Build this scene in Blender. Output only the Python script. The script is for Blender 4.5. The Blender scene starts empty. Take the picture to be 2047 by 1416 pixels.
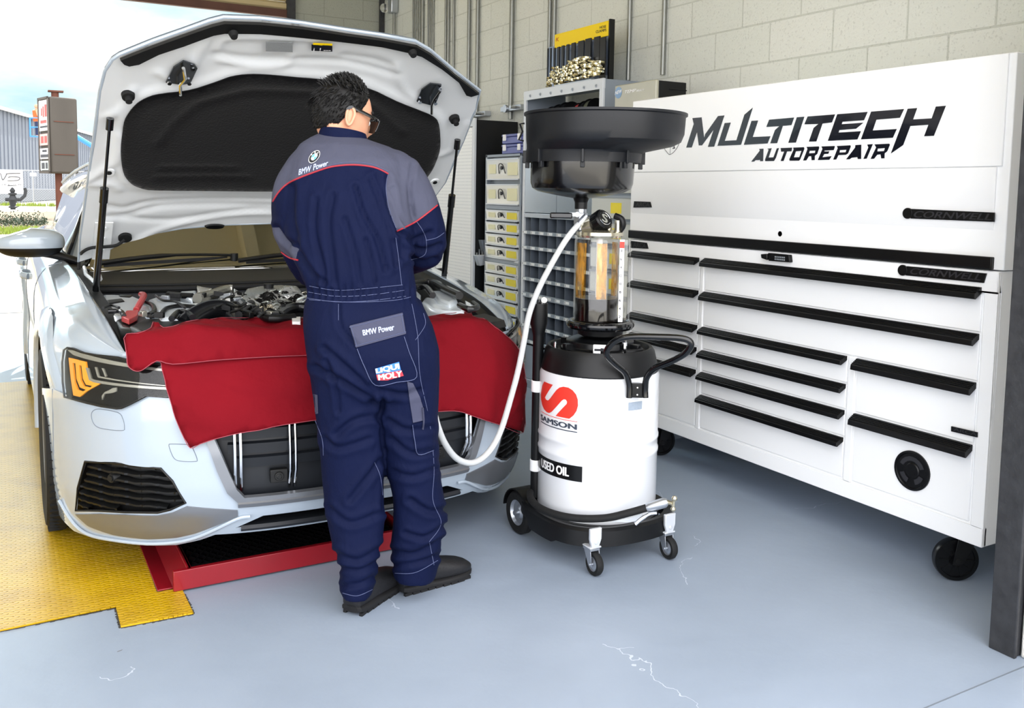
import bpy, bmesh, math, random
import numpy as np
from mathutils import Vector, Matrix, noise
from mathutils.geometry import delaunay_2d_cdt, tessellate_polygon
random.seed(7)
S = bpy.context.scene
# ---------------------------------------------------------------- camera
F_, CX_, CY_, H_ = 1800., 1023.5, 537., 1.35
def _d(px, py): return np.array([(px-CX_)/F_, -(py-CY_)/F_, -1.])
_Y = _d(0, 365.5); _Y /= np.linalg.norm(_Y)
_Z = _d(690, CY_+20500); _Z = _Z*(-1 if _Z[1] < 0 else 1)
_Z = _Z-_Y*(_Z@_Y); _Z /= np.linalg.norm(_Z)
_X = np.cross(_Y, _Z)
R_ = np.array([_X, _Y, _Z]); C_ = np.array([0., 0., H_])
cd = bpy.data.cameras.new('camera'); cam = bpy.data.objects.new('camera', cd)
S.collection.objects.link(cam); S.camera = cam
M4 = Matrix([list(R_[0])+[0], list(R_[1])+[0], list(R_[2])+[H_], [0, 0, 0, 1]])
cam.matrix_world = M4
cd.sensor_width = 36; cd.lens = F_/2047*36; cd.shift_y = -(708-CY_)/2047; cd.clip_end = 300; cd.clip_start = .05
# ---------------------------------------------------------------- world, sun, exposure
W = bpy.data.worlds.new('sky'); S.world = W; W.use_nodes = True
nt = W.node_tree; nt.nodes.clear()
def N(nt, t, **k):
    n = nt.nodes.new(t)
    for a, b in k.items():
        if a.startswith('i_'):
            key = a[2:]; key = int(key) if key.isdigit() else key.replace('_', ' ')
            n.inputs[key].default_value = b
        else: setattr(n, a, b)
    return n
def L(nt, a, b): nt.links.new(a, b)
tc = N(nt, 'ShaderNodeTexCoord'); mp = N(nt, 'ShaderNodeMapping'); mp.inputs['Scale'].default_value = (1, 1, 3.2)
ns = N(nt, 'ShaderNodeTexNoise', i_Scale=3.1, i_Detail=7., i_Roughness=.55)
cr = N(nt, 'ShaderNodeValToRGB'); cr.color_ramp.elements[0].position = .40; cr.color_ramp.elements[1].position = .56
cr.color_ramp.elements[0].color = (.60, .87, .96, 1); cr.color_ramp.elements[1].color = (1.12, 1.12, 1.12, 1)
sx = N(nt, 'ShaderNodeSeparateXYZ')
# sky strength raised overhead and towards the unseen street side to light the room
m1 = N(nt, 'ShaderNodeMapRange'); m1.inputs[1].default_value = .35; m1.inputs[2].default_value = -.6; m1.inputs[3].default_value = .74; m1.inputs[4].default_value = 3.1
bg = N(nt, 'ShaderNodeBackground'); wo = N(nt, 'ShaderNodeOutputWorld')
L(nt, tc.outputs['Generated'], mp.inputs['Vector']); L(nt, mp.outputs[0], ns.inputs['Vector']); L(nt, ns.outputs['Fac'], cr.inputs[0])
L(nt, tc.outputs['Generated'], sx.inputs[0]); L(nt, sx.outputs[1], m1.inputs[0])
sd = Vector((-.22, .88, .42)).normalized()  # added sky glow out of view, apart from the sun, for glare on the plate
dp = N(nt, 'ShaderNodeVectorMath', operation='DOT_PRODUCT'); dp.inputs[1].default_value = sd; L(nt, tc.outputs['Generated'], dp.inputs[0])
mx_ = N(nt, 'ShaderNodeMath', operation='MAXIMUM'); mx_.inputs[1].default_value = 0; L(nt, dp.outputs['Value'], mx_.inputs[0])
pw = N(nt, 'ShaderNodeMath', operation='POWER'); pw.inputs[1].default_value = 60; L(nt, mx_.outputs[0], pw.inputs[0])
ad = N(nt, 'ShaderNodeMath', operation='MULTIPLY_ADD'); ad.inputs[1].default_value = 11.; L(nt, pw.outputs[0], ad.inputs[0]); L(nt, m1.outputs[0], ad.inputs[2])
mk = N(nt, 'ShaderNodeMapRange'); mk.inputs[1].default_value = .25; mk.inputs[2].default_value = .65; L(nt, sx.outputs[1], mk.inputs[0])
mc = N(nt, 'ShaderNodeMix', data_type='RGBA'); mc.inputs[6].default_value = (1.03, 1.03, 1.06, 1); L(nt, mk.outputs[0], mc.inputs[0]); L(nt, cr.outputs[0], mc.inputs[7])
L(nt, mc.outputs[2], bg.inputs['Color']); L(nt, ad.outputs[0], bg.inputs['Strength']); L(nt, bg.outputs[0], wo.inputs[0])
sl = bpy.data.lights.new('sun', 'SUN'); sl.energy = 5.5; sl.angle = .009; sl.color = (1, .96, .88)
so = bpy.data.objects.new('sun', sl); S.collection.objects.link(so)
so.rotation_euler = Vector((.4, .7, .8)).to_track_quat('Z', 'Y').to_euler()
S.view_settings.view_transform = 'Standard'; S.view_settings.look = 'None'; S.view_settings.gamma = 1; S.view_settings.use_curve_mapping = False
S.view_settings.exposure = 0.5
# ---------------------------------------------------------------- pixel rays of the photograph, met with real planes
def ray(px, py): return R_@_d(px, py)
def onz(px, py, z=0.): r = ray(px, py); return C_+(z-H_)/r[2]*r
def onx(px, py, x): r = ray(px, py); return C_+x/r[0]*r
def ony(px, py, y): r = ray(px, py); return C_+y/r[1]*r
def onplane(px, py, p0, n): r = ray(px, py); p0 = np.array(p0); n = np.array(n); return C_+((p0-C_)@n)/(r@n)*r
def onf(px, py, f, y0=2.4, y1=5.2):
    "first point of the ray lying on the surface y = f(x, z)"
    r = ray(px, py); r = r/r[1]; a = y0; g = lambda y: y-f(C_[0]+r[0]*y, C_[2]+r[2]*y)
    st = .02; y = y0
    while y < y1:
        if g(y)*g(y+st) <= 0:
            a, b = y, y+st
            for _ in range(30):
                m = (a+b)/2
                if g(a)*g(m) <= 0: b = m
                else: a = m
            return C_+r*a
        y += st
    return C_+r*y1
def zm(x0, y0, s):
    "crop pixels to photograph pixels"
    return lambda x, y: (x0+x/s, y0+y/s)
# ---------------------------------------------------------------- materials
def lin(h):
    if isinstance(h, str):
        h = h.lstrip('#'); c = [int(h[i:i+2], 16)/255 for i in (0, 2, 4)]
        return tuple(v/12.92 if v <= .04045 else ((v+.055)/1.055)**2.4 for v in c)+(1,)
    return tuple(h)+(1,) if len(h) == 3 else h
def mat(name, col, rough=.5, metal=0., spec=.5, coat=0., var=0., vscale=8., bump=0., bscale=60., emit=0., trans=0., ior=1.45, alpha=1., stretch=None, sheen=0.):
    m = bpy.data.materials.new(name); m.use_nodes = True; t = m.node_tree; b = t.nodes['Principled BSDF']
    c = lin(col); b.inputs['Base Color'].default_value = c; b.inputs['Roughness'].default_value = rough; b.inputs['Metallic'].default_value = metal
    b.inputs['Specular IOR Level'].default_value = spec; b.inputs['Coat Weight'].default_value = coat; b.inputs['Coat Roughness'].default_value = .04
    b.inputs['Transmission Weight'].default_value = trans; b.inputs['IOR'].default_value = ior; b.inputs['Alpha'].default_value = alpha
    b.inputs['Sheen Weight'].default_value = sheen
    if emit: b.inputs['Emission Color'].default_value = c; b.inputs['Emission Strength'].default_value = emit
    if var or bump:
        g = N(t, 'ShaderNodeNewGeometry'); mp = N(t, 'ShaderNodeMapping')
        if stretch: mp.inputs['Scale'].default_value = stretch
        L(t, g.outputs['Position'], mp.inputs['Vector'])
    if var:
        n = N(t, 'ShaderNodeTexNoise', i_Scale=vscale, i_Detail=5.); L(t, mp.outputs[0], n.inputs['Vector'])
        mx = N(t, 'ShaderNodeMix', data_type='RGBA'); mx.inputs[6].default_value = tuple(v*(1-var) for v in c[:3])+(1,); mx.inputs[7].default_value = tuple(min(1, v*(1+var)) for v in c[:3])+(1,)
        L(t, n.outputs['Fac'], mx.inputs[0]); L(t, mx.outputs[2], b.inputs['Base Color'])
    if bump:
        n2 = N(t, 'ShaderNodeTexNoise', i_Scale=bscale, i_Detail=3.); L(t, mp.outputs[0], n2.inputs['Vector'])
        bp = N(t, 'ShaderNodeBump', i_Strength=bump, i_Distance=.01); L(t, n2.outputs['Fac'], bp.inputs['Height']); L(t, bp.outputs[0], b.inputs['Normal'])
    return m
def seethrough(name, fac=1., tint=(1, 1, 1, 1), rough=.02, dirt=None):
    "thin clear plastic: straight transmission with a surface reflection"
    m = bpy.data.materials.new(name); m.use_nodes = True; t = m.node_tree; t.nodes.clear(); o = N(t, 'ShaderNodeOutputMaterial'); tr = N(t, 'ShaderNodeBsdfTransparent'); tr.inputs[0].default_value = tint
    gl = N(t, 'ShaderNodeBsdfGlossy'); gl.inputs['Roughness'].default_value = rough; lw = N(t, 'ShaderNodeLayerWeight'); fr = N(t, 'ShaderNodeMath', operation='POWER'); fr.inputs[1].default_value = 4; L(t, lw.outputs['Facing'], fr.inputs[0]); fa = N(t, 'ShaderNodeMath', operation='ADD'); fa.inputs[1].default_value = .04; L(t, fr.outputs[0], fa.inputs[0]); fr = fa
    ml = N(t, 'ShaderNodeMath', operation='MULTIPLY'); ml.inputs[1].default_value = fac; L(t, fr.outputs[0], ml.inputs[0]); mx = N(t, 'ShaderNodeMixShader'); L(t, ml.outputs[0], mx.inputs[0]); L(t, tr.outputs[0], mx.inputs[1]); L(t, gl.outputs[0], mx.inputs[2]); last = mx
    if dirt:
        df = N(t, 'ShaderNodeBsdfDiffuse'); df.inputs[0].default_value = lin(dirt); g = N(t, 'ShaderNodeNewGeometry'); mp = N(t, 'ShaderNodeMapping'); mp.inputs['Scale'].default_value = (1, 1, .3); L(t, g.outputs['Position'], mp.inputs['Vector'])
        n = N(t, 'ShaderNodeTexNoise', i_Scale=45., i_Detail=4.); L(t, mp.outputs[0], n.inputs['Vector']); cr = N(t, 'ShaderNodeValToRGB'); cr.color_ramp.elements[0].position = .42; cr.color_ramp.elements[1].position = .72; cr.color_ramp.elements[0].color = (.05, .05, .05, 1); L(t, n.outputs['Fac'], cr.inputs[0])
        m2 = N(t, 'ShaderNodeMixShader'); L(t, cr.outputs[0], m2.inputs[0]); L(t, mx.outputs[0], m2.inputs[1]); L(t, df.outputs[0], m2.inputs[2]); last = m2
    L(t, last.outputs[0], o.inputs[0]); return m
M = {}
M['clear'] = seethrough('clear_plastic')
M['black'] = mat('black_plastic', '#08090b', .42, spec=.4)
M['blackgloss'] = mat('black_gloss', '#0a0b0d', .12, coat=.4)
M['blacksatin'] = mat('black_satin', '#08090b', .3, spec=.4)
M['rubber'] = mat('rubber', '#0c0d0e', .75, bump=.2)
M['white'] = mat('white_paint', '#f2f3f5', .3, coat=.3)
M['whitelabel'] = mat('white_label', '#f4f4f4', .5)
M['steel'] = mat('brushed_steel', '#b9bcc0', .3, metal=1., bump=.08, bscale=200)
M['chrome'] = mat('chrome', '#e8eaee', .08, metal=1.)
M['zinc'] = mat('zinc_plate', '#b4b9c0', .32, metal=.85)
M['yellow'] = mat('yellow_print', '#f7d400', .45)
M['ink'] = mat('ink', '#1a1c24', .35)
# ---------------------------------------------------------------- mesh building
WL = {}
class MB:
    def __init__(s): s.v = []; s.f = []; s.m = []
    def add(s, vs, fs, mi=0):
        o = len(s.v); s.v += [tuple(map(float, v)) for v in vs]; s.f += [tuple(i+o for i in f) for f in fs]; s.m += [mi]*len(fs); return s
    def box(s, a, b, mi=0):
        x0, y0, z0 = a; x1, y1, z1 = b
        return s.hexa([(x0, y0, z0), (x1, y0, z0), (x1, y1, z0), (x0, y1, z0), (x0, y0, z1), (x1, y0, z1), (x1, y1, z1), (x0, y1, z1)], mi)
    def hexa(s, v, mi=0): return s.add(v, [(3, 2, 1, 0), (4, 5, 6, 7), (0, 1, 5, 4), (1, 2, 6, 5), (2, 3, 7, 6), (3, 0, 4, 7)], mi)
    def obox(s, c, ax, h, mi=0):
        c = np.array(c, float); ax = [np.array(a, float)/np.linalg.norm(a) for a in ax]
        q = [(-1, -1, -1), (1, -1, -1), (1, 1, -1), (-1, 1, -1), (-1, -1, 1), (1, -1, 1), (1, 1, 1), (-1, 1, 1)]
        return s.hexa([c+sum(ax[i]*h[i]*k[i] for i in range(3)) for k in q], mi)
    def frame(s, d):
        d = np.array(d, float); d /= np.linalg.norm(d); u = np.cross(d, (0, 0, 1) if abs(d[2]) < .9 else (1, 0, 0)); u /= np.linalg.norm(u); return d, u, np.cross(d, u)
    def cyl(s, p0, p1, r0, r1=None, n=24, caps=True, mi=0):
        r1 = r0 if r1 is None else r1; p0 = np.array(p0, float); p1 = np.array(p1, float); d, u, w = s.frame(p1-p0); vs = []
        for p, r in ((p0, r0), (p1, r1)):
            for i in range(n): a = 2*math.pi*i/n; vs.append(p+r*(math.cos(a)*u+math.sin(a)*w))
        fs = [(i, (i+1) % n, n+(i+1) % n, n+i) for i in range(n)]
        if caps: fs += [tuple(range(n))[::-1], tuple(range(n, 2*n))]
        return s.add(vs, fs, mi)
    def lathe(s, prof, c=(0, 0, 0), ax=(0, 0, 1), n=48, mi=0, cap=True, sx=1., sy=1.):
        c = np.array(c, float); d, u, w = s.frame(ax)
        if tuple(ax) == (0, 0, 1): d, u, w = np.array([0, 0, 1.]), np.array([1., 0, 0]), np.array([0, 1., 0])
        vs = []
        for r, z in prof:
            for i in range(n): a = 2*math.pi*i/n; vs.append(c+d*z+r*(math.cos(a)*u*sx+math.sin(a)*w*sy))
        k = len(prof); fs = [(j*n+i, j*n+(i+1) % n, (j+1)*n+(i+1) % n, (j+1)*n+i) for j in range(k-1) for i in range(n)]
        if cap:
            if prof[0][0] > 1e-6: fs.append(tuple(range(n))[::-1])
            if prof[-1][0] > 1e-6: fs.append(tuple(range((k-1)*n, k*n)))
        return s.add(vs, fs, mi)
    def tube(s, pts, r, n=10, mi=0, closed=False, caps=True, flat=None):
        P = [np.array(p, float) for p in pts]; k = len(P); rs = r if hasattr(r, '__len__') else [r]*k; vs = []; u = None
        for i in range(k):
            a = P[(i-1) % k] if (closed or i > 0) else P[i]; b = P[(i+1) % k] if (closed or i < k-1) else P[i]
            t = b-a; t /= (np.linalg.norm(t)+1e-12)
            if u is None: _, u, w = s.frame(t)
            u = u-t*(u@t); u /= (np.linalg.norm(u)+1e-12); w = np.cross(t, u)
            for j in range(n): g = 2*math.pi*j/n; vs.append(P[i]+rs[i]*(math.cos(g)*u+math.sin(g)*w*(flat or 1)))
        fs = [(i*n+j, i*n+(j+1) % n, ((i+1) % k)*n+(j+1) % n, ((i+1) % k)*n+j) for i in range(k if closed else k-1) for j in range(n)]
        if caps and not closed: fs += [tuple(range(n))[::-1], tuple(range((k-1)*n, k*n))]
        return s.add(vs, fs, mi)
    def prism(s, poly, vec, mi=0):
        "extrude a planar 3-D polygon by vec"
        P = [np.array(p, float) for p in poly]; n = len(P); v = np.array(vec, float)
        tri = tessellate_polygon([[Vector(p) for p in P]])
        vs = P+[p+v for p in P]
        fs = [tuple(t) for t in tri]+[tuple(i+n for i in t[::-1]) for t in tri]+[((i+1) % n, i, n+i, n+(i+1) % n) for i in range(n)]
        return s.add(vs, fs, mi)
    def sphere(s, c, r, n=16, mi=0, sc=(1, 1, 1)):
        c = np.array(c, float); vs = []; k = n//2
        for j in range(k+1):
            t = math.pi*j/k
            for i in range(n): a = 2*math.pi*i/n; vs.append(c+r*np.array([math.sin(t)*math.cos(a)*sc[0], math.sin(t)*math.sin(a)*sc[1], -math.cos(t)*sc[2]]))
        return s.add(vs, [(j*n+i, j*n+(i+1) % n, (j+1)*n+(i+1) % n, (j+1)*n+i) for j in range(k) for i in range(n)], mi)
    def grid(s, P, mi=0, closed=False):
        a = len(P); b = len(P[0]); vs = [p for r in P for p in r]
        return s.add(vs, [(i*b+j, i*b+(j+1) % b, (i+1)*b+(j+1) % b, (i+1)*b+j) for i in range(a-1) for j in range(b if closed else b-1)], mi)
    def sheet(s, P, off, mi=0):
        "a grid given thickness along vector / scalar-normal field off (one vector)"
        a = len(P); b = len(P[0]); A = [np.array(p, float) for r in P for p in r]; o = np.array(off, float); vs = A+[p+o for p in A]; n = a*b
        fs = [(i*b+j, i*b+j+1, (i+1)*b+j+1, (i+1)*b+j) for i in range(a-1) for j in range(b-1)]
        fs += [tuple(k+n for k in f[::-1]) for f in fs]
        per = [(0, j) for j in range(b)]+[(i, b-1) for i in range(1, a)]+[(a-1, j) for j in range(b-2, -1, -1)]+[(i, 0) for i in range(a-2, 0, -1)]
        idx = [i*b+j for i, j in per]
        fs += [(idx[k], idx[(k+1) % len(idx)], idx[(k+1) % len(idx)]+n, idx[k]+n) for k in range(len(idx))]
        return s.add(vs, fs, mi)
    def build(s, name, mats, parent=None, bevel=0., ang=35., seg=2, flatshade=False, fixn=True, loc=None, sub=0, solid=0.):
        V = np.array(s.v); lo = V.min(0); hi = V.max(0); c = np.array([(lo[0]+hi[0])/2, (lo[1]+hi[1])/2, lo[2]]) if loc is None else np.array(loc, float)
        me = bpy.data.meshes.new(name); me.from_pydata([tuple(v-c) for v in V], [], s.f)
        mats = mats if isinstance(mats, (list, tuple)) else [mats]
        for m in mats: me.materials.append(M[m] if isinstance(m, str) else m)
        if len(mats) > 1: me.polygons.foreach_set('material_index', s.m)
        me.update()
        if fixn:
            bm = bmesh.new(); bm.from_mesh(me); bmesh.ops.remove_doubles(bm, verts=bm.verts, dist=1e-6); bmesh.ops.recalc_face_normals(bm, faces=bm.faces); bm.to_mesh(me); bm.free()
        if not flatshade:
            me.polygons.foreach_set('use_smooth', [True]*len(me.polygons)); me.set_sharp_from_angle(angle=math.radians(ang))
        o = bpy.data.objects.new(name, me); S.collection.objects.link(o)
        place(o, c, parent)
        if solid: md = o.modifiers.new('thick', 'SOLIDIFY'); md.thickness = abs(solid); md.offset = -1 if solid > 0 else 1
        if bevel: md = o.modifiers.new('bevel', 'BEVEL'); md.width = bevel; md.segments = seg; md.limit_method = 'ANGLE'; md.angle_limit = math.radians(40)
        if sub: md = o.modifiers.new('sub', 'SUBSURF'); md.levels = sub; md.render_levels = sub
        return o
def place(o, c, parent):
    WL[o.name] = np.array(c, float)
    if parent is not None: o.parent = parent; o.location = Vector(c-WL[parent.name])
    else: o.location = Vector(c)
def thing(name, label, cat, loc=(0, 0, 0), group=None):
    o = bpy.data.objects.new(name, None); S.collection.objects.link(o); o.empty_display_size = .05
    place(o, np.array(loc, float), None); return tag(o, label, cat, group)
def tag(o, label, cat, group=None, kind=None):
    o['label'] = label; o['category'] = cat
    if group: o['group'] = group
    if kind: o['kind'] = kind
    return o
def struct(o): o['kind'] = 'structure'; return o
def copy_tree(o, parent=None, off=(0, 0, 0)):
    c = o.copy(); S.collection.objects.link(c); WL[c.name] = WL[o.name]+np.array(off)
    if parent is not None: c.parent = parent
    else: c.location = Vector(WL[c.name])
    for ch in list(o.children): copy_tree(ch, c, off)
    return c
# ---------------------------------------------------------------- lettering
_tx = {}
def text_geo(s, bold=0., space=1.):
    k = (s, bold, space)
    if k not in _tx:
        c = bpy.data.curves.new('lettering', 'FONT'); c.body = s; c.size = 1; c.offset = 0; c.space_character = space; c.resolution_u = 4
        o = bpy.data.objects.new('lettering', c); S.collection.objects.link(o)
        bpy.context.view_layer.update()
        me = bpy.data.meshes.new_from_object(o); v = np.array([tuple(x.co) for x in me.vertices])[:, :2]; f = [tuple(p.vertices) for p in me.polygons]
        bpy.data.objects.remove(o); bpy.data.curves.remove(c); bpy.data.meshes.remove(me)
        if bold:
            n0 = len(v); f0 = f; v = np.concatenate([v+np.array(d_)*bold for d_ in ((0, 0), (1, .3), (-1, .3), (.5, -.5), (-.5, -.5))]); f = [tuple(i+n0*j for i in q) for j in range(5) for q in f0]
        lo = v.min(0); hi = v.max(0); _tx[k] = ((v-lo)/(hi-lo), f)
    return _tx[k]
def text_into(mb, s, fn, bold=0., shear=0., mi=0, space=1.):
    "fn(u, v) -> 3-D point; u, v in 0..1"
    v, f = text_geo(s, bold, space)
    P = [np.array(fn(a+shear*(b-.5), b), float) for a, b in v]
    if bold:
        n0 = len(P)//5; P = [p+(C_-p)/np.linalg.norm(C_-p)*1.2e-4*(i//n0) for i, p in enumerate(P)]
    mb.add(P, f, mi); return mb
def quad(p00, p10, p11, p01):
    p00, p10, p11, p01 = [np.array(p, float) for p in (p00, p10, p11, p01)]
    return lambda u, v: (p00*(1-u)+p10*u)*(1-v)+(p01*(1-u)+p11*u)*v
def smooth(pts, k=8, closed=False):
    "Catmull-Rom through points"
    P = [np.array(p, float) for p in pts]; n = len(P); out = []
    for i in range(n if closed else n-1):
        g = (lambda j: P[j % n]) if closed else (lambda j: P[min(max(j, 0), n-1)])
        a, b, c, d = g(i-1), g(i), g(i+1), g(i+2)
        for t in np.arange(k)/k: out.append(.5*((2*b)+(-a+c)*t+(2*a-5*b+4*c-d)*t*t+(-a+3*b-3*c+d)*t**3))
    if not closed: out.append(P[-1])
    return out
def inpoly(x, y, P):
    r = False; n = len(P); j = n-1
    for i in range(n):
        if (P[i][1] > y) != (P[j][1] > y) and x < (P[j][0]-P[i][0])*(y-P[i][1])/(P[j][1]-P[i][1])+P[i][0]: r = not r
        j = i
    return r
def cdt(outline, holes=(), res=.03, extra=()):
    "triangulate a 2-D outline with holes and interior points -> (verts2d, faces)"
    def dens(P):
        o = []; n = len(P)
        for i in range(n):
            a = np.array(P[i][:2], float); b = np.array(P[(i+1) % n][:2], float); k = max(1, int(np.ceil(np.linalg.norm(b-a)/res)))
            o += [a+(b-a)*t/k for t in range(k)]
        return o
    loops = [dens(outline)]+[dens(h) for h in holes]; V = []; E = []
    for lp in loops:
        o = len(V); V += lp; E += [(o+i, o+(i+1) % len(lp)) for i in range(len(lp))]
    lo = np.min(loops[0], 0); hi = np.max(loops[0], 0)
    B = np.array(V)
    for i, x in enumerate(np.arange(lo[0], hi[0], res)):
        for y in np.arange(lo[1]+(res/2 if i % 2 else 0), hi[1], res):
            if inpoly(x, y, loops[0]) and not any(inpoly(x, y, h) for h in loops[1:]) and np.min(np.sum((B-(x, y))**2, 1)) > (res*.45)**2: V.append(np.array([x, y]))
    for e in extra: V.append(np.array(e, float))
    r = delaunay_2d_cdt([Vector(v) for v in V], E, [], 0, 1e-7)
    vs = [tuple(v) for v in r[0]]; fs = []
    for f in r[2]:
        c = np.mean([vs[i] for i in f], 0)
        if inpoly(c[0], c[1], loops[0]) and not any(inpoly(c[0], c[1], h) for h in loops[1:]): fs.append(tuple(f))
    return vs, fs
def patch(name, outline, surf, mats, parent=None, holes=(), res=.03, thick=.003, off=0., ang=50., bevel=0):
    "sheet with real thickness lying on surf(a, b) -> 3-D point; off lifts it along -y-ish normal"
    vs, fs = cdt(outline, holes, res); e = 1e-3; T = []; B = []
    for a, b in vs:
        p = np.array(surf(a, b)); n = np.cross(np.array(surf(a+e, b))-p, np.array(surf(a, b+e))-p); n /= np.linalg.norm(n)+1e-12
        if n@(C_-p) < 0: n = -n
        T.append(p+n*off); B.append(p+n*(off-thick))
    mb = MB(); n = len(T); mb.add(T+B, fs+[tuple(i+n for i in f[::-1]) for f in fs])
    cnt = {}
    for f in fs:
        for i in range(len(f)): k = (f[i], f[(i+1) % len(f)]); cnt[k] = 1
    sid = [(a, b, b+n, a+n) for (a, b) in cnt if (b, a) not in cnt]
    mb.add([], []); o = 0; mb.f += [tuple(q) for q in sid]; mb.m += [0]*len(sid)
    return mb.build(name, mats, parent, ang=ang, bevel=bevel)
# ================================================================ the setting
XW, YB, YF = 3.46, 8.85, 1.50      # right wall plane, far wall plane, near wall plane
def floor_mat():
    m = mat('floor_paint', '#a9b5c6', .34, spec=.35); t = m.node_tree; b = t.nodes['Principled BSDF']
    g = N(t, 'ShaderNodeNewGeometry')
    n = N(t, 'ShaderNodeTexNoise', i_Scale=1.3, i_Detail=6.); L(t, g.outputs['Position'], n.inputs['Vector'])
    cr = N(t, 'ShaderNodeValToRGB'); cr.color_ramp.elements[0].position = .35; cr.color_ramp.elements[1].position = .7
    cr.color_ramp.elements[0].color = lin('#8f9bab'); cr.color_ramp.elements[1].color = lin('#9ba7b7')
    L(t, n.outputs['Fac'], cr.inputs[0])
    # hairline cracks: cells' edges, bent by noise, kept only here and there
    n3 = N(t, 'ShaderNodeTexNoise', i_Scale=5., i_Detail=4.); L(t, g.outputs['Position'], n3.inputs['Vector'])
    va = N(t, 'ShaderNodeVectorMath', operation='MULTIPLY_ADD'); va.inputs[1].default_value = (.35, .35, 0); L(t, n3.outputs['Color'], va.inputs[0]); L(t, g.outputs['Position'], va.inputs[2])
    vo = N(t, 'ShaderNodeTexVoronoi', feature='DISTANCE_TO_EDGE', i_Scale=.62); L(t, va.outputs[0], vo.inputs['Vector'])
    lt = N(t, 'ShaderNodeMath', operation='LESS_THAN'); lt.inputs[1].default_value = .0010; L(t, vo.outputs['Distance'], lt.inputs[0])
    n4 = N(t, 'ShaderNodeTexNoise', i_Scale=2.3, i_Detail=2.); L(t, g.outputs['Position'], n4.inputs['Vector'])
    gt = N(t, 'ShaderNodeMath', operation='GREATER_THAN'); gt.inputs[1].default_value = .56; L(t, n4.outputs['Fac'], gt.inputs[0])
    mu = N(t, 'ShaderNodeMath', operation='MULTIPLY'); L(t, lt.outputs[0], mu.inputs[0]); L(t, gt.outputs[0], mu.inputs[1])
    mx = N(t, 'ShaderNodeMix', data_type='RGBA'); mx.inputs[7].default_value = lin('#c0c9d4'); L(t, mu.outputs[0], mx.inputs[0]); L(t, cr.outputs[0], mx.inputs[6])
    # small dark specks of dirt
    v2 = N(t, 'ShaderNodeTexVoronoi', i_Scale=3.2); L(t, va.outputs[0], v2.inputs['Vector'])
    l2 = N(t, 'ShaderNodeMath', operation='LESS_THAN'); l2.inputs[1].default_value = .016; L(t, v2.outputs['Distance'], l2.inputs[0])
    mx2 = N(t, 'ShaderNodeMix', data_type='RGBA'); mx2.inputs[7].default_value = lin('#6b6c6c'); L(t, l2.outputs[0], mx2.inputs[0]); L(t, mx.outputs[2], mx2.inputs[6])
    L(t, mx2.outputs[2], b.inputs['Base Color'])
    n5 = N(t, 'ShaderNodeTexNoise', i_Scale=9., i_Detail=6.); L(t, g.outputs['Position'], n5.inputs['Vector'])
    bp = N(t, 'ShaderNodeBump', i_Strength=.25, i_Distance=.01); L(t, n5.outputs['Fac'], bp.inputs['Height']); L(t, bp.outputs[0], b.inputs['Normal'])
    mr = N(t, 'ShaderNodeMapRange'); mr.inputs[3].default_value = .28; mr.inputs[4].default_value = .48; L(t, n.outputs['Fac'], mr.inputs[0]); L(t, mr.outputs[0], b.inputs['Roughness'])
    return m
def block_mat(name, c1, c2, cm, axis, pore=.35):
    "painted concrete block; axis = which world axis runs along the wall"
    m = mat(name, c1, .4); t = m.node_tree; b = t.nodes['Principled BSDF']; g = N(t, 'ShaderNodeNewGeometry')
    s = N(t, 'ShaderNodeSeparateXYZ'); L(t, g.outputs['Position'], s.inputs[0]); c = N(t, 'ShaderNodeCombineXYZ')
    L(t, s.outputs[axis], c.inputs[0]); L(t, s.outputs[2], c.inputs[1])
    br = N(t, 'ShaderNodeTexBrick', offset=.5); br.inputs['Scale'].default_value = 1; br.inputs['Brick Width'].default_value = .406; br.inputs['Row Height'].default_value = .203
    br.inputs['Mortar Size'].default_value = .0045; br.inputs['Mortar Smooth'].default_value = .3; br.inputs['Bias'].default_value = 0
    br.inputs['Color1'].default_value = lin(c1); br.inputs['Color2'].default_value = lin(c2); br.inputs['Mortar'].default_value = lin(cm)
    L(t, c.outputs[0], br.inputs['Vector'])
    n = N(t, 'ShaderNodeTexNoise', i_Scale=90., i_Detail=3.); L(t, g.outputs['Position'], n.inputs['Vector'])
    cr = N(t, 'ShaderNodeValToRGB'); cr.color_ramp.elements[0].position = .33; cr.color_ramp.elements[1].position = .40; cr.color_ramp.elements[0].color = (.55, .55, .55, 1)
    L(t, n.outputs['Fac'], cr.inputs[0]); mx = N(t, 'ShaderNodeMix', data_type='RGBA', blend_type='MULTIPLY'); mx.inputs[0].default_value = pore
    L(t, br.outputs['Color'], mx.inputs[6]); L(t, cr.outputs[0], mx.inputs[7]); L(t, mx.outputs[2], b.inputs['Base Color'])
    ml = N(t, 'ShaderNodeMath', operation='MULTIPLY_ADD'); ml.inputs[1].default_value = -1.6; L(t, br.outputs['Fac'], ml.inputs[0]); L(t, n.outputs['Fac'], ml.inputs[2])
    bp = N(t, 'ShaderNodeBump', i_Strength=.6, i_Distance=.006); L(t, ml.outputs[0], bp.inputs['Height']); L(t, bp.outputs[0], b.inputs['Normal'])
    return m
M['floor'] = floor_mat()
M['blockr'] = block_mat('block_wall_paint', '#d3d6cf', '#d7d9d3', '#c2c5bd', 1)
M['blockb'] = block_mat('block_wall_grey', '#a6a89c', '#a9ab9f', '#989a8e', 0, .3)
M['concrete'] = mat('concrete_apron', '#d9d4c8', .85, var=.08, vscale=2., bump=.2, bscale=30)
M['asphalt'] = mat('pale_asphalt', '#cfc8ba', .9, var=.1, vscale=.6, bump=.2, bscale=20)
def slab(name, a, b, m): return struct(MB().box(a, b).build(name, m))
slab('floor', (-4.5, .2, -.15), (XW, YB, 0), 'floor')
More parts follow.
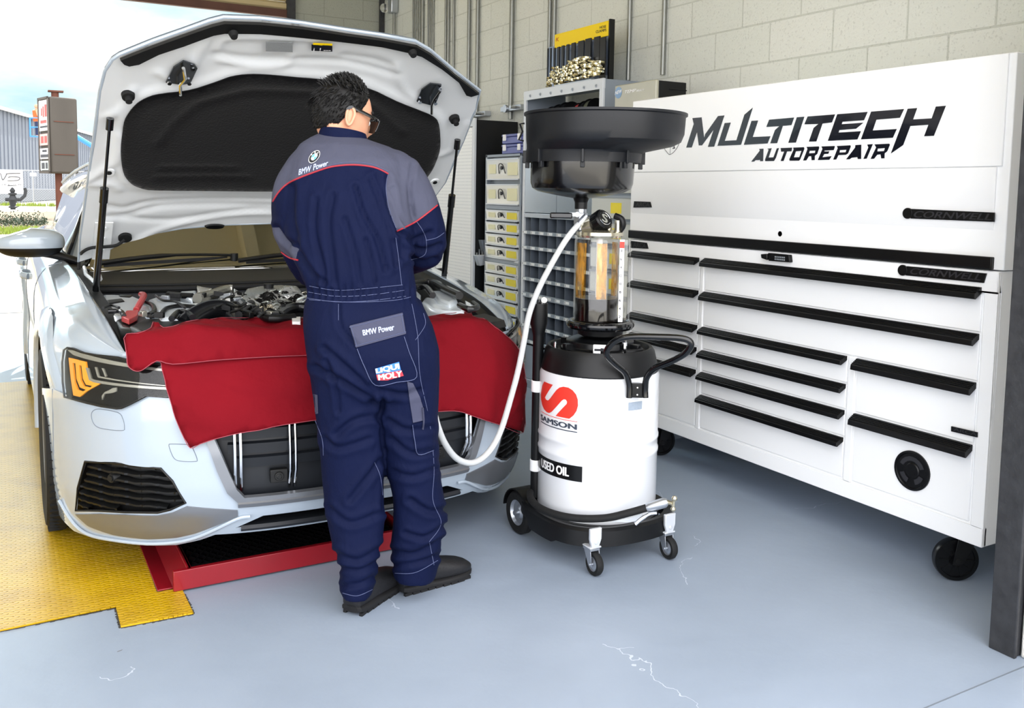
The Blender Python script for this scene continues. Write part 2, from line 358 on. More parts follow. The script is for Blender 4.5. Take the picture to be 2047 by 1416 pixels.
slab('trim_street_apron', (-16, -14, -.2), (22, .2, -.012), 'concrete')
slab('wall_right', (XW, YF+.1, 0), (XW+.2, YB+.2, 4.2), 'blockr')
slab('wall_back', (2.53, YB, 0), (XW, YB+.2, 4.2), 'blockb')
slab('wall_back_lintel', (-4.5, YB, 3.55), (2.53, YB+.2, 4.2), 'blockb')
slab('wall_left', (-4.7, YF+.1, 0), (-4.5, YB+.2, 4.2), 'blockr')
M['ceil'] = mat('ceiling_boards', '#dccfa6', .7)
for yy_ in np.arange(2.2, 8.8, 1.1): struct(MB().box((-4.7, yy_, 3.98), (XW, yy_+.14, 4.2)).build('trim_rafter', 'ceil'))
for xx_ in (-2.4, -.2, 1.9): struct(MB().box((xx_, 1.6, 3.9), (xx_+.18, 8.8, 4.2)).build('trim_beam', 'ceil'))
slab('ceiling', (-4.7, YF-.1, 4.2), (XW+.2, YB+.2, 4.35), 'ceil')
# stucco jamb at the near right with its steel corner channel
M['stucco'] = mat('stucco', '#e9e6e0', .85, var=.06, vscale=14, bump=.9, bscale=38)
jamb = MB().box((2.58, 1.08, 0), (3.9, 1.47, 3.8)).build('wall_front_jamb', 'stucco', bevel=.006); struct(jamb)
M['channel'] = mat('channel_steel', '#3a3b3e', .55, metal=.3, var=.5, vscale=25, bump=.3, bscale=40)
ch = MB().box((2.565, 1.475, 0), (2.62, 1.53, 3.8)).box((2.552, 1.47, 0), (2.566, 1.55, 3.8)).build('trim_door_channel', 'channel', bevel=.003); struct(ch)
slab('wall_front_header', (-4.7, 1.1, 3.8), (XW+.2, 1.5, 4.35), 'stucco')
# far roller door, rolled up: slats above a steel bottom bar
M['slat'] = mat('door_slat_paint', '#bfae86', .5, var=.12, vscale=3, stretch=(1, 1, 12)); M['bar'] = mat('door_bottom_bar', '#5a3a30', .6, var=.3, vscale=10)
door = MB()
for k in range(8):
    z = 3.05+k*.085; door.prism([(-4.4, YB-.03, z), (-4.4, YB-.055, z+.02), (-4.4, YB-.055, z+.06), (-4.4, YB-.03, z+.08), (-4.4, YB-.01, z+.08), (-4.4, YB-.01, z)], (6.87, 0, 0))
dr = struct(door.build('door_1', 'slat'))
MB().box((-4.4, YB-.07, 2.985), (2.47, YB+.0, 3.052)).box((-4.4, YB-.075, 2.98), (2.47, YB-.03, 2.99)).build('bottom_bar', 'bar', dr)
MB().box((1.35, YB-.1, 3.03), (1.43, YB-.07, 3.07)).build('latch', 'steel', dr)
MB().box((2.45, YB-.09, 0), (2.53, YB, 3.9)).build('door_guide', 'channel', dr)
struct(MB().box((XW-.05, YB-.06, 0), (XW-.01, YB-.02, 4.2)).build('trim_corner_post', 'channel'))
# floor joint near the street side, a dark saw cut
M['gap'] = mat('joint_gap', '#6f7780', .9)
struct(MB().box((-4.5, 1.43, .0), (2.55, 1.434, .0012)).build('trim_floor_joint', 'gap'))
# yellow diamond-pattern steel plate let into the floor
def plate_mat():
    m = mat('yellow_tread_plate', '#c39a10', .3, spec=.6); t = m.node_tree; b = t.nodes['Principled BSDF']
    g = N(t, 'ShaderNodeNewGeometry'); s = N(t, 'ShaderNodeSeparateXYZ'); L(t, g.outputs['Position'], s.inputs[0])
    def mth(op, a, b_=None, c_=None):
        n = N(t, 'ShaderNodeMath', operation=op)
        for i, q in enumerate((a, b_, c_)):
            if q is None: continue
            if hasattr(q, 'links'): L(t, q, n.inputs[i])
            else: n.inputs[i].default_value = q
        return n.outputs[0]
    PX, PY = .030, .018
    row = mth('FLOOR', mth('DIVIDE', s.outputs[1], PY)); par = mth('MODULO', mth('ABSOLUTE', row), 2.)
    u = mth('SUBTRACT', mth('FRACT', mth('ADD', mth('DIVIDE', s.outputs[0], PX), mth('MULTIPLY', par, .5))), .5)
    v = mth('SUBTRACT', mth('FRACT', mth('DIVIDE', s.outputs[1], PY)), .5)
    sg = mth('SUBTRACT', mth('MULTIPLY', par, 2.), 1.)
    v2 = mth('SUBTRACT', v, mth('MULTIPLY', mth('MULTIPLY', u, sg), .55))
    d = mth('ADD', mth('POWER', mth('DIVIDE', u, .46), 2.), mth('POWER', mth('DIVIDE', v2, .24), 2.))
    mr = N(t, 'ShaderNodeMapRange', interpolation_type='SMOOTHSTEP'); mr.inputs[1].default_value = 1.25; mr.inputs[2].default_value = .55; L(t, d, mr.inputs[0])
    bp = N(t, 'ShaderNodeBump', i_Strength=1., i_Distance=.006); L(t, mr.outputs[0], bp.inputs['Height']); L(t, bp.outputs[0], b.inputs['Normal'])
    n = N(t, 'ShaderNodeTexNoise', i_Scale=6., i_Detail=6.); L(t, g.outputs['Position'], n.inputs['Vector'])
    cr = N(t, 'ShaderNodeValToRGB'); cr.color_ramp.elements[0].position = .3; cr.color_ramp.elements[1].position = .55; cr.color_ramp.elements[0].color = lin('#b88f12'); cr.color_ramp.elements[1].color = lin('#cba20e')
    L(t, n.outputs['Fac'], cr.inputs[0]); L(t, cr.outputs[0], b.inputs['Base Color'])
    return m
M['tread'] = plate_mat()
P1 = zm(0, 980, 4.45)
def pl(x, y, z=.006): p = onz(*P1(x, y), z); return (p[0], p[1], z)
a = pl(1030, 1035); b = pl(1075, 1212); c = pl(1720, 1090); d = pl(1635, 915); e = pl(1410, 945); f = pl(1030, 1035); q = pl(0, 1245)
yr = q[1]; TY = onz(348, 1190)[1]+.035
rt = MB().prism([(-3.9, yr+.02, 0), (q[0], yr, 0), (a[0], a[1], 0), (e[0]+.0, TY, 0), (e[0]+.03, 6.9, 0), (-3.9, 6.9, 0)], (0, 0, .006)).prism([(a[0], a[1], 0), (b[0], b[1], 0), (c[0], c[1], 0), (d[0], TY, 0), (e[0], TY, 0)], (0, 0, .0061)).build('tread_plate', 'tread', bevel=.001)
tag(rt, 'yellow diamond pattern steel floor plate under the white car', 'floor plate')
M['grout'] = mat('dark_grout', '#3b3a38', .95, bump=.6, bscale=80)
gb = MB()
def strip(p, q_, w):
    p = np.array(p[:2]); q_ = np.array(q_[:2]); t_ = (q_-p)/np.linalg.norm(q_-p); n_ = np.array([-t_[1], t_[0]])*w
    k = 24; rr = random.Random(3)
    for i in range(k):
        A = p+(q_-p)*i/k; B = p+(q_-p)*(i+1)/k; w1 = rr.uniform(.3, 1.1)
        gb.hexa([(*(A-n_*w1), .0002), (*(B-n_*w1), .0002), (*(B+n_*w1), .0002), (*(A+n_*w1), .0002), (*(A-n_*w1), .0014), (*(B-n_*w1), .0014), (*(B+n_*w1), .0014), (*(A+n_*w1), .0014)])
for p_, q_ in ((q, a), (a, b), (b, c), (c, d)): strip(p_, q_, .007)
struct(gb.build('trim_plate_joint', 'grout'))
# ---------------- pipes and brackets on the right wall
M['pipe'] = mat('conduit_steel', '#90928e', .4, metal=.75, var=.15, vscale=20)
Z5 = zm(740, 0, 5.1175); pipes = []
spec = [(440, 370, .009), (461, 380, .007), (484, 380, .008), (506, 380, .008), (536, 390, .014), (594, 430, .010), (611, 440, .007), (628, 450, .007), (645, 460, .009), (775, 560, .012), (801, 570, .012), (855, 600, .011),
        (1012, 730, .015), (1100, 1200, .016), (1450, 1240, .018), (1838, 800, .014), (1885, 800, .014)]
where = ['first', 'second', 'third', 'fourth', 'fifth', 'sixth', 'seventh', 'eighth', 'ninth', 'tenth', 'eleventh', 'twelfth', 'thirteenth', 'fourteenth', 'fifteenth', 'sixteenth', 'seventeenth', 'eighteenth', 'nineteenth']
ends = {13: 1.55, 14: 1.6}
xs = [(Z5(x, 100), r) for x, _, r in spec]+[((1258, 60), .014), ((1327, 60), .014)]
for i, (pp, r) in enumerate(xs):
    p = onx(*pp, XW-r-.004); zb = 1.9 if 7 < i < 15 else (.02 if i < 8 else 2.05)
    o = MB().cyl((XW-r-.004, p[1], zb), (XW-r-.004, p[1], 4.19), r, n=14).build('conduit_pipe', 'pipe')
    tag(o, 'thin grey conduit pipe on the block wall, %s from the far corner' % where[i], 'pipe', 'vertical conduit pipes on the block wall')
    pipes.append(p[1])
for k, i in enumerate((13, 14)):
    t = thing('pipe_bracket', 'steel pipe bracket on the %s pipe above the tall cabinet' % ('far' if k == 0 else 'near'), 'bracket', (XW-.03, pipes[i], 1.93))
    z = onx(*((962, 230) if k == 0 else (1028, 218)), XW)[2]
    MB().box((XW-.06, pipes[i]-.22, z-.02), (XW-.003, pipes[i]+.09, z+.02)).build('channel_bar', 'zinc', t, bevel=.002)
    MB().cyl((XW-.11, pipes[i]-.15, z), (XW-.04, pipes[i]-.15, z), .012, n=10).build('bolt', 'steel', t)
    MB().cyl((XW-.075, pipes[i], z), (XW-.058, pipes[i], z), .03, n=14).build('clamp', 'zinc', t)
# a lamp socket on a conduit near the far corner
t = thing('junction_box', 'grey junction box with a glass bulb high near the far corner', 'junction box', (XW-.06, onx(783, 10, XW-.05)[1], 3.0))
yy = onx(784, 10, XW-.05)[1]; zz = onx(784, 10, XW-.05)[2]
MB().box((XW-.08, yy-.05, zz-.08), (XW-.004, yy+.05, zz+.12)).build('box_body', 'zinc', t, bevel=.01)
MB().cyl((XW-.03, yy, .5), (XW-.03, yy, zz-.08), .014, n=12).build('conduit', 'pipe', t)
M['glassb'] = mat('bulb_glass', '#ffffff', .02, trans=1.)
MB().sphere((XW-.1, yy+.08, zz-.02), .045).build('bulb', 'glassb', t)

# two fill lamps added under the rafters, out of view, to brighten the tool cabinet
M['tube'] = mat('fill_tube', '#ffffff', .4, emit=9.)
for k, (x, y) in enumerate(((-.9, 3.3), (-.9, 5.9))):
    t = thing('fill_lamp', 'added white twin-tube fill lamp out of view, %s' % ('nearer the street' if k == 0 else 'nearer the far door'), 'lamp', (x, y, 3.8), 'added fill lamps')
    MB().box((x-.16, y-.75, 3.82), (x+.16, y+.75, 3.9)).build('fill_lamp_body', 'whitelabel', t, bevel=.01)
    for dx in (-.08, .08): MB().cyl((x+dx, y-.7, 3.79), (x+dx, y+.7, 3.79), .02, n=12).build('tube', 'tube', t)
# ================================================================ white tool storage on the right
XT = 2.83; Y0, Y1 = 1.762, 3.755; ZT0, ZS, ZT1 = .18, 1.115, 1.817
M['twhite'] = mat('tool_cabinet_white', '#f6f7f8', .28, coat=.25)
M['tblack'] = mat('handle_black', '#050507', .35, spec=.35)
A7 = zm(1247, 600, 2.36); A6 = zm(1247, 100, 2.529)
def T(px, py, off=0.): p = onx(px, py, XT-off); return p[1], p[2]
cab = thing('tool_cabinet', 'long white rolling tool cabinet with black drawer handles along the right wall', 'tool cabinet', (3.14, 2.76, 0))
MB().box((XT+.006, Y0, ZT0), (3.44, Y1, ZS-.004)).build('body', 'twhite', cab, bevel=.004)
fr = MB()
yd1 = T(1399, 700)[0]; yd2 = T(1699, 830)[0]
for a, b, c, d in ((Y0, Y0+.045, .245, 1.040), (Y1-.03, Y1, .245, 1.040), (yd1-.012, yd1+.012, .2451, 1.0399), (yd2-.016, yd2+.016, .2451, .735)): fr.box((XT-.004, a, c), (XT+.02, b, d))
fr.box((XT-.004, Y0, 1.040), (XT+.02, Y1, ZS-.005)).box((XT-.004, Y0, ZT0), (XT+.02, Y1, .245))
fr.build('front_frame', 'twhite', cab, bevel=.003)
def drawer(ya, yb, za, zb, h=.034):
    "ya<yb, za..zb, black ribbed pull along its top"
    o = MB().box((XT-.001, ya+.006, za+.004), (XT+.03, yb-.006, zb-.004)).build('drawer', 'twhite', cab, bevel=.003)
    prof = [(XT-.001, zb-.002), (XT-.006, zb-.002), (XT-.040, zb-h*.55), (XT-.042, zb-h), (XT-.034, zb-h-.002), (XT-.001, zb-h*.55)]
    m = MB().prism([(x, ya+.006, z) for x, z in prof], (0, yb-ya-.012, 0))
    for k in range(4):
        f = .15+.2*k; x = XT-.006-.034*f; z = zb-.002-(h*.55-.002)*f
        m.box((x-.0022, ya+.006, z-.001), (x+.002, yb-.006, z+.0022))
    m.build('handle', 'tblack', o, bevel=.0012)
    return o
ya = Y0+.048
def zat(x, y): return T(x, y)[1]
# far column
z1 = [zat(1405, 515), zat(1403, 581), zat(1399, 650), zat(1395, 694), zat(1394.5, 739)]+[.25]
for i in range(5): drawer(yd1+.014, Y1-.034, z1[i+1], z1[i])
# two full-width drawers
z2 = [zat(1982, 575), zat(1975.8, 669), .735]
for i in range(2): drawer(ya, yd1-.014, z2[i+1], z2[i], .04)
z3 = [.735, zat(1696, 768), zat(1694, 820.5), zat(1690.6, 875), .25]; z3[0] = zat(1700, 712)
for i in range(4): drawer(yd2+.018, yd1-.014, z3[i+1], z3[i])
z4 = [zat(1968.6, 767), zat(1959, 892), .25]
dd = [drawer(ya, yd2-.018, z4[i+1], z4[i], .042) for i in range(2)]
# round black emblem on the lowest near drawer, with a relief
ec = onx(1824.5, 941, XT); er = .072
em = MB().lathe([(0, .006), (er*.35, .006), (er*.4, .003), (er*.86, .003), (er*.9, .007), (er, .006), (er, 0)], ec-np.array([.001, 0, 0]), (-1, 0, 0), n=56)
em.build('emblem', 'tblack', cab)
rl = MB()
for a0, a1, r0, r1 in ((20, 160, .5, .72), (200, 250, .45, .7), (290, 340, .45, .7)):
    pts = [(ec[0]-.0045, ec[1]+math.cos(math.radians(g))*er*rr, ec[2]+math.sin(math.radians(g))*er*rr) for g, rr in [(a0+(a1-a0)*k/8, r1) for k in range(9)]+[(a1-(a1-a0)*k/8, r0) for k in range(9)]]
    rl.prism(pts, (-.0025, 0, 0))
M['tblack2'] = mat('badge_relief', '#2a2a2e', .3)
rl.build('emblem_relief', 'tblack2', cab)
def badge(name, pts_px, parent, txt=None, tq=None, off=.006, round_at=None):
    m = MB()
    P = [onx(x, y, XT-.004) for x, y in pts_px]; m.prism(P, (-off, 0, 0))
    if round_at: c = onx(*round_at[0], XT-.004); m.cyl(c, c-np.array([off+.001, 0, 0]), round_at[1], n=28)
    o = m.build(name, 'tblack', parent, bevel=.001)
    if txt:
        q = [onx(x, y, XT-.004-off-.0006) for x, y in tq]
        text_into(MB(), txt, quad(*q), bold=.02, shear=.03).build('badge_lettering', 'tblack2', o)
    return o
B1 = zm(1780, 400, 7.868)
def bp(*l): return [B1(x, y) for x, y in l]
badge('badge', bp((270, 1040), (1525, 1155), (1480, 1305), (250, 1185)), cab, 'CORNWELL', bp((300, 1165), (1430, 1270), (1450, 1165), (330, 1065)), round_at=(B1(205, 1105), .0195))
badge('badge', [A6(*p) for p in ((40, 965), (118, 975), (126, 1005), (36, 1000))], cab, 'ARCA', [A6(*p) for p in ((48, 998), (112, 1002), (112, 980), (48, 970))])
badge('badge', [A7(*p) for p in ((1548, 595), (1672, 624), (1671, 648), (1548, 619))], cab, 'ARCA', [A7(*p) for p in ((1556, 617), (1665, 642), (1665, 626), (1556, 601))])
# keypad lock
k = MB(); P = [onx(*A6(*p), XT-.004) for p in ((745, 1026), (852, 1036), (856, 1074), (748, 1066))]; k.prism(P, (-.02, 0, 0))
P = [onx(*A6(*p), XT-.004) for p in ((715, 1032), (748, 1030), (748, 1062), (718, 1052))]; k.prism(P, (-.028, 0, 0))
lk = k.build('keypad_lock', 'tblack', cab, bevel=.003)
M['btn'] = mat('keypad_buttons', '#8a9096', .4)
bt = MB()
for i in range(6):
    for j in range(2): bt.box(tuple(onx(*A6(766+i*9, 1046+j*12+i*.8), XT-.0245)-np.array([.001, .003, .003])), tuple(onx(*A6(766+i*9, 1046+j*12+i*.8), XT-.0245)+np.array([.001, .003, .003])))
bt.build('button', 'btn', lk)
# casters
def caster(c, sw):
    t = thing('c', '', 'c'); 
casters = []
def mkcaster(cx_, cy_, ang, r=.076):
    u = np.array([math.cos(ang), math.sin(ang), 0]); ax = np.array([-math.sin(ang), math.cos(ang), 0]); c = np.array([cx_, cy_, r])
    w = MB().lathe([(0, -.012), (r*.30, -.016), (r*.34, -.010), (r*.80, -.010), (r*.82, -.017), (r*.97, -.017), (r, -.010), (r, .010), (r*.97, .017), (r*.82, .017), (r*.8, .010), (r*.34, .010), (r*.3, .016), (0, .012)], c, ax, n=48)
    for k in range(10):
        g = 2*math.pi*k/10
        dr_ = u*math.cos(g)+np.array([0, 0, 1])*math.sin(g); w.obox(c+dr_*r*.57, (dr_, np.cross(dr_, ax), ax), (r*.24, .0022, .013))
    wo_ = w.build('caster_wheel', 'blacksatin', cab)
    f = MB(); piv = c+u*.035+np.array([0, 0, ZT0-r])
    for s_ in (-1, 1): f.prism([c+ax*s_*.024-u*.018-np.array([0, 0, .012]), c+ax*s_*.024+u*.014-np.array([0, 0, .014]), piv+ax*s_*.024+u*.035-np.array([0, 0, .004]), piv+ax*s_*.024-u*.035-np.array([0, 0, .004])], ax*s_*.004)
    f.obox(piv-np.array([0, 0, .008]), (u, ax, (0, 0, 1)), (.042, .030, .005)).cyl(c-ax*.032, c+ax*.032, .009, n=12)
    f.build('caster_fork', 'black', wo_, bevel=.001)
mkcaster(2.905, 1.905, math.radians(-35)); mkcaster(3.32, 1.9, .4); mkcaster(2.93, 3.58, -.3); mkcaster(3.32, 3.58, .8)
# ---------------- upper hutch
hut = thing('tool_hutch', 'white lidded hutch with shop lettering standing on the tool cabinet', 'tool hutch', (3.14, 2.76, ZS))
MB().box((XT+.004, Y0-.012, ZS), (3.44, Y1+.006, ZT1)).build('hutch_body', 'twhite', hut, bevel=.004)
zs = T(1270, 345)[1]; zs2 = T(1975, 338)[1]; zl = zat(1988, 438); 
MB().box((XT-.004, Y0+.012, zs+.0015), (XT+.01, Y1-.004, ZT1-.003)).build('upper_panel', 'twhite', hut, bevel=.002)
m = MB(); zc = zat(1262, 420); zd = zc-.035
# lid with a sloping finger ledge, then a set-back lower band
m.prism([(XT-.004, Y0+.03, zs-.0015), (XT-.004, Y0+.03, zc), (XT+.014, Y0+.03, zd), (XT+.014, Y0+.03, ZS+.045), (XT+.03, Y0+.03, ZS+.045), (XT+.03, Y0+.03, zs-.0015)], (0, Y1-Y0-.04, 0))
lid = m.build('lid', 'twhite', hut, bevel=.002)
MB().box((XT-.012, Y0+.022, ZS+.001), (XT+.02, Y1-.002, ZS+.042)).build('lid_handle', 'tblack', hut, bevel=.003)
MB().cyl((XT+.016, *T(1557.8, 467.7)), (XT+.004, *T(1557.8, 467.7)), .0115, n=24).build('lid_lock', 'tblack', hut)
badge('badge', bp((330, 140), (1650, 198), (1645, 345), (330, 292)), hut, 'CORNWELL', bp((360, 275), (1600, 320), (1620, 215), (380, 170)), round_at=(B1(282, 210), .0195))
badge('badge', [A6(*p) for p in ((56, 765), (136, 768), (143, 796), (52, 797))], hut, 'ARCA', [A6(*p) for p in ((60, 792), (132, 793), (130, 772), (62, 770))])
# shop lettering, traced stroke by stroke
Q1 = zm(1360, 200, 7.311); Q2 = zm(1620, 200, 7.311)
LT = [(Q1, [(178, 265), (312, 253), (350, 560), (365, 500), (553, 235), (645, 225), (495, 682), (405, 685), (490, 430), (318, 662), (272, 664), (245, 465), (168, 694), (88, 696), (198, 350)]),
 (Q1, [(650, 338), (738, 330), (650, 598), (822, 588), (938, 215), (1060, 112), (888, 655), (545, 670)]),
 (Q1, [(1043, 305), (1138, 300), (1058, 542), (1318, 530), (1276, 635), (930, 655)]),
 (Q1, [(1300, 288), (1664, 256), (1625, 368), (1500, 378), (1415, 632), (1316, 634), (1385, 440), (1450, 382), (1258, 394)]),
 (Q1, [(1705, 252), (1814, 244), (1690, 622), (1580, 626)]),
 (Q2, [(-38, 241), (362, 210), (316, 328), (178, 345), (88, 606), (-20, 608), (50, 408), (120, 350), (-86, 356)]),
 (Q2, [(395, 208), (838, 174), (784, 296), (470, 318), (458, 354), (776, 332), (668, 420), (425, 440), (413, 476), (740, 456), (688, 576), (257, 597)]),
 (Q2, [(890, 170), (1370, 132), (1310, 260), (966, 288), (912, 446), (1264, 424), (1206, 552), (741, 575)]),
 (Q2, [(1425, 128), (1562, 118), (1502, 284), (1775, 268), (1836, 96), (1982, 84), (1806, 524), (1664, 530), (1728, 362), (1462, 380), (1358, 658), (1178, 782)])]
M['vinyl'] = mat('dark_vinyl', '#14161f', .16, coat=.5)
vm = MB()
def trace(fn, pts, off=.0045, th=.0012):
    P = [onx(*fn(*p), XT-off) for p in pts]; vm.prism(P, (-th, 0, 0))
for fn, pts in LT: trace(fn, pts)
Q3 = zm(1490, 270, 6.823)
def holed(fn, outer, hole):
    # join the hole to the outline with a bridge so the letter stays one prism
    o = [np.array(p, float) for p in outer]; h = [np.array(p, float) for p in hole]
    trace(fn, o+[o[0]]+h+[h[0]]) if False else None
    P = [tuple(T(*fn(*p), .0045)) for p in outer]; Hh = [tuple(T(*fn(*p), .0045)) for p in hole]
    vs, fs = cdt(P, [Hh], .05); n = len(vs); A = [(XT-.0057, a, b) for a, b in vs]; B = [(XT-.0045, a, b) for a, b in vs]; vm.add(A+B, fs+[tuple(i+n for i in f[::-1]) for f in fs])
trace(Q3, [(190, 190), (248, 186), (243, 356), (203, 358), (203, 318), (198, 340), (140, 342), (122, 362), (82, 364), (190, 214)][:4]+[(203, 340), (140, 344), (122, 362), (82, 364), (200, 212)])
trace(Q3, [(300, 188), (360, 180), (318, 308), (385, 304), (432, 182), (460, 178), (418, 310), (392, 354), (272, 356), (272, 330), (320, 200)])
trace(Q3, [(484, 178), (640, 172), (630, 222), (570, 224), (522, 354), (484, 354), (532, 226), (490, 228)])
holed(Q3, [(655, 172), (800, 166), (806, 190), (750, 330), (732, 350), (606, 350), (602, 330), (660, 200)], [(690, 222), (768, 216), (738, 302), (662, 306)])
holed(Q3, [(836, 162), (1004, 156), (1008, 176), (980, 260), (948, 284), (946, 342), (906, 344), (900, 288), (866, 290), (832, 346), (790, 348), (850, 190)], [(878, 216), (958, 212), (950, 246), (870, 250)])
trace(Q3, [(1040, 156), (1218, 150), (1222, 160), (1206, 206), (1082, 212), (1078, 226), (1146, 224), (1132, 256), (1076, 260), (1052, 304), (1178, 288), (1146, 338), (990, 342), (1054, 190)])
holed(Q3, [(1250, 150), (1434, 140), (1438, 160), (1402, 250), (1372, 270), (1270, 274), (1240, 334), (1200, 336), (1262, 180)], [(1290, 206), (1382, 200), (1370, 236), (1284, 240)])
trace(Q3, [(1502, 138), (1582, 132), (1580, 326), (1536, 328), (1530, 302), (1452, 310), (1424, 330), (1376, 332), (1500, 170)])
trace(Q3, [(1664, 130), (1740, 124), (1656, 322), (1612, 326), (1680, 170)])
holed(Q3, [(1762, 128), (1964, 118), (1972, 134), (1936, 222), (1900, 250), (1898, 318), (1856, 320), (1846, 264), (1800, 268), (1756, 324), (1710, 326), (1786, 170)], [(1806, 186), (1906, 178), (1892, 220), (1800, 224)])
vm.build('shop_lettering', 'vinyl', hut, flatshade=True)
# shield crest left of the lettering, thin outline with small strokes
cm = MB(); Zc = zm(900, 0, 3.372)
def xt(x, y): return onx(*Zc(x, y), XT-.0055)
sh = [(1420, 870), (1418, 930), (1435, 985), (1458, 1022), (1482, 1042), (1520, 1010), (1548, 955), (1556, 900), (1552, 850), (1490, 820), (1440, 840)]
cm.tube([xt(*p) for p in smooth(sh, 5, True)], .0011, n=5, closed=True); cm.tube([xt(1490, 830), xt(1482, 1040)], .0008, n=5)
for q_ in ([(1445, 960), (1455, 995), (1462, 960)], [(1500, 965), (1512, 960), (1508, 1000), (1500, 1000), (1514, 998)], [(1492, 750), (1498, 762)], [(1506, 772), (1518, 760)]): cm.tube([xt(*p) for p in q_], .0022, n=5)
cm.build('crest', 'vinyl', hut)
# ================================================================ storage along the right wall, beyond the tool cabinet
XB = 3.12
M['greymetal'] = mat('grey_enamel', '#8f98a3', .4, metal=.2); M['lightmetal'] = mat('light_enamel', '#d6dae0', .35, metal=.1); M['darkin'] = mat('bin_inside', '#5d6672', .55)
M['sheetsteel'] = mat('door_sheet_steel', '#a9b2bb', .25, metal=.75)
Z8 = zm(930, 220, 3.217); Z4 = zm(900, 400, 3.372); Zb = zm(1040, 30, 5.664)
def B(fn, x, y, X=XB): return onx(*fn(x, y), X)
ZTOP = B(Zb, 945, 720)[2]; YL = B(Zb, 50, 900)[1]; YR = B(Zb, 945, 760)[1]
zhb = B(Zb, 905, 835)[2]; zbay = B(Z8, 372, 300)[2]; 
shelf = thing('spool_shelf', 'tall light grey storage frame with a spool bay, steel doors and bolted white header', 'shelf', (3.29, (YL+YR)/2, 0))
m = MB(); t_ = .012
zd1 = 1.61; zd0 = B(Z8, 365, 660)[2]
m.box((XB, YR, 0), (3.44, YR+.03, ZTOP)).box((XB, YL-.02, 0), (3.44, YL, ZTOP)).box((XB+.01, YR, ZTOP-.012), (3.44, YL, ZTOP)).box((XB, YR, zd1), (3.44, YL, zd1+.02)).box((XB, YR, 0), (3.44, YL, .06))
m.box((3.42, YR, 0), (3.438, YL, zd1))
m.build('frame', 'greymetal', shelf, bevel=.002)
hd = MB().box((XB-.006, YR-.002, zhb), (XB+.012, YL+.002, ZTOP+.004)).box((XB-.006, YR-.002, zhb-.35), (XB+.01, YR+.035, zhb)).box((XB-.006, YL-.028, .1), (XB+.01, YL+.002, zhb)).build('header', 'lightmetal', shelf, bevel=.002)
for x, y in ((112, 915), (226, 898), (344, 882), (466, 862), (591, 842), (721, 820), (860, 800)):
    p = B(Zb, x, y, XB-.007); MB().cyl(p, p-np.array([.004, 0, 0]), .010, n=16).cyl(p-np.array([.004, 0, 0]), p-np.array([.008, 0, 0]), .0045, n=8).build('screw', 'zinc', hd)
ym = B(Z8, 590, 600)[1]
for a, b in ((ym+.002, YL-.03), (YR+.035, ym-.002)): MB().box((XB-.004, a, zd0+.004), (XB+.012, b, zd1-.004)).build('steel_door', 'sheetsteel', shelf, bevel=.002)
# spools on a rod
zr = B(Zb, 800, 1050, XB+.14)[2]-.02
rod = MB().cyl((XB+.14, YR+.0, zr), (XB+.14, YL, zr), .008, n=12).build('spool_rod', 'steel', shelf)
cols = [('#20242a', 'black'), ('#1c1f24', 'black'), ('#17191d', 'black'), ('#c84a4a', 'red'), ('#1a1c20', 'black'), ('#5d6050', 'olive')]
posn = ['leftmost', 'second from the left', 'third from the left', 'the only red one', 'just right of the red one', 'rightmost']
for i, (c, nme) in enumerate(cols):
    y = B(Zb, [395, 480, 560, 705, 775, 835][i], 1010, XB+.14)[1]; mm = mat('wire_'+nme, c, .5)
    sp = thing('wire_spool', '%s wire spool on the rod under the white header, %s' % (nme, posn[i]), 'wire spool', (XB+.14, y, zr), 'wire spools in the open bay')
    w = .03; r = .06+.008*(i % 3)
    MB().cyl((XB+.14, y-w, zr), (XB+.14, y+w, zr), r*.86, n=28).build('winding', mm, sp)
    for s_ in (-1, 1): MB().lathe([(.009, -.002), (r, -.002), (r, .002), (.009, .002)], (XB+.14, y+s_*w, zr), (0, 1, 0), n=28).build('flange', 'black', sp)
# pigeonhole rack
cx = [B(Z4, x, 165)[1] for x in (485, 541, 597, 657, 718, 780, 838)]; sp_ = (cx[0]-cx[-1])/6
ycol = [cx[0]+sp_*.95-i*sp_ for i in range(12)]; ycol = [y for y in ycol if y > YR+.03]; yA, yB_ = ycol[0]-0, YR+.032
zrow = [B(Z4, 500, y)[2] for y in (118, 215, 318, 425, 527)]; dz = (zrow[0]-zrow[4])/4; zrow += [zrow[4]-dz*1.05-.0*k-dz*1.02*k for k in range(4)]
rack = shelf
yA = YL-.03
m = MB()
for y in ycol[:]: m.box((XB+.004, y-.002, zrow[-1]), (3.41, y+.002, zd0-.02))
m.box((3.40, yB_, zrow[-1]), (3.415, yA, zd0-.02))
for z in zrow[1:]: m.box((XB+.004, yB_, z-.003), (3.41, yA, z))
m.build('dividers', 'darkin', rack)
MB().box((XB-.004, yB_, zd0-.03), (XB+.02, yA, zd0)).build('top_rail', 'zinc', rack, bevel=.002)
M['lab'] = mat('paper_label', '#eceef0', .6)
for k, z in enumerate(zrow[1:]):
    hgt = .034 if k == 4 else .024
    e = MB().box((XB-.006, yB_, z-hgt/2), (XB+.003, yA, z+hgt/2)).build('label_rail', 'greymetal', rack, bevel=.001)
    for i in range(len(ycol)-1):
        lb = MB(); y = ycol[i]-sp_*.12; lb.box((XB-.0075, y-sp_*.52, z-.009), (XB-.005, y, z+.009))
        for j in range(2): lb.box((XB-.0082, y-.014, z-.005+.007*j), (XB-.0074, y-.006, z-.001+.007*j), 1)
        lb.build('paper_label', ['lab', 'ink'], e)
MB().box((XB+.01, yB_, .06), (3.4, yA, zrow[-1]-.03)).build('lower_box', 'greymetal', rack, bevel=.003)
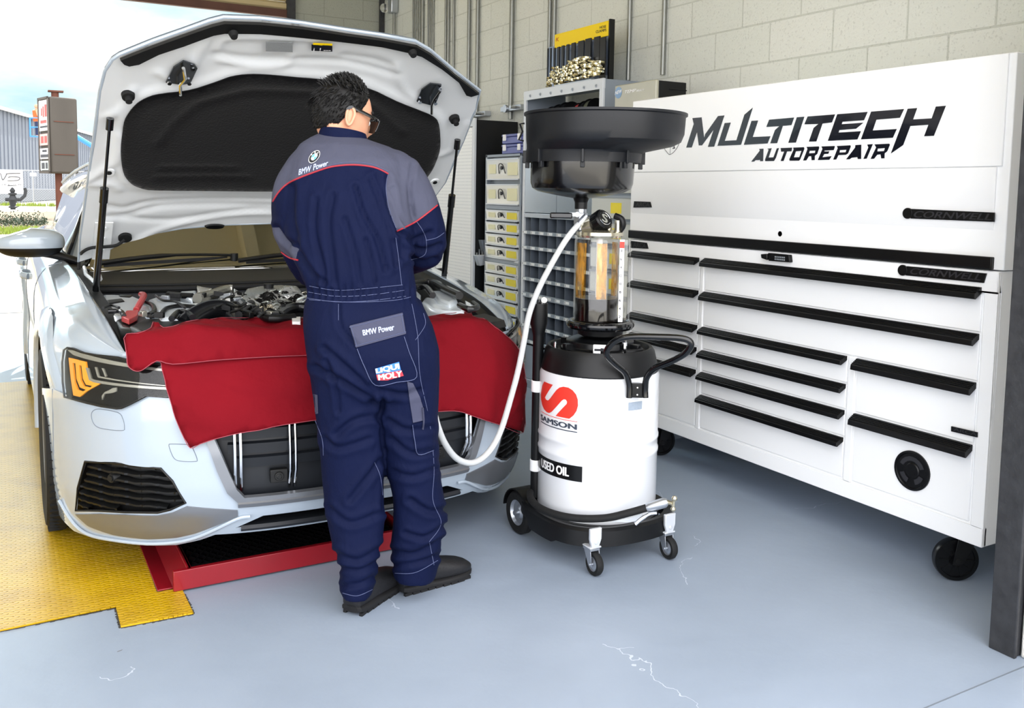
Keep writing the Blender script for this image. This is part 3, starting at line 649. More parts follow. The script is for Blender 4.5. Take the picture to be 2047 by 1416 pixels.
# drawer tower
ya, yb = B(Z8, 368, 300)[1]+.004, B(Z8, 132, 600)[1]; zt = B(Z8, 145, 290)[2]
tower = thing('drawer_tower', 'narrow grey tower of clear-front parts drawers with yellow labels', 'drawer tower', (3.28, (ya+yb)/2, 0))
M['clearfront'] = mat('clear_drawer_front', '#d5d8d4', .12, spec=.7, coat=.5); M['ylab'] = mat('yellow_label', '#f0dc3a', .55); M['plab'] = mat('pale_label', '#f1ecc4', .6)
m = MB().box((XB+.03, ya, 0), (3.44, yb, zt))
m.box((XB-.004, ya, 0), (XB+.03, ya+.022, zt)).box((XB-.004, yb-.022, 0), (XB+.03, yb, zt)).box((XB-.004, ya, zt-.018), (XB+.03, yb, zt))
rows = [(308, 452), (474, 613), (642, 716), (722, 796), (800, 878), (884, 962), (986, 1060), (1064, 1140), (1148, 1228), (1236, 1312)]
zz_ = []
for a, b in rows:
    za, zb_ = B(Z8, 250, a)[2], B(Z8, 250, b)[2]; zz_.append((zb_, za))
for zc_ in (B(Z8, 250, 627)[2], B(Z8, 250, 974)[2]): m.box((XB-.003, ya, zc_-.016), (XB+.03, yb, zc_+.016))
for k in range(3): b0 = zz_[-1][0]; zz_.append((b0-.125, b0-.012))
m.build('frame', 'greymetal', tower, bevel=.002)
for i, (z0, z1_) in enumerate(zz_):
    big = i < 2; y0_, y1_ = ya+.026, yb-.026; h = z1_-z0
    d = MB().prism([(XB+.02, y0_, z0+.003), (XB-.004, y0_, z0+.003), (XB-.012, y0_, z1_-.008), (XB-.012, y0_, z1_-.003), (XB+.02, y0_, z1_-.003)], (0, y1_-y0_, 0)).build('drawer', 'clearfront', tower, bevel=.002)
    MB().box((XB-.016, y0_, z1_-.012), (XB-.010, y1_, z1_-.004)).box((XB-.014, y0_, z0+.002), (XB-.006, y1_, z0+.010)).build('drawer_rim', 'zinc', d)
    yc = (y0_+y1_)/2; w_ = y1_-y0_
    MB().box((XB-.0125, y0_+.04*w_, z0+h*.22), (XB-.009, y0_+.33*w_, z0+h*.78)).build('label', 'plab' if big else 'ylab', d)
    MB().box((XB-.0120, y1_-.30*w_, z0+h*.3), (XB-.009, y1_-.08*w_, z0+h*.72)).build('label', 'plab', d)
    hn = MB().tube(smooth([(XB-.01, yc-.045, z0+h*.3), (XB-.022, yc-.03, z0+h*.66), (XB-.026, yc, z0+h*.74), (XB-.022, yc+.03, z0+h*.66), (XB-.01, yc+.045, z0+h*.3)], 4), .0035, n=6)
    hn.cyl((XB-.01, yc, z0+h*.55), (XB-.022, yc, z0+h*.55), .013, n=12)
    hn.build('pull', 'ink' , d)
# two blue cases on top of the tower
M['bluecase'] = mat('blue_case', '#5b63a6', .35)
for i in range(2):
    z0 = zt+.001+i*.072; t = thing('parts_case', 'flat blue parts case with two white latches, %s of two on the drawer tower' % ('lower' if i == 0 else 'upper'), 'case', (3.27, (ya+yb)/2-.03, z0), 'blue parts cases')
    y0_, y1_ = ya+.006, B(Z8, 220, 240)[1]
    MB().box((XB+.02, y0_, z0), (XB+.28, y1_, z0+.048)).build('case_body', 'bluecase', t, bevel=.006)
    MB().box((XB+.016, y0_-.002, z0+.049), (XB+.284, y1_+.002, z0+.068)).build('case_lid', 'bluecase', t, bevel=.006)
    for f in (.2, .85): y = y0_+(y1_-y0_)*f; MB().box((XB+.008, y-.018, z0+.022), (XB+.02, y+.018, z0+.066)).build('latch', 'whitelabel', t, bevel=.003)
# tall cabinet with perforated white front and black side
YC0 = 6.02; XC = onx(948.6, 300, 3)[0]/onx(948.6, 300, 3)[1]*YC0; zc1 = ony(950, 239, YC0)[2]
def perf():
    m = mat('perforated_white', '#f4f5f6', .35); t = m.node_tree; b = t.nodes['Principled BSDF']; g = N(t, 'ShaderNodeNewGeometry')
    v = N(t, 'ShaderNodeVectorMath', operation='SCALE'); v.inputs[3].default_value = 40; L(t, g.outputs['Position'], v.inputs[0])
    f = N(t, 'ShaderNodeVectorMath', operation='FRACTION'); L(t, v.outputs[0], f.inputs[0])
    s = N(t, 'ShaderNodeVectorMath', operation='SUBTRACT'); s.inputs[1].default_value = (.5, .5, .5); L(t, f.outputs[0], s.inputs[0])
    mm = N(t, 'ShaderNodeVectorMath', operation='MULTIPLY'); mm.inputs[1].default_value = (0, 1, 1); L(t, s.outputs[0], mm.inputs[0])
    ln = N(t, 'ShaderNodeVectorMath', operation='LENGTH'); L(t, mm.outputs[0], ln.inputs[0])
    lt = N(t, 'ShaderNodeMath', operation='LESS_THAN'); lt.inputs[1].default_value = .17; L(t, ln.outputs[1], lt.inputs[0])
    mx = N(t, 'ShaderNodeMix', data_type='RGBA'); mx.inputs[6].default_value = lin('#f4f5f6'); mx.inputs[7].default_value = lin('#c6c9d0'); L(t, lt.outputs[0], mx.inputs[0]); L(t, mx.outputs[2], b.inputs['Base Color'])
    return m
M['perf'] = perf(); M['blackcab'] = mat('black_cabinet_side', '#0d0e11', .5)
tall = thing('tall_cabinet', 'tall cabinet with perforated white doors and matt black side behind the car', 'cabinet', ((XC+XW)/2, 6.7, 0))
MB().box((XC+.01, YC0, 0), (XW-.01, 7.35, zc1)).build('cabinet_body', 'blackcab', tall, bevel=.003)
MB().box((XC-.004, YC0-.003, 0), (XC+.014, YC0+.028, zc1+.012)).box((XC-.004, 7.32, 0), (XC+.014, 7.36, zc1+.012)).box((XC-.004, YC0+.028, zc1-.05), (XC+.014, 7.32, zc1+.012)).build('front_frame', 'lightmetal', tall, bevel=.002)
MB().box((XC-.006, YC0+.034, .05), (XC+.012, 6.68, zc1-.055)).build('perforated_door', 'perf', tall, bevel=.004)
MB().box((XC-.006, 6.69, .05), (XC+.012, 7.315, zc1-.055)).build('perforated_door', 'perf', tall, bevel=.004)
p = ony(948, 533, YC0); t = thing('tool_tray', 'white slanted tray of small sockets stuck to the black cabinet side', 'tool tray', (p[0]+.1, YC0-.04, p[2]-.08))
q0 = ony(*Z8(35, 930), YC0); q1 = ony(*Z8(118, 930), YC0); q2 = ony(*Z8(60, 1000), YC0)
MB().prism([(q0[0], YC0-.1, q0[2]), (q1[0], YC0-.1, q1[2]+.004), (q1[0], YC0-.06, q2[2]+.01), (q0[0]+.05, YC0-.06, q2[2])], (0, .058, 0)).build('tray', 'lightmetal', t, bevel=.003)
for k in range(7): MB().cyl((q0[0]+.02+k*.022, YC0-.06, q0[2]-.01), (q0[0]+.015+k*.022, YC0-.07, q0[2]+.02+.012*((k*5) % 3)), .006, n=8).build('socket', 'steel', t)
q3 = ony(*Z8(82, 835), YC0); tag(MB().prism([(q3[0], YC0-.06, q3[2]), (q3[0]+.13, YC0-.06, q3[2]), (q3[0]+.13, YC0-.06, q3[2]-.12), (q3[0]+.03, YC0-.06, q3[2]-.12)], (0, .055, 0)).build('paper_holder', 'greymetal', bevel=.002), 'grey paper holder on the black cabinet side above the tray', 'holder')
# ---------------- hose clamp rack on top of the frame
Yh1 = B(Zb, 390, 300, 3.24)[1]; XH = 3.24
c00 = B(Zb, 390, 372, XH); c10 = B(Zb, 998, 245, XH); c11 = B(Zb, 998, 62, XH); c01 = B(Zb, 390, 218, XH)
base_z = ZTOP
hc = thing('hose_clamp_rack', 'black hose clamp rack with yellow header board standing on the storage frame', 'clamp rack', (XH, (c00[1]+c10[1])/2, base_z))
yr_, yl_ = c10[1], c00[1]; ztop = c11[2]; zyb = (c00[2]+c10[2])/2-.0
ylw = B(Zb, 310, 500, XH)[1]
M['hcblack'] = mat('rack_black', '#0c0d0f', .3)
MB().box((XH+.006, yr_-.012, base_z), (XH+.02, ylw, zyb+.02)).build('backboard', mat('backboard_grey', '#8e9cb4', .2, metal=.4), hc)
MB().box((XH-.006, yr_-.022, base_z), (XH+.03, yr_-.009, ztop+.006)).build('side_post', 'hcblack', hc)
hb = MB().box((XH-.002, yr_-.008, zyb), (XH+.006, yl_, ztop)).build('header_board', 'yellow', hc, bevel=.002)
text_into(MB(), 'HOSE', quad(*[B(Zb, x, y, XH-.003) for x, y in ((898, 158), (972, 142), (972, 112), (898, 128))]), bold=.02).build('lettering', 'ink', hb)
text_into(MB(), 'CLAMPS', quad(*[B(Zb, x, y, XH-.003) for x, y in ((855, 207), (975, 183), (975, 152), (855, 176))]), bold=.02).build('lettering', 'ink', hb)
M['orangeprint'] = mat('orange_print', '#c46a10', .5)
text_into(MB(), 'K', quad(*[B(Zb, x, y, XH-.003) for x, y in ((405, 300), (440, 296), (440, 252), (405, 258))]), bold=.03, shear=.2).build('lettering', 'orangeprint', hb)
MB().box((XH-.12, yr_, base_z+.001), (XH+.005, B(Zb, 195, 820, XH-.1)[1]-.25, base_z+.012)).build('tray_base', 'zinc', hc)
peg = MB()
xs_ = [(330, 382, 668, 5), (362, 378, 650, 6), (405, 376, 640, 8), (452, 366, 600, 12), (500, 352, 590, 13), (556, 338, 590, 13), (620, 322, 560, 20), (708, 302, 560, 32), (788, 276, 560, 32), (888, 255, 540, 32), (955, 262, 700, 30)]
for i, (x, y0_, y1_, w) in enumerate(xs_):
    a = B(Zb, x-w, y0_, XH-.02); b = B(Zb, x+w, y0_, XH-.02); c = B(Zb, x, y1_+100, XH-.02)
    MB().box((XH-.034, b[1], max(base_z+.012, c[2]-.02)), (XH-.026, a[1], a[2])).build('hanging_strap', 'hcblack', hc)
# individual clamps: worm-drive rings
M['gold'] = mat('clamp_steel', '#cfc59f', .22, metal=1.); M['silv'] = mat('clamp_screw_steel', '#dadbd6', .15, metal=1.)
def clampmesh(r, nm):
    mb = MB(); n = 20
    P = [[(math.cos(2*math.pi*i/n)*(r+o), h, math.sin(2*math.pi*i/n)*(r+o)) for o, h in ((0, -.005), (.0012, -.005), (.0012, .005), (0, .005), (0, -.005))] for i in range(n+1)]
    mb.grid(P); return mb
protos = {}
rr = random.Random(5)
cols_ = [(340, 760, 5, .010), (375, 740, 6, .011), (405, 735, 7, .012), (450, 730, 8, .013), (500, 715, 7, .016), (550, 705, 7, .018), (605, 695, 7, .021), (670, 680, 8, .026), (750, 665, 7, .027), (830, 655, 6, .031), (890, 640, 6, .031)]
nc = 0
ordw = ['lowest', 'second', 'third', 'fourth', 'fifth', 'sixth', 'seventh', 'eighth', 'ninth', 'tenth', 'eleventh', 'twelfth', 'thirteenth', 'fourteenth', 'fifteenth']
lvl = ['lowest', 'second lowest', 'third from the bottom', 'fourth from the bottom', 'fifth from the bottom', 'sixth from the bottom', 'seventh from the bottom', 'topmost']
pn = ['first', 'second', 'third', 'fourth', 'fifth', 'sixth', 'seventh', 'eighth', 'ninth', 'tenth', 'eleventh']
for ci, (x, y, k, r) in enumerate(cols_):
    base = B(Zb, x, 600, XH-.06)
    zmin = base_z+.014+r; ztopc = B(Zb, x, [690, 640, 600, 590, 580, 575, 520, 470, 470, 510, 520][ci], XH-.06)[2]-r*.3
    k = max(k, min(14, int((ztopc-zmin)/.0115)+1))
    for j in range(k):
        z = zmin+(ztopc-zmin)*j/max(1, k-1)
        if r not in protos:
            o = clampmesh(r, 0).build('hose_clamp', 'gold', loc=(0, 0, 0))
            MB().box((-.004, -.006, r-.001), (.010, .006, r+.007)).cyl((.010, 0, r+.003), (.016, 0, r+.003), .0035, n=6).build('screw_housing', 'silv', o)
            protos[r] = (o, True)
        o, first = protos[r]
        c = o if first else copy_tree(o); protos[r] = (o, False)
        c.location = (XH-.048-rr.uniform(0, .03)-r*.3, base[1]+rr.uniform(-.004, .004), z); c.rotation_euler = Matrix.Rotation(rr.uniform(-.3, .3), 3, 'X').to_4x4().to_3x3().to_euler() if False else (Matrix.Rotation(rr.uniform(0, 6.2), 3, 'Z') @ Matrix.Rotation(math.pi/2+rr.uniform(-.35, .35), 3, 'X') @ Matrix.Rotation(rr.uniform(0, 6.2), 3, 'Y')).to_euler()
        tag(c, 'hose clamp on the %s strap from the left, %s' % (pn[ci], 'topmost in its bunch' if j == k-1 else 'lowest in its bunch' if j == 0 else ordw[j]+' from the bottom'), 'hose clamp', 'hose clamps hanging under the yellow board')
# ---------------- boxed heater tool display and clear drawers right of the frame
XD = 3.02; rA = onx(1311.5, 165, 3); Yd0 = XD/(rA[0]/rA[1]); Yd1 = onx(1229, 175, XD)[1]
rBk = onx(1372, 180, 3); xb = min(3.43, (rBk[0]/rBk[1])*Yd0)
zt_ = onx(1311, 160, XD)[2]
tb = thing('display_box', 'black display box with a pale printed clear front beside the hutch', 'display box', ((XD+xb)/2, (Yd0+Yd1)/2, 1.6))
MB().box((XD+.02, Yd0, zt_-.30), (xb, Yd1, zt_)).box((XD+.09, Yd0-.003, zt_-.045), (xb+.004, Yd0+.01, zt_-.038)).build('box_body', 'black', tb, bevel=.006)
M['paleprint'] = mat('pale_yellow_print', '#b3b1a0', .15, coat=.6, var=.12, vscale=7)
fp = MB().box((XD, Yd0, zt_-.30), (XD+.022, Yd1, zt_+.004)).build('clear_front', 'paleprint', tb, bevel=.006)
q = [onx(*Zb(x, y), XD-.001) for x, y in ((1180, 890), (1310, 870), (1310, 835), (1180, 855))]
text_into(MB(), 'TEMP', quad(*q), bold=.03, shear=.1).build('lettering', 'whitelabel', fp)
q = [onx(*Zb(x, y), XD-.001) for x, y in ((1315, 868), (1400, 858), (1400, 840), (1315, 848))]
text_into(MB(), 'SELECT', quad(*q), bold=.03, shear=.1).build('lettering', 'whitelabel', fp)
pc = onx(*Zb(1112, 880), XD-.0008); MB().cyl(pc, pc-np.array([.0008, 0, 0]), .032, n=32).build('round_print', mat('blue_print', '#7f9fc4', .3), fp)
q = [onx(*Zb(x, y), XD-.002) for x, y in ((1075, 905), (1150, 880), (1150, 840), (1075, 865))]
text_into(MB(), 'NEW', quad(*q), bold=.03, shear=.1).build('lettering', 'whitelabel', fp)
st = thing('drawer_cabinet', 'small grey cabinet of clear drawers between the storage frame and the tool cabinet', 'drawer cabinet', (3.2, (Yd0+Yd1)/2, 0))
MB().box((XD+.03, Y1+.02, 0), (3.44, YR-.02, zt_-.302)).build('cabinet_body', 'greymetal', st, bevel=.003)
zz0 = zt_-.31
for k in range(9):
    za = zz0-.012-k*.145; zb2 = za-.13
    d = MB().box((XD+.012, Y1+.03, zb2), (XD+.034, YR-.03, za)).build('drawer', 'clearfront', st, bevel=.003)
    MB().box((XD+.006, Y1+.03, za-.012), (XD+.014, YR-.03, za)).build('drawer_rim', 'zinc', d)
    MB().box((XD+.0095, Y1+.35, zb2+.03), (XD+.013, Y1+.45, zb2+.09)).build('label', 'ylab', d)
# ================================================================ mobile waste oil drainer
DC = np.array([1.975, 2.79, 0.]); DD = np.linalg.norm(DC); dv = DC/DD; rt = np.array([dv[1], -dv[0], 0])
def AT(px, py, dep): r = ray(px, py); return C_+dep/(r@dv)*r
def LC(u, w, z): return DC+rt*u-dv*w+np.array([0, 0, z])      # u to the right, w towards the street
M['drumwhite'] = mat('drum_white', '#e2e4e7', .22, coat=.4); M['steelpaint'] = mat('fender_grey', '#dfe3e8', .25, metal=.4, coat=.3)
M['red'] = mat('red_print', '#e23a2e', .35); M['navyprint'] = mat('navy_print', '#3c4350', .4)
dr_ = thing('waste_oil_drainer', 'white wheeled drum with black pan and clear oil jar beside the toolbox', 'oil drainer', (DC[0], DC[1], 0))
RD = .228
drum = MB().lathe([(.20, .135), (.222, .14), (RD, .16), (RD, .372), (RD+.003, .378), (RD+.003, .388), (RD, .395), (RD, .425), (RD+.003, .431), (RD+.003, .440), (RD, .447), (RD, .668), (.222, .684), (.20, .688)], DC, n=96).build('drum', 'drumwhite', dr_, ang=28)
def oncyl(px, py, c=DC, r=RD+.0012):
    d = ray(px, py); o = C_-c; a = d[0]**2+d[1]**2; b = 2*(o[0]*d[0]+o[1]*d[1]); cc = o[0]**2+o[1]**2-r*r; t = (-b-math.sqrt(max(0, b*b-4*a*cc)))/2/a
    p = C_+t*d; return math.atan2(p[1]-c[1], p[0]-c[0])*r, p[2]
def cyl(r): return lambda s, z: (DC[0]+math.cos(s/(RD+.0012))*r, DC[1]+math.sin(s/(RD+.0012))*r, z)
Ps = zm(1060, 740, 5.9)
def cq(x, y): s, z = oncyl(*Ps(x, y)); return (s if s < 0 else s-2*math.pi*(RD+.0012), z)
SO = [(165, 135), (140, 190), (127, 260), (127, 340), (140, 410), (165, 465), (195, 497), (225, 507), (255, 490), (310, 430), (370, 362), (395, 345), (420, 350), (435, 375), (430, 400), (300, 540), (460, 575), (510, 535), (545, 485), (563, 420), (560, 350), (540, 290), (500, 240), (450, 208), (390, 197), (345, 207), (310, 235), (235, 335), (210, 360), (185, 350), (172, 325), (190, 290), (265, 175)]
patch('drum_logo', [cq(*p) for p in SO], cyl(RD+.0015), 'red', drum, res=.01, thick=.001)
def bandline(x0, y0, x1, y1, h, m, nm):
    a, b = cq(x0, y0), cq(x1, y1); patch(nm, [(a[0], a[1]-h), (b[0], b[1]-h), (b[0], b[1]+h), (a[0], a[1]+h)], cyl(RD+.0015), m, drum, res=.012, thick=.001)
bandline(130, 487, 555, 612, .0008, 'red', 'logo_line'); bandline(128, 605, 553, 736, .0016, 'navyprint', 'logo_line')
def cyltext(s, p00, p10, p11, p01, r, m, nm, **k):
    a, b, c, d = [np.array(cq(*p)) for p in (p00, p10, p11, p01)]; f = cyl(r)
    mb = text_into(MB(), s, lambda u, v: f(*(((a*(1-u)+b*u)*(1-v)+(d*(1-u)+c*u)*v))), **k); return mb.build(nm, m, drum, flatshade=True)
cyltext('SAMSON', (126, 580), (552, 708), (552, 643), (126, 516), RD+.0018, 'navyprint', 'logo_lettering', bold=.045)
a = cq(92, 950); b = cq(614, 1140); c = cq(608, 1322)
lt1 = (a[1]+b[1])/2; lt0 = (c[1]+cq(97, 1140)[1])/2
patch('drum_label', [(a[0], lt0), (b[0], lt0), (b[0], lt1), (a[0], lt1)], cyl(RD+.0015), 'blacksatin', drum, res=.012, thick=.001)
zt1 = lt1-.011; zt0 = lt0+.013; s0 = cq(137, 1100)[0]; s1 = cq(460, 1200)[0]; f = cyl(RD+.0030)
text_into(MB(), 'USED OIL', lambda u, v: f(s0+(s1-s0)*u, zt0+(zt1-zt0)*v), bold=.05).build('label_lettering', 'whitelabel', drum, flatshade=True)
pp = zm(1000, 560, 5.0575)
def cq2(x, y): s, z = oncyl(*pp(x, y)); return (s if s < 0 else s-2*math.pi*(RD+.0012), z)
a = cq2(1298, 1240); b = cq2(1432, 1305); patch('drum_sticker', [(a[0], a[1]), (b[0], a[1]), (b[0], b[1]), (a[0], b[1])], cyl(RD+.0015), mat('sticker', '#98a4b2', .3, var=.15, vscale=120), drum, res=.02, thick=.001)
# black lid
MB().lathe([(RD-.01, .672), (RD-.002, .686), (.216, .72), (.208, .755), (.198, .770), (.188, .768), (.182, .748), (.05, .745), (0, .745)], DC, n=72, cap=False).build('drum_lid', 'black', dr_, ang=25)
lid_ = MB().lathe([(.15, .746), (.148, .762), (.13, .768), (.128, .79), (.10, .80), (.06, .80), (0, .80)], DC, n=48, cap=False)
for g in range(0, 360, 60): lid_.obox(DC+np.array([math.cos(math.radians(g))*.14, math.sin(math.radians(g))*.14, .772]), ((math.cos(math.radians(g)), math.sin(math.radians(g)), 0), (-math.sin(math.radians(g)), math.cos(math.radians(g)), 0), (0, 0, 1)), (.022, .012, .012))
lid_.build('pump_base', 'blacksatin', dr_, bevel=.002)
p = LC(.0, .155, .778); MB().obox(p, (rt, dv, (0, 0, 1)), (.024, .006, .017)).build('rating_plate', 'whitelabel', dr_, bevel=.003)
MB().obox(p-dv*.0065-(0, 0, .001), (rt, dv, (0, 0, 1)), (.019, .001, .004)).build('plate_print', 'ink', dr_)
MB().cyl(LC(-.165, .09, .755), LC(-.165, .09, .785), .006, n=12).cyl(LC(-.165, .09, .785), LC(-.165, .09, .79), .004, n=12).build('bolt', 'chrome', dr_)
MB().cyl(LC(.09, .11, .76), LC(.09, .11, .80), .010, n=8).cyl(LC(.09, .11, .80), LC(.10, .09, .82), .007, n=8).build('drain_fitting', 'chrome', dr_)
hole = MB().lathe([(.034, 0), (.042, .004), (.04, .018), (.036, .022), (.030, .018), (.028, .002)], LC(.115, .07, .752), n=32, cap=False, sx=1.25).build('filler_port', 'black', dr_)
# jar
JR = .086; jc = DC-rt*.018
M['oil'] = mat('waste_oil', '#060302', .3, spec=.2); M['film'] = seethrough('amber_oil_film', .3, (1, .86, .5, 1), .05, '#c08a2a')
MB().lathe([(.060, .838), (.122, .836), (.128, .846), (.122, .858), (.108, .866), (.10, .862)], DC, n=56, cap=False).build('jar_collar', 'blackgloss', dr_)
MB().tube([DC+np.array([math.cos(g)*.118, math.sin(g)*.118, .852]) for g in np.arange(36)*math.pi/18], .013, n=10, closed=True).build('jar_seal', 'blackgloss', dr_)
MB().lathe([(.06, .80), (.085, .812), (.09, .838), (.05, .84)], DC, n=36).build('jar_foot', 'black', dr_)
jar = MB().lathe([(JR, .862), (JR, 1.168), (JR-.012, 1.186), (.03, 1.190), (.03, 1.187), (JR-.014, 1.183), (JR-.004, 1.166), (JR-.004, .862)], jc, n=56, cap=False).build('oil_jar', 'clear', dr_)
MB().lathe([(0, .862), (JR-.0055, .862), (JR-.0055, .950), (0, .950)], jc, n=48, cap=False).build('oil', 'oil', dr_)
fl = MB(); 
for a0, a1 in ((150, 205), (235, 262), (-30, 10)):
    fl.grid([[jc+np.array([math.cos(math.radians(g))*(JR-q_), math.sin(math.radians(g))*(JR-q_), z]) for g in np.linspace(a0, a1, 12)] for q_, z in ((.0052, .952), (.0052, 1.16), (.0060, 1.16), (.0060, .952), (.0052, .952))])
fl.build('oil_film', 'film', dr_)
# dip tubes inside, clear flat housing and scale at the right
MB().cyl(jc+(0.01, 0, .951), jc+(0.01, 0, 1.18), .012, n=16).build('dip_tube', 'whitelabel', dr_)
hs = MB(); hcn = DC+rt*.088
hs.lathe([(.021, .862), (.021, 1.172), (.019, 1.172), (.019, .862), (.021, .862)], hcn, n=24, cap=False).build('scale_housing', 'clear', dr_)
sc = MB().obox(DC+rt*.074-dv*.045+np.array([0, 0, 1.02]), (rt, dv, (0, 0, 1)), (.0085, .001, .155)).build('scale_strip', 'whitelabel', dr_)
tk = MB()
for k in range(9):
    z = .885+k*.031; c = DC+rt*.071-dv*.0465+np.array([0, 0, z]); qd = quad(c-rt*.004-(0, 0, .005), c+rt*.004-(0, 0, .005), c+rt*.004+(0, 0, .005), c-rt*.004+(0, 0, .005))
    text_into(tk, str((k+1)*2), qd, bold=.03)
    for j in range(3): tk.obox(c+rt*.008+(0, 0, .008*(j-1)), (rt, dv, (0, 0, 1)), (.002, .0002, .0006))
tk.build('scale_marks', 'ink', sc)
MB().obox(DC+rt*.074-dv*.0465+np.array([0, 0, 1.155]), (rt, dv, (0, 0, 1)), (.0085, .0004, .012)).build('scale_red_mark', 'red', sc)
# jar head, valve, knob
M['dirty'] = mat('oily_metal', '#c9c2ac', .2, metal=.9, var=.3, vscale=60)
hd_ = MB().lathe([(.086, 1.180), (.090, 1.188), (.088, 1.200), (.06, 1.208), (.035, 1.212), (.034, 1.222), (.02, 1.225)], DC-rt*.01, n=40).build('jar_head', 'dirty', dr_)
MB().cyl(LC(-.035, .0, 1.20), LC(-.052, .0, 1.25), .028, n=20).cyl(LC(-.062, .01, 1.212), LC(-.030, .03, 1.224), .034, n=10).build('elbow', 'dirty', dr_)
PC = DC-rt*.083
MB().cyl(PC+(0, 0, 1.205), PC+(0, 0, 1.29), .021, n=20).cyl(PC+(0, 0, 1.225), PC+(0, 0, 1.27), .027, n=8).build('ball_valve', 'zinc', dr_, bevel=.002)
MB().cyl(PC+(0, 0, 1.285), PC+(0, 0, 1.33), .024, n=24).lathe([(.024, 1.31), (.030, 1.325), (.06, 1.345)], PC, n=32, cap=False).build('pan_neck', 'black', dr_)
lv = MB().obox(AT(1122, 431, DD-.05), (rt, dv, (0, 0, 1)), (.042, .010, .011)).build('valve_lever', 'blackgloss', dr_, bevel=.005)
MB().obox(AT(1147, 429, DD-.05), (rt, dv, (0, 0, 1)), (.016, .005, .007)).cyl(AT(1154, 429, DD-.055), AT(1154, 429, DD), .010, n=10).build('lever_shank', 'zinc', dr_)
kd = rt*.62-dv*.62+np.array([0, 0, .48]); kd /= np.linalg.norm(kd); kc = AT(1193, 448, DD-.02)
kn = MB().lathe([(.030, 0), (.039, .006), (.039, .040), (.034, .047), (0, .047)], kc, kd, n=40)
_, u_, w_ = kn.frame(kd)
for k in range(28): g = 2*math.pi*k/28; e_ = u_*math.cos(g)+w_*math.sin(g); kn.obox(kc+kd*.023+e_*.039, (e_, np.cross(kd, e_), kd), (.0016, .0018, .018))
kn = kn.build('pressure_knob', 'blacksatin', dr_)
kq = kc+kd*.0478; kr = rt-kd*(rt@kd); kr /= np.linalg.norm(kr); ku = np.cross(kd, kr); ku = ku if ku[2] > 0 else -ku
text_into(MB(), 'S', quad(kq-kr*.014-ku*.018, kq+kr*.014-ku*.018, kq+kr*.014+ku*.018, kq-kr*.014+ku*.018), bold=.04).build('knob_emblem', 'chrome', kn)
MB().tube([kq+(kr*math.cos(g)+ku*math.sin(g))*.026 for g in np.arange(32)*math.pi/16], .0012, n=6, closed=True).build('knob_ring', 'chrome', kn)
MB().cyl(kc-kd*.03, kc, .018, n=16).cyl(LC(.02, .01, 1.19), LC(.02, .01, 1.235), .016, n=14).cyl(LC(.055, .02, 1.195), LC(.055, .02, 1.245), .011, n=8).build('knob_stem', 'dirty', dr_)
MB().tube(smooth([LC(.06, .0, 1.20), LC(.075, .02, 1.225), LC(.07, .02, 1.25), LC(.045, .01, 1.262)], 5), .012, n=10).build('vent_elbow', 'black', dr_)
# pan and offset catch dish, lofted rings
def ring(u, r, z, n=96): c = DC+rt*u; return [c+np.array([math.cos(2*math.pi*i/n)*r, math.sin(2*math.pi*i/n)*r, z]) for i in range(n)]
pan = MB().grid([ring(-.083, .03, 1.325), ring(-.083, .10, 1.337), ring(-.083, .165, 1.350), ring(-.083, .186, 1.362), ring(-.083, .193, 1.382), ring(-.080, .196, 1.47), ring(-.080, .19, 1.47), ring(-.083, .184, 1.385), ring(-.083, .16, 1.362), ring(-.083, .02, 1.335)], closed=True)
pan.build('pan', mat('pan_black', '#08080a', .2, spec=.7, coat=.3), dr_)
dish = MB().grid([ring(-.078, .205, 1.458), ring(-.077, .216, 1.458), ring(-.076, .218, 1.492), ring(-.070, .222, 1.500), ring(-.020, .272, 1.522), ring(-.006, .288, 1.537), ring(-.001, .294, 1.565), ring(0, .297, 1.628), ring(0, .304, 1.632), ring(0, .304, 1.640), ring(0, .293, 1.640), ring(-.002, .286, 1.57), ring(-.01, .276, 1.545), ring(-.07, .214, 1.508), ring(-.078, .20, 1.50)], closed=True)
M['dishgrey'] = mat('black_dish_plastic', '#17191d', .42, spec=.4, bump=.03, bscale=180)
ds = dish.build('catch_dish', 'dishgrey', dr_)
cl = MB()
for k in range(8):
    g = math.radians(-125+45*k); e_ = np.array([math.cos(g), math.sin(g), 0]); t2 = np.array([-e_[1], e_[0], 0]); c = DC-rt*.077+e_*.222
    cl = MB(); cl.obox(c+(0, 0, 1.478), (e_, t2, (0, 0, 1)), (.007, .005, .024)).obox(c-e_*.010+(0, 0, 1.448), (e_, t2, (0, 0, 1)), (.008, .008, .012)); cl.build('dish_clip', 'dishgrey', dr_, bevel=.002)
hk = MB().tube([LC(-.298, .05, 1.60), LC(-.315, .05, 1.598), LC(-.305, .05, 1.57), LC(-.318, .05, 1.54), LC(-.300, .05, 1.535)], .004, n=6).build('dish_hook', 'dishgrey', dr_)
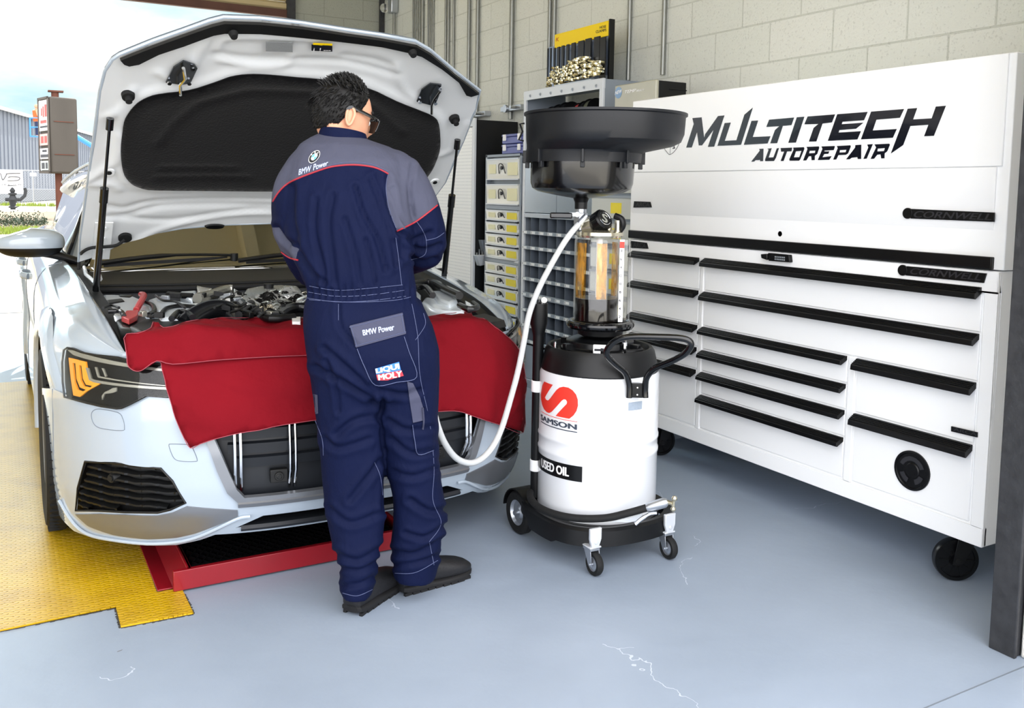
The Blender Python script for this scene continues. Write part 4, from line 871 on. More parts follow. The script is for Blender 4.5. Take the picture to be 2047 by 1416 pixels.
# pull handle bracket and bent tube
hp = zm(1000, 560, 5.0575)
path = [(1302, 1190, 3.20), (1302, 1060, 3.20), (1262, 940, 3.185), (1160, 850, 3.15), (1082, 765, 3.12), (1090, 690, 3.10), (1180, 608, 3.08), (1330, 574, 3.06), (1600, 576, 3.04), (1840, 590, 3.03), (1928, 640, 3.03), (1885, 730, 3.05), (1750, 812, 3.09), (1565, 890, 3.14), (1482, 985, 3.18), (1466, 1090, 3.20), (1466, 1190, 3.20)]
MB().tube(smooth([AT(*hp(x, y), d) for x, y, d in path], 6), .0115, n=14).build('pull_handle', 'blackgloss', dr_)
b0 = AT(*hp(1385, 1115), 3.215); MB().obox(b0, (rt, dv, (0, 0, 1)), (.022, .014, .025)).build('handle_bracket', 'blacksatin', dr_, bevel=.003)
for s_ in (-1, 1): MB().cyl(b0-dv*.014+(0, 0, .013*s_), b0-dv*.017+(0, 0, .013*s_), .003, n=10).build('screw', 'chrome', dr_)
# probe holder tube at the left of the drum
tc_ = AT(1073, 860, 3.40); tc_[2] = 0
tb_ = MB().lathe([(.021, .17), (.021, .80), (.023, .81), (.034, .85), (.034, .925), (.030, .925), (.018, .85)], tc_, n=28, cap=False).build('probe_tube', 'black', dr_)
for z in (.605, .295): MB().cyl(tc_+(0, 0, z-.022), tc_+(0, 0, z+.022), .0245, n=28).obox(tc_+rt*.03+(0, 0, z), (rt, dv, (0, 0, 1)), (.02, .008, .02)).build('tube_clamp', 'whitelabel', dr_, bevel=.002)
for k, (a_, b_) in enumerate(((-.01, .004), (0, -.008), (.009, .002), (.004, .012))):
    MB().cyl(tc_+rt*a_-dv*b_+(0, 0, .82), tc_+rt*a_*1.3-dv*b_+(0, 0, .965-.015*k), .0045, n=8).build('suction_probe', 'clear' if k % 2 else 'steel', dr_)
MB().cyl(tc_+rt*.02+(0, 0, .938), tc_+rt*.02-dv*.01+(0, 0, .938), .011, n=16).build('probe_cap', 'chrome', dr_)
# base skirt, bumper hose and wheels
nb = 72; bx = []
for i in range(nb):
    g = 2*math.pi*i/nb; x, y = math.cos(g), math.sin(g); k = (abs(x)**2.6+abs(y)**2.6)**(-1/2.6); bx.append((x*k*.265, y*k*.262-.005))
def bring(s, z, dz=0.): return [DC+np.array([x*s, y*s, z-dz*(1 if y > .05 else -.2 if y > -.1 else .25)]) for x, y in bx]
sk = MB().grid([bring(.90, .150), bring(.99, .155), bring(1.03, .145), bring(1.04, .085, -.025), bring(1.03, .083, -.025), bring(1.01, .14), bring(.90, .14)], closed=True)
sk.build('base_skirt', 'black', dr_); MB().lathe([(0, .122), (.24, .122), (.24, .145), (0, .145)], DC, n=48, cap=False).build('base_plate', 'black', dr_)
hp2 = [DC+np.array([x*.985, y*.985, .165]) for x, y in bx]
i0 = int(nb*(200/360)); seq = [hp2[(i0+i-6) % nb] for i in range(30)]; seq += [AT(1238, 1026, 3.14), AT(1262, 1020, 3.13)]
hz = zm(1000, 940, 5.686)
MB().tube(smooth([AT(*hz(340, 250), 3.36), AT(*hz(350, 330), 3.30), AT(*hz(450, 430), 3.24), AT(*hz(650, 510), 3.18), AT(*hz(900, 550), 3.145), AT(*hz(1200, 545), 3.13), AT(*hz(1450, 490), 3.13), AT(*hz(1680, 425), 3.14)], 6), .0135, n=12).build('bumper_hose', 'rubber', dr_)
MB().tube([AT(*hz(1670, 428), 3.14), AT(*hz(1700, 420), 3.138), AT(*hz(1870, 370), 3.13), AT(*hz(1900, 362), 3.13)], [.016, .018, .018, .012], n=16).build('gun_grip', 'zinc', dr_)
MB().tube(smooth([AT(*hz(1900, 365), 3.13), AT(*hz(1960, 380), 3.12)], 3), .008, n=10).cyl(AT(*hz(1975, 330), 3.12), AT(*hz(1965, 440), 3.12), .005, n=8).sphere(AT(*hz(1980, 325), 3.12), .011, 10).sphere(AT(*hz(1965, 445), 3.12), .010, 10).build('gun_valve', 'dirty', dr_)
MB().tube(smooth([AT(*hz(1780, 490), 3.12), AT(*hz(1700, 500), 3.12), AT(*hz(1600, 560), 3.11), AT(*hz(1530, 620), 3.10)], 5), [.007]*8+[.009]*8, n=10, flat=.8).build('gun_trigger', 'chrome', dr_)
MB().prism([AT(*hz(1240, 590), 3.15), AT(*hz(1480, 545), 3.15), AT(*hz(1620, 490), 3.16), AT(*hz(1600, 570), 3.16), AT(*hz(1450, 600), 3.15)], dv*.02).build('gun_tray', 'steelpaint', dr_, bevel=.002)
def dcaster(px, py, r, sgn):
    g = onz(px, py); c = np.array([g[0], g[1], r]); ax = np.array([1., 0, 0]); 
    w = MB().lathe([(r*.62, -.011), (r*.9, -.013), (r, -.007), (r, .007), (r*.9, .013), (r*.62, .011)], c, ax, n=36, cap=False).build('caster_tyre', 'rubber', dr_)
    MB().lathe([(0, -.010), (r*.2, -.012), (r*.5, -.008), (r*.64, -.010), (r*.64, .010), (r*.5, .008), (0, .010)], c, ax, n=36, cap=False).build('caster_hub', 'zinc', w)
    f = MB(); top = c+np.array([0, .022, r*1.28])
    for s_ in (-1, 1): f.prism([c+ax*s_*.017+(0, -.008, -.008), c+ax*s_*.017+(0, .012, -.008), top+ax*s_*.017+(0, .022, -.004), top+ax*s_*.017+(0, -.022, -.004)], ax*s_*.002)
    f.obox(top-(0, 0, .004), (ax, (0, 1, 0), (0, 0, 1)), (.020, .024, .004)).cyl(c-ax*.024, c+ax*.024, .005, n=10).cyl(top, top+(0, 0, .018), .009, n=12)
    f.build('caster_fork', 'zinc', w, bevel=.001)
    b = MB(); y0 = top[1]-.028
    b.prism([(top[0]-.024, y0, top[2]+.075), (top[0]+.024, y0, top[2]+.075), (top[0]+.024, y0, top[2]+.035), (top[0]+.013, y0, top[2]+.004), (top[0]-.013, y0, top[2]+.004), (top[0]-.024, y0, top[2]+.035)], (0, .012, 0)).box((top[0]-.024, y0, top[2]+.002), (top[0]+.024, y0+.05, top[2]+.008)).cyl((top[0], y0-.004, top[2]+.025), (top[0], y0, top[2]+.025), .007, n=12)
    b.build('caster_bracket', 'steelpaint', dr_, bevel=.003)
dcaster(1188, 1150, .042, 1); dcaster(1336, 1117, .042, 1)
g = onz(1037, 1066)
for k, xw in enumerate((g[0]+.006, 2*DC[0]-g[0]-.006)):
    c = np.array([xw, g[1], .085]); s_ = -1 if k == 0 else 1
    w = MB().lathe([(.05, -.018), (.076, -.022), (.085, -.012), (.085, .012), (.076, .022), (.05, .018)], c, (1, 0, 0), n=48, cap=False).build('rear_tyre', 'rubber', dr_)
    MB().lathe([(0, .012*s_), (.02, .014*s_), (.03, .004*s_), (.045, .006*s_), (.052, .018*s_), (.052, -.018*s_)], c, (1, 0, 0), n=40, cap=False).cyl(c, c+(s_*.03, 0, 0), .009, n=12).build('rear_hub', 'zinc', w)
    fd = MB(); fd.grid([[c+np.array([xx, math.cos(a_)*.092, math.sin(a_)*.092]) for xx in (-.024*1, .024, .024, -.024, -.024)] if False else [c+np.array([xx, math.cos(a_)*rr_, math.sin(a_)*rr_]) for xx, rr_ in ((-.026, .091), (.03, .091), (.03, .096), (-.026, .096), (-.026, .091))] for a_ in np.linspace(.1, math.pi*.93, 16)])
    fd.obox(c+np.array([-s_*.055, -.03, .03]), ((1, 0, 0), (0, 1, 0), (0, 0, 1)), (.022, .09, .05)); fd.build('wheel_guard', 'black', dr_)
# clear suction hose, hanging from the valve and looping in front of the bumper
M['hose'] = mat('milky_hose', '#dfe2e3', .14, trans=.3, ior=1.35, coat=.3)
hpth = [(1168, 438, 3.40), (1150, 456, 3.385), (1128, 485, 3.37), (1100, 533, 3.36), (1076, 580, 3.35), (1058, 628, 3.34), (1048, 680, 3.33), (1036, 740, 3.31), (1020, 800, 3.28), (1003, 856, 3.24), (985, 893, 3.20), (962, 918, 3.15), (938, 926, 3.10), (912, 916, 3.05), (890, 888, 3.00), (876, 855, 2.97), (866, 820, 2.96), (850, 780, 2.99), (800, 700, 3.12), (780, 640, 3.35)]
hpts = smooth([AT(*p) for p in hpth], 5)
tag(MB().tube(hpts, .0112, n=14).build('suction_hose', 'hose'), 'milky clear hose looping from the oil jar valve towards the mechanic', 'hose')
MB().tube([AT(1172, 432, 3.40), AT(1158, 448, 3.39)], .0135, n=12).build('hose_barb', 'zinc', dr_)
# ================================================================ white estate car, bonnet up
def proj(p):
    c = R_.T@(np.asarray(p, float)-C_); return CX_+F_*c[0]/-c[2], CY_-F_*c[1]/-c[2]
class Inv:
    "find the parameters (a, b) at which a surface meets a pixel ray"
    def __init__(s, f, a0, a1, b0, b1, n=36):
        s.f = f; s.A = np.linspace(a0, a1, n); s.B = np.linspace(b0, b1, n); s.g = []
        for a in s.A:
            for b in s.B:
                p = np.array(f(a, b)); s.g.append((a, b, *proj(p), (p-C_)@(p-C_)))
        s.g = np.array(s.g)
    def __call__(s, px, py):
        d = (s.g[:, 2]-px)**2+(s.g[:, 3]-py)**2; k = np.argmin(d+s.g[:, 4]*1e-3); a, b = s.g[k, 0], s.g[k, 1]; e = 1e-4
        for _ in range(12):
            q = np.array(proj(s.f(a, b))); r = np.array([px, py])-q
            if r@r < 1e-6: break
            J = np.array([(np.array(proj(s.f(a+e, b)))-q)/e, (np.array(proj(s.f(a, b+e)))-q)/e]).T
            try: st = np.linalg.solve(J, r)
            except Exception: break
            m = np.abs(st).max(); st = st*min(1, .08/m) if m > 0 else st
            a += st[0]; b += st[1]
        return a, b
ip = lambda x, T: float(np.interp(x, [t[0] for t in T], [t[1] for t in T]))
XC, CWd, YE, AN = 1.07, .962, 3.75, .85
M['carwhite'] = mat('car_white', '#a6b2be', .16, coat=1., spec=.6); M['hoodin'] = mat('bonnet_inner_white', '#e0e3e4', .3, coat=.5)
M['trimblack'] = mat('car_trim_black', '#08090a', .5); M['baydark'] = mat('engine_bay_black', '#060708', .6)
M['silver'] = mat('satin_silver', '#8b8e93', .36, metal=.7); M['grille'] = mat('grille_grey', '#191c21', .42)
M['carglass'] = mat('dark_car_glass', '#14150f', .03, spec=1., coat=1., ior=1.9)
# plan curve of the nose, by arc length from the middle
_th = np.linspace(0, math.pi/2, 400); _px = CWd*np.sin(_th)**(2/3); _py = YE-AN*np.cos(_th)
_s = np.concatenate([[0], np.cumsum(np.hypot(np.diff(_px), np.diff(_py)))]); SMAX = _s[-1]
OZ = [(.10, .14), (.16, .085), (.2, .05), (.28, .012), (.36, 0), (.48, 0), (.6, .012), (.7, .035), (.8, .085), (.86, .14), (.92, .22)]
WZ = [(.10, .955), (.2, .98), (.3, .995), (.42, 1.), (.6, 1.), (.8, .985), (.9, .965)]
def nose(s, z, off=0.):
    k = min(abs(s), SMAX); x = float(np.interp(k, _s, _px)); y = float(np.interp(k, _s, _py)); c = (YE-y)/AN
    x = x*ip(z, WZ); y = y+ip(z, OZ)*c
    if abs(s) > SMAX: y += abs(s)-SMAX
    if off:
        e = 2e-3; k2 = min(k+e, SMAX); dx = float(np.interp(k2, _s, _px))-float(np.interp(k2-e, _s, _px)); dy = float(np.interp(k2, _s, _py))-float(np.interp(k2-e, _s, _py))
        l = math.hypot(dx, dy)+1e-9; x += off*dy/l; y -= off*dx/l
    return (XC+(x if s >= 0 else -x), y, z)
NI = Inv(nose, -SMAX, .3, .14, .86, 60)
def ns(px, py): return NI(px, py)
car = thing('estate_car', 'white estate car with its bonnet propped open over the yellow floor plate', 'car', (XC, 5.4, 0))
def both(pts): return pts, [(-a, b) for a, b in pts][::-1]
Za = zm(0, 600, 2.023)
gi = [ns(*p) for p in ((383, 800), (430, 877), (474, 978), (489, 989))]      # grille opening, left corners
zgb = np.mean([ns(*p)[1] for p in ((489, 990), (560, 986), (642, 981))])
gi[-1] = (gi[-1][0], zgb); gtop = .765
grille_hole = [(gi[0][0]+.03, gtop), *gi]+[(-a, b) for a, b in gi[::-1]]+[(-gi[0][0]-.03, gtop)]
vent = [ns(*p) for p in ((170.5, 923), (230, 926), (322, 937), (345, 962), (371, 1006), (341, 1019), (316, 1025), (250, 1024), (198, 1021), (152, 1021), (156, 976))]
ventR = [(-a, b) for a, b in vent][::-1]
low = [ns(*p) for p in ((488, 1036), (560, 1026), (645, 1016))]; lowb = [ns(*p) for p in ((490, 1052), (560, 1046), (645, 1038))]
lz1, lz0 = np.mean([q[1] for q in low]), np.mean([q[1] for q in lowb]); sl0 = ns(470, 1048)[0]
intake = [(sl0, lz0), (-sl0, lz0), (-sl0-.09, lz1), (sl0+.09, lz1)]
le = [ns(*p) for p in ((84, 776), (88, 830), (94, 896), (104, 985), (118, 1030), (148, 1062), (222, 1082), (296, 1091), (353, 1090))]
zc_low = np.mean([ns(*p)[1] for p in ((489, 1064), (560, 1056), (645, 1047))]); lc = ns(400, 1080)
left = [ns(134, 790), ns(105, 777)]+le+[(lc[0], lc[1]), (ns(430, 1076)[0], zc_low)]
tl = [ns(*p) for p in ((131, 719), (134, 699), (151, 696), (200, 709), (246, 714))]
outl = left+[(-a, b) for a, b in left[::-1]]+[(-a, b) for a, b in tl]+[(-.35, .80), (.35, .80)]+tl[::-1]
bump = patch('front_bumper', outl, nose, 'carwhite', car, holes=[grille_hole, vent, ventR, intake], res=.022, thick=.004, ang=60)
# grille
frO = [ns(*p) for p in ((370, 790), (415, 884), (435, 941), (455, 985), (477, 1005), (504, 1010))]; zo = np.mean([ns(*p)[1] for p in ((504, 1009), (647, 996))])
frO[-1] = (frO[-1][0], zo)
fo = [(frO[0][0]+.03, gtop+.03), *frO]+[(-a, b) for a, b in frO[::-1]]+[(-frO[0][0]-.03, gtop+.03)]
patch('grille_frame', fo, lambda a, b: nose(a, b, .012), 'silver', car, holes=[grille_hole], res=.02, thick=.02, bevel=.003)
fo2 = [(a*.985, b) for a, b in grille_hole]
gp = patch('grille_shutter', [(a*1.02, b-.01 if b < .5 else b) for a, b in grille_hole], lambda a, b: nose(a, b, -.035), 'grille', car, res=.03, thick=.006)
smin = gi[1][0]
def srange(z):
    "half width of the opening at height z"
    return abs(np.interp(z, [gi[3][1], gi[2][1], gi[1][1], gi[0][1], gtop], [gi[3][0], gi[2][0], gi[1][0], gi[0][0], gi[0][0]+.03]))
b1 = ns(476, 920)[0]; b2 = ns(586, 910)[0]; pitch = b2-b1
sl = [b1+pitch*i for i in range(12) if b1+pitch*i < -b1+.001]; sl = [-abs(b1), -abs(b2)]; n_ = int(round(-2*b2/pitch)); sl = [b1]+[b2+(-2*b2)*i/n_ for i in range(n_+1)]+[-b1]
for s_ in sl:
    z0 = zgb+.012; zt2 = gtop-.02
    while abs(s_) > srange(zt2)-.01: zt2 -= .02
    m = MB()
    for d_ in (-.009, .009): m.tube([nose(s_+d_, z0+.0, -.03), nose(s_+d_, z0+.07, .004)]+[nose(s_+d_, z, .004) for z in np.linspace(z0+.1, zt2, 8)], .0055, n=8)
    m.build('grille_bar', 'chrome', car)
sm = MB()
for z in np.arange(zgb+.09, gtop, .047):
    w = srange(z)-.012; aa = np.linspace(-w, w, 40); sm.grid([[nose(a, z+q, o) for q, o in ((0, -.034), (.004, -.020), (.036, -.016), (.040, -.034))] for a in aa])
sm.build('grille_slat', 'grille', gp)
for sg in (-1, 1):
    c = ns(558, 952); pc_ = np.array(nose(c[0]*-sg, c[1], -.012)); q_ = np.array(nose(c[0]*-sg, c[1], .03))-pc_; q_ /= np.linalg.norm(q_)
    MB().obox(pc_, (np.cross(q_, (0, 0, 1)), q_, (0, 0, 1)), (.028, .012, .022)).cyl(pc_, pc_+q_*.020, .015, n=24).cyl(pc_+q_*.018, pc_+q_*.022, .009, n=20).build('parking_sensor', 'trimblack', car, bevel=.002)
# side vents with stacked fins
for sg, vv in ((1, vent), (-1, ventR)):
    vt = patch('vent_grille', [(a+math.copysign(.014, a-np.mean([q[0] for q in vv])), b+math.copysign(.012, b-np.mean([q[1] for q in vv]))) for a, b in vv], lambda a, b: nose(a, b, -.03), 'trimblack', car, res=.03, thick=.006)
    sa = [min(v[0] for v in vv), max(v[0] for v in vv)]; fm = MB()
    for z in np.arange(min(v[1] for v in vv)+.018, max(v[1] for v in vv)-.01, .026):
        aa = [a for a in np.linspace(sa[0], sa[1], 60) if inpoly(a, z, vv) and inpoly(a, z+.012, vv)]
        if len(aa) > 4: fm.grid([[nose(a, z+q+.003*math.sin(abs(a)*55), o+(.006 if math.sin(abs(a)*55) > 0 else 0)) for q, o in ((0, -.028), (.003, -.008), (.010, -.008), (.016, -.028))] for a in aa])
    fm.build('vent_fin', 'trimblack', vt)
    vo_ = [nose(a, b, .001) for a, b in vv]; MB().tube(vo_, .004, n=6, closed=True).build('vent_edge', 'trimblack', vt)
    c = ns(222, 957); pc_ = np.array(nose(c[0]*sg, c[1], -.02)); q_ = np.array(nose(c[0]*sg, c[1], .03))-pc_; q_ /= np.linalg.norm(q_)
    MB().cyl(pc_, pc_+q_*.022, .022, .014, n=24).cyl(pc_+q_*.02, pc_+q_*.026, .010, n=20).build('parking_sensor', 'trimblack', car)
# satin silver skirt below the vents, lip and intake
skl = [ns(*p) for p in ((152, 1028), (200, 1027), (250, 1029), (316, 1031), (345, 1025), (374, 1012), (445, 1018), (475, 1020), (476, 1032), (430, 1052), (392, 1066), (353, 1075), (297, 1078), (230, 1070), (178, 1052))]
for sg in (1, -1):
    o_ = skl if sg == 1 else [(-a, b) for a, b in skl][::-1]
    patch('skirt_panel', o_, lambda a, b: nose(a, b, .004), 'silver', car, res=.02, thick=.004, bevel=.001)
    tr = [ns(*p) for p in ((122, 1000), (150, 1045), (180, 1068), (230, 1079), (297, 1086), (353, 1083), (392, 1074), (430, 1058), (476, 1036), (500, 1032))]
    MB().tube(smooth([nose(a*sg, b, .006) for a, b in tr], 4), .006, n=8).build('skirt_edge', 'carwhite', car)
ib = MB(); aa = np.linspace(sl0-.03, -sl0+.03, 40)
ib.grid([[nose(a, lz1+.03, -.02), nose(a, lz1, -.06), nose(a, lz0, -.06), nose(a, lz0-.02, -.02)] for a in aa]).build('lower_intake', 'trimblack', car)
bb = MB(); bb.grid([[nose(a, z_, o_) for z_, o_ in ((zgb-.012, .008), (zgb-.02, .018), (zgb-.034, .012), (zgb-.036, -.03), (zgb-.008, -.03))] for a in np.linspace(gi[3][0]-.02, -gi[3][0]+.02, 40)]).build('grille_sill', 'silver', car)
MB().grid([[nose(a, z_, o_) for z_, o_ in ((lz0+.012, -.05), (lz0+.008, .0), (lz0-.002, .012), (lz0-.010, .012), (lz0-.014, 0))] for a in np.linspace(sl0+.02, -sl0-.02, 40)]).build('intake_lip', 'grille', car)
for sg in (1, -1): MB().tube([nose(a*sg, b, .0006) for a, b in [ns(*p) for p in ((105, 778), (106, 830), (107, 900), (112, 980), (122, 1010))]], .0014, n=5).build('bumper_seam', 'gap', bump)
# round covers outlined on the bumper skin
for pts in ([(186, 822), (200, 818), (236, 825), (246, 838), (249, 855), (243, 861), (200, 856), (187, 846), (183, 832)], [(338, 892), (344, 888), (380, 890), (386, 898), (394, 918), (390, 923), (360, 922), (347, 915)]):
    for sg in (1, -1): MB().tube([nose(a*sg, b, .0006) for a, b in smooth([np.array(ns(*p)) for p in pts], 4, True)], .0011, n=5, closed=True).build('cover_seam', 'gap', bump)
# headlights
Zh = zm(120, 640, 5.057)
hl = [ns(*Zh(*p)) for p in ((75, 300), (110, 275), (160, 285), (260, 325), (400, 350), (615, 372), (700, 395), (900, 425), (1080, 450), (1180, 480), (1200, 700), (1180, 770), (1090, 770), (900, 756), (730, 845), (650, 882), (600, 887), (450, 866), (300, 831), (80, 771), (62, 620), (58, 420))]
M['lens'] = seethrough('headlight_lens', .55); M['amber'] = mat('amber_reflector', '#f09a1c', .25, coat=.5); M['lampdark'] = mat('lamp_housing', '#030304', .5, spec=.15)
M['lampgrey'] = mat('lamp_chrome', '#a9a79d', .22, metal=.7)
AMB = [(118, 376), (160, 384), (288, 416), (302, 510), (335, 598), (432, 640), (300, 715), (232, 772), (166, 756), (142, 600)]
GAPS = [[(158, 430), (186, 432), (198, 590), (232, 676), (292, 700), (262, 716), (210, 700), (178, 620)], [(222, 452), (246, 456), (262, 590), (292, 648), (352, 660), (338, 676), (272, 664), (240, 604)]]
STR = [[(290, 475), (318, 478), (350, 585), (380, 598), (1180, 676), (1180, 700), (370, 624), (325, 602)], [(110, 300), (160, 300), (330, 352), (700, 432), (1180, 500), (1180, 520), (700, 468), (330, 398), (170, 350)],
       [(380, 470), (400, 470), (425, 560), (1180, 660), (1180, 666), (410, 574)], [(450, 480), (470, 482), (500, 562), (485, 570)], [(530, 700), (560, 680), (598, 676), (596, 715), (560, 730), (480, 740), (455, 800), (450, 760), (480, 722)]]
for sg in (1, -1):
    mr_ = (lambda L_: L_) if sg == 1 else (lambda L_: [(-a, b) for a, b in L_][::-1])
    h_ = patch('headlight', mr_(hl), lambda a, b: nose(a, b, .004), 'lampdark', car, res=.03, thick=.01)
    hh = [[ns(*Zh(*p)) for p in g] for g in GAPS]
    patch('indicator', mr_([ns(*Zh(*p)) for p in AMB]), lambda a, b: nose(a, b, .011), 'amber', h_, holes=[mr_(g) for g in hh], res=.02, thick=.006)
    for g in STR: patch('light_strip', mr_([ns(*Zh(*p)) for p in g]), lambda a, b: nose(a, b, .012), 'lampgrey', h_, res=.02, thick=.005)
    patch('headlight_lens', mr_(hl), lambda a, b: nose(a, b, .020), 'lens', h_, res=.02, thick=.002)
    MB().tube([nose(a*sg, b, .012) for a, b in hl], .0035, n=8, closed=True).build('headlight_rim', 'trimblack', h_)
# ---------------- body sides
ZS_ = [(3.05, .765), (3.185, .785), (3.33, .832), (3.5, .872), (3.8, .910), (4.1, .945), (4.4, .972), (4.7, .995), (5.2, 1.01), (6.5, 1.03), (7.6, 1.04), (8.0, 1.02)]
XS_ = [(3.05, .36), (3.185, .346), (3.45, .322), (3.8, .300), (4.2, .283), (4.5, .270), (4.8, .24), (5.2, .22), (6.5, .23), (7.6, .30), (8.0, .40)]
_yy = np.linspace(2.9, 8.2, 1061)
def _smt(T_, sg=.10):
    v = np.interp(_yy, [t[0] for t in T_], [t[1] for t in T_]); k = np.exp(-.5*(np.arange(-60, 61)*.005/sg)**2); k /= k.sum(); return np.convolve(np.pad(v, 60, mode='edge'), k, 'valid')
ZSs, XSs, XBs = _smt(ZS_), _smt(XS_, .06), _smt([(2.9, .118), (YE, .118), (4.3, .118), (5.5, .112), (6.8, .112), (7.4, .15), (7.8, .26), (8.2, .46)])
def zsf(y): return float(np.interp(y, _yy, ZSs))
def xb(y):
    if y < YE:
        y0 = (y-.1*YE)/.9-.006; p = XC-CWd*.985*(1-((YE-y0)/AN)**2)**(1/3) if YE-y0 < AN else XC
        return max(p, float(np.interp(y, _yy, XBs)))
    return float(np.interp(y, _yy, XBs))
QT = .30
def side(y, q):
    zs_, b = zsf(y), xb(y); xs_ = max(float(np.interp(y, _yy, XSs)), b+.012); w = xs_-b; k = min(1, max(.12, (y-3.185)/.45)); h = .13*k+.015; z0 = zs_-h
    if q <= QT:
        t = max(0., q)/QT; th = t*math.pi/2; x = xs_-w*(math.sin(th)*.8+t*.2)+.004*t; z = zs_-h*(1-math.cos(th))**1.25
        cr_ = .0045*min(1, w/.12)*math.exp(-((t-.42)/.055)**2); return (x-cr_*.4, y, z+cr_)
    z = z0-(q-QT); x = b+.004-.004*min(1, (q-QT)/.08)+.02*(1 if z < .3 else 0)*(.3-z)/.05*.5+.010*math.exp(-((z-.60)/.10)**2)*min(1, max(0, (y-4.35)/.3))
    return (x, y, z)
def qz(y, z): k = min(1, max(.12, (y-3.185)/.45)); return QT+(zsf(y)-.13*k-.015-z)
WF, WR, RW = 3.88, 6.80, .362
def arch(yc, r, z0=.27, n=20, zc=None):
    zc = RW if zc is None else zc
    a0 = math.asin((z0-zc)/r); return [(yc-math.cos(a)*r, zc+math.sin(a)*r) for a in np.linspace(a0, math.pi-a0, n)]
ys0 = 3.47
bot = [(ys0, .70)]+[p for p in arch(WF, .43) if p[0] > ys0+.01]+[(4.6, .25), (6.0, .25)]+arch(WR, .43)+[(7.5, .27), (7.98, .40)]
def zbot(y):
    for yc in (WF, WR):
        if abs(y-yc) < .43: return max(.27, RW+math.sqrt(.43**2-(y-yc)**2))
    return ip(y, [(3.185, .9), (3.36, .78), (3.45, .69), (3.46, .69), (4.4, .25), (7.3, .25), (7.99, .42)])
_ys = sorted(set([round(v, 4) for v in list(np.linspace(3.187, 3.46, 16))+list(np.linspace(3.46, 4.4, 60))+list(np.linspace(4.4, 6.3, 24))+list(np.linspace(6.3, 7.3, 60))+list(np.linspace(7.3, 7.98, 14))]+[yc+.43*math.cos(t) for yc in (WF, WR) for t in np.linspace(0, math.pi, 40)]))
_ys = [y for y in _ys if 3.186 < y < 7.99]
def mir(f): return lambda a, b: (2*XC-f(a, b)[0], f(a, b)[1], f(a, b)[2])
for f in (side, mir(side)):
    rows_ = []
    for y in _ys:
        qb = max(QT, qz(y, zbot(y))) if y > 3.4 else QT
        rows_.append([f(y, q) for q in list(np.linspace(0, QT, 31))+[QT+(qb-QT)*t for t in np.linspace(.02, 1, 24)]])
    bs = MB().grid(rows_).build('body_side', 'carwhite', car, ang=75, solid=.004)
    for yc in (WF, WR):
        fr0 = math.radians(31) if yc == WF else math.radians(-8); rows_ = []
        for an in np.linspace(fr0, math.radians(188), 48):
            row = []
            for r_, o_ in ((.512, -.002), (.500, .014), (.440, .018), (.427, .008), (.425, -.03)):
                y, z = yc-math.cos(an)*r_, RW+math.sin(an)*r_; p = f(y, max(QT*.5, qz(y, z))); sgn_ = -1 if p[0] < XC else 1; row.append((p[0]+sgn_*o_, y, z))
            rows_.append(row)
        MB().grid(rows_).build('wheel_arch_trim', 'carwhite', car, ang=50)
        MB().grid([[(p0, y, z) for p0 in (f(y, qz(y, z))[0], XC-(XC-f(y, qz(y, z))[0])*.72)] for y, z in arch(yc, .425, .25)]).build('wheel_well', 'baydark', car)
    for yy_ in (4.62, 5.72, 6.75):
        MB().tube([tuple(np.array(f(yy_, q))+np.array([(-.0005 if f(yy_, q)[0] < XC else .0005), 0, 0])) for q in np.linspace(.03, qz(yy_, .3 if yy_ < 6 else .75), 20)], .0022, n=5).build('door_seam', 'gap', bs)
    for yy_ in (4.98+.55, 6.45):
        p = f(yy_, qz(yy_, .86)); sg = -1 if p[0] < XC else 1
        MB().tube(smooth([(p[0], yy_-.10, p[2]-.005), (p[0]+sg*.028, yy_-.07, p[2]), (p[0]+sg*.032, yy_, p[2]+.002), (p[0]+sg*.028, yy_+.07, p[2]+.003), (p[0], yy_+.1, p[2])], 5), .012, n=10, flat=1.5).build('door_handle', 'carwhite', bs)
# underbody, tail, roof and glass
MB().box((XC-.72, 3.45, .22), (XC+.72, 7.8, .5)).box((XC-.60, 3.15, .24), (XC+.60, 3.5, .42)).build('underbody', 'baydark', car, bevel=.02)
tg = [[(XC+math.sin(t)*(.66+.02*math.sin(z*5)), 7.86+.16*math.cos(t)-.05*abs(z-.7), z) for t in np.linspace(-math.pi/2, math.pi/2, 20)] for z in np.linspace(.3, 1.02, 10)]
MB().grid(tg).build('tailgate', 'carwhite', car)
def gx(y, z): return XC-ip(z, [(1.0, ip(y, [(4.6, .79), (5.2, .84), (6.5, .83), (7.6, .76), (8.0, .66)])), (1.30, .66), (1.42, .56), (1.46, .42)])
roofz = lambda y: ip(y, [(4.72, 1.03), (5.0, 1.20), (5.3, 1.35), (5.5, 1.42), (5.8, 1.455), (6.5, 1.46), (7.2, 1.42), (7.6, 1.33), (7.95, 1.05)])
Ys = np.linspace(5.42, 7.5, 16)
MB().grid([[(XC+u*(XC-gx(y, roofz(y)-.05)), y, roofz(y)-.05*abs(u)**3) for u in np.linspace(-1, 1, 13)] for y in Ys]).build('roof', 'carwhite', car, solid=.01)
wsP = [[(XC+u*ip(t, [(0, .79), (1, .60)]), 4.70+.78*t+.12*abs(u)**2*(1-.4*t), .925+.485*t-.012*u*u) for u in np.linspace(-1, 1, 17)] for t in np.linspace(0, 1, 10)]
MB().grid(wsP).build('windscreen', 'carglass', car, solid=.005)
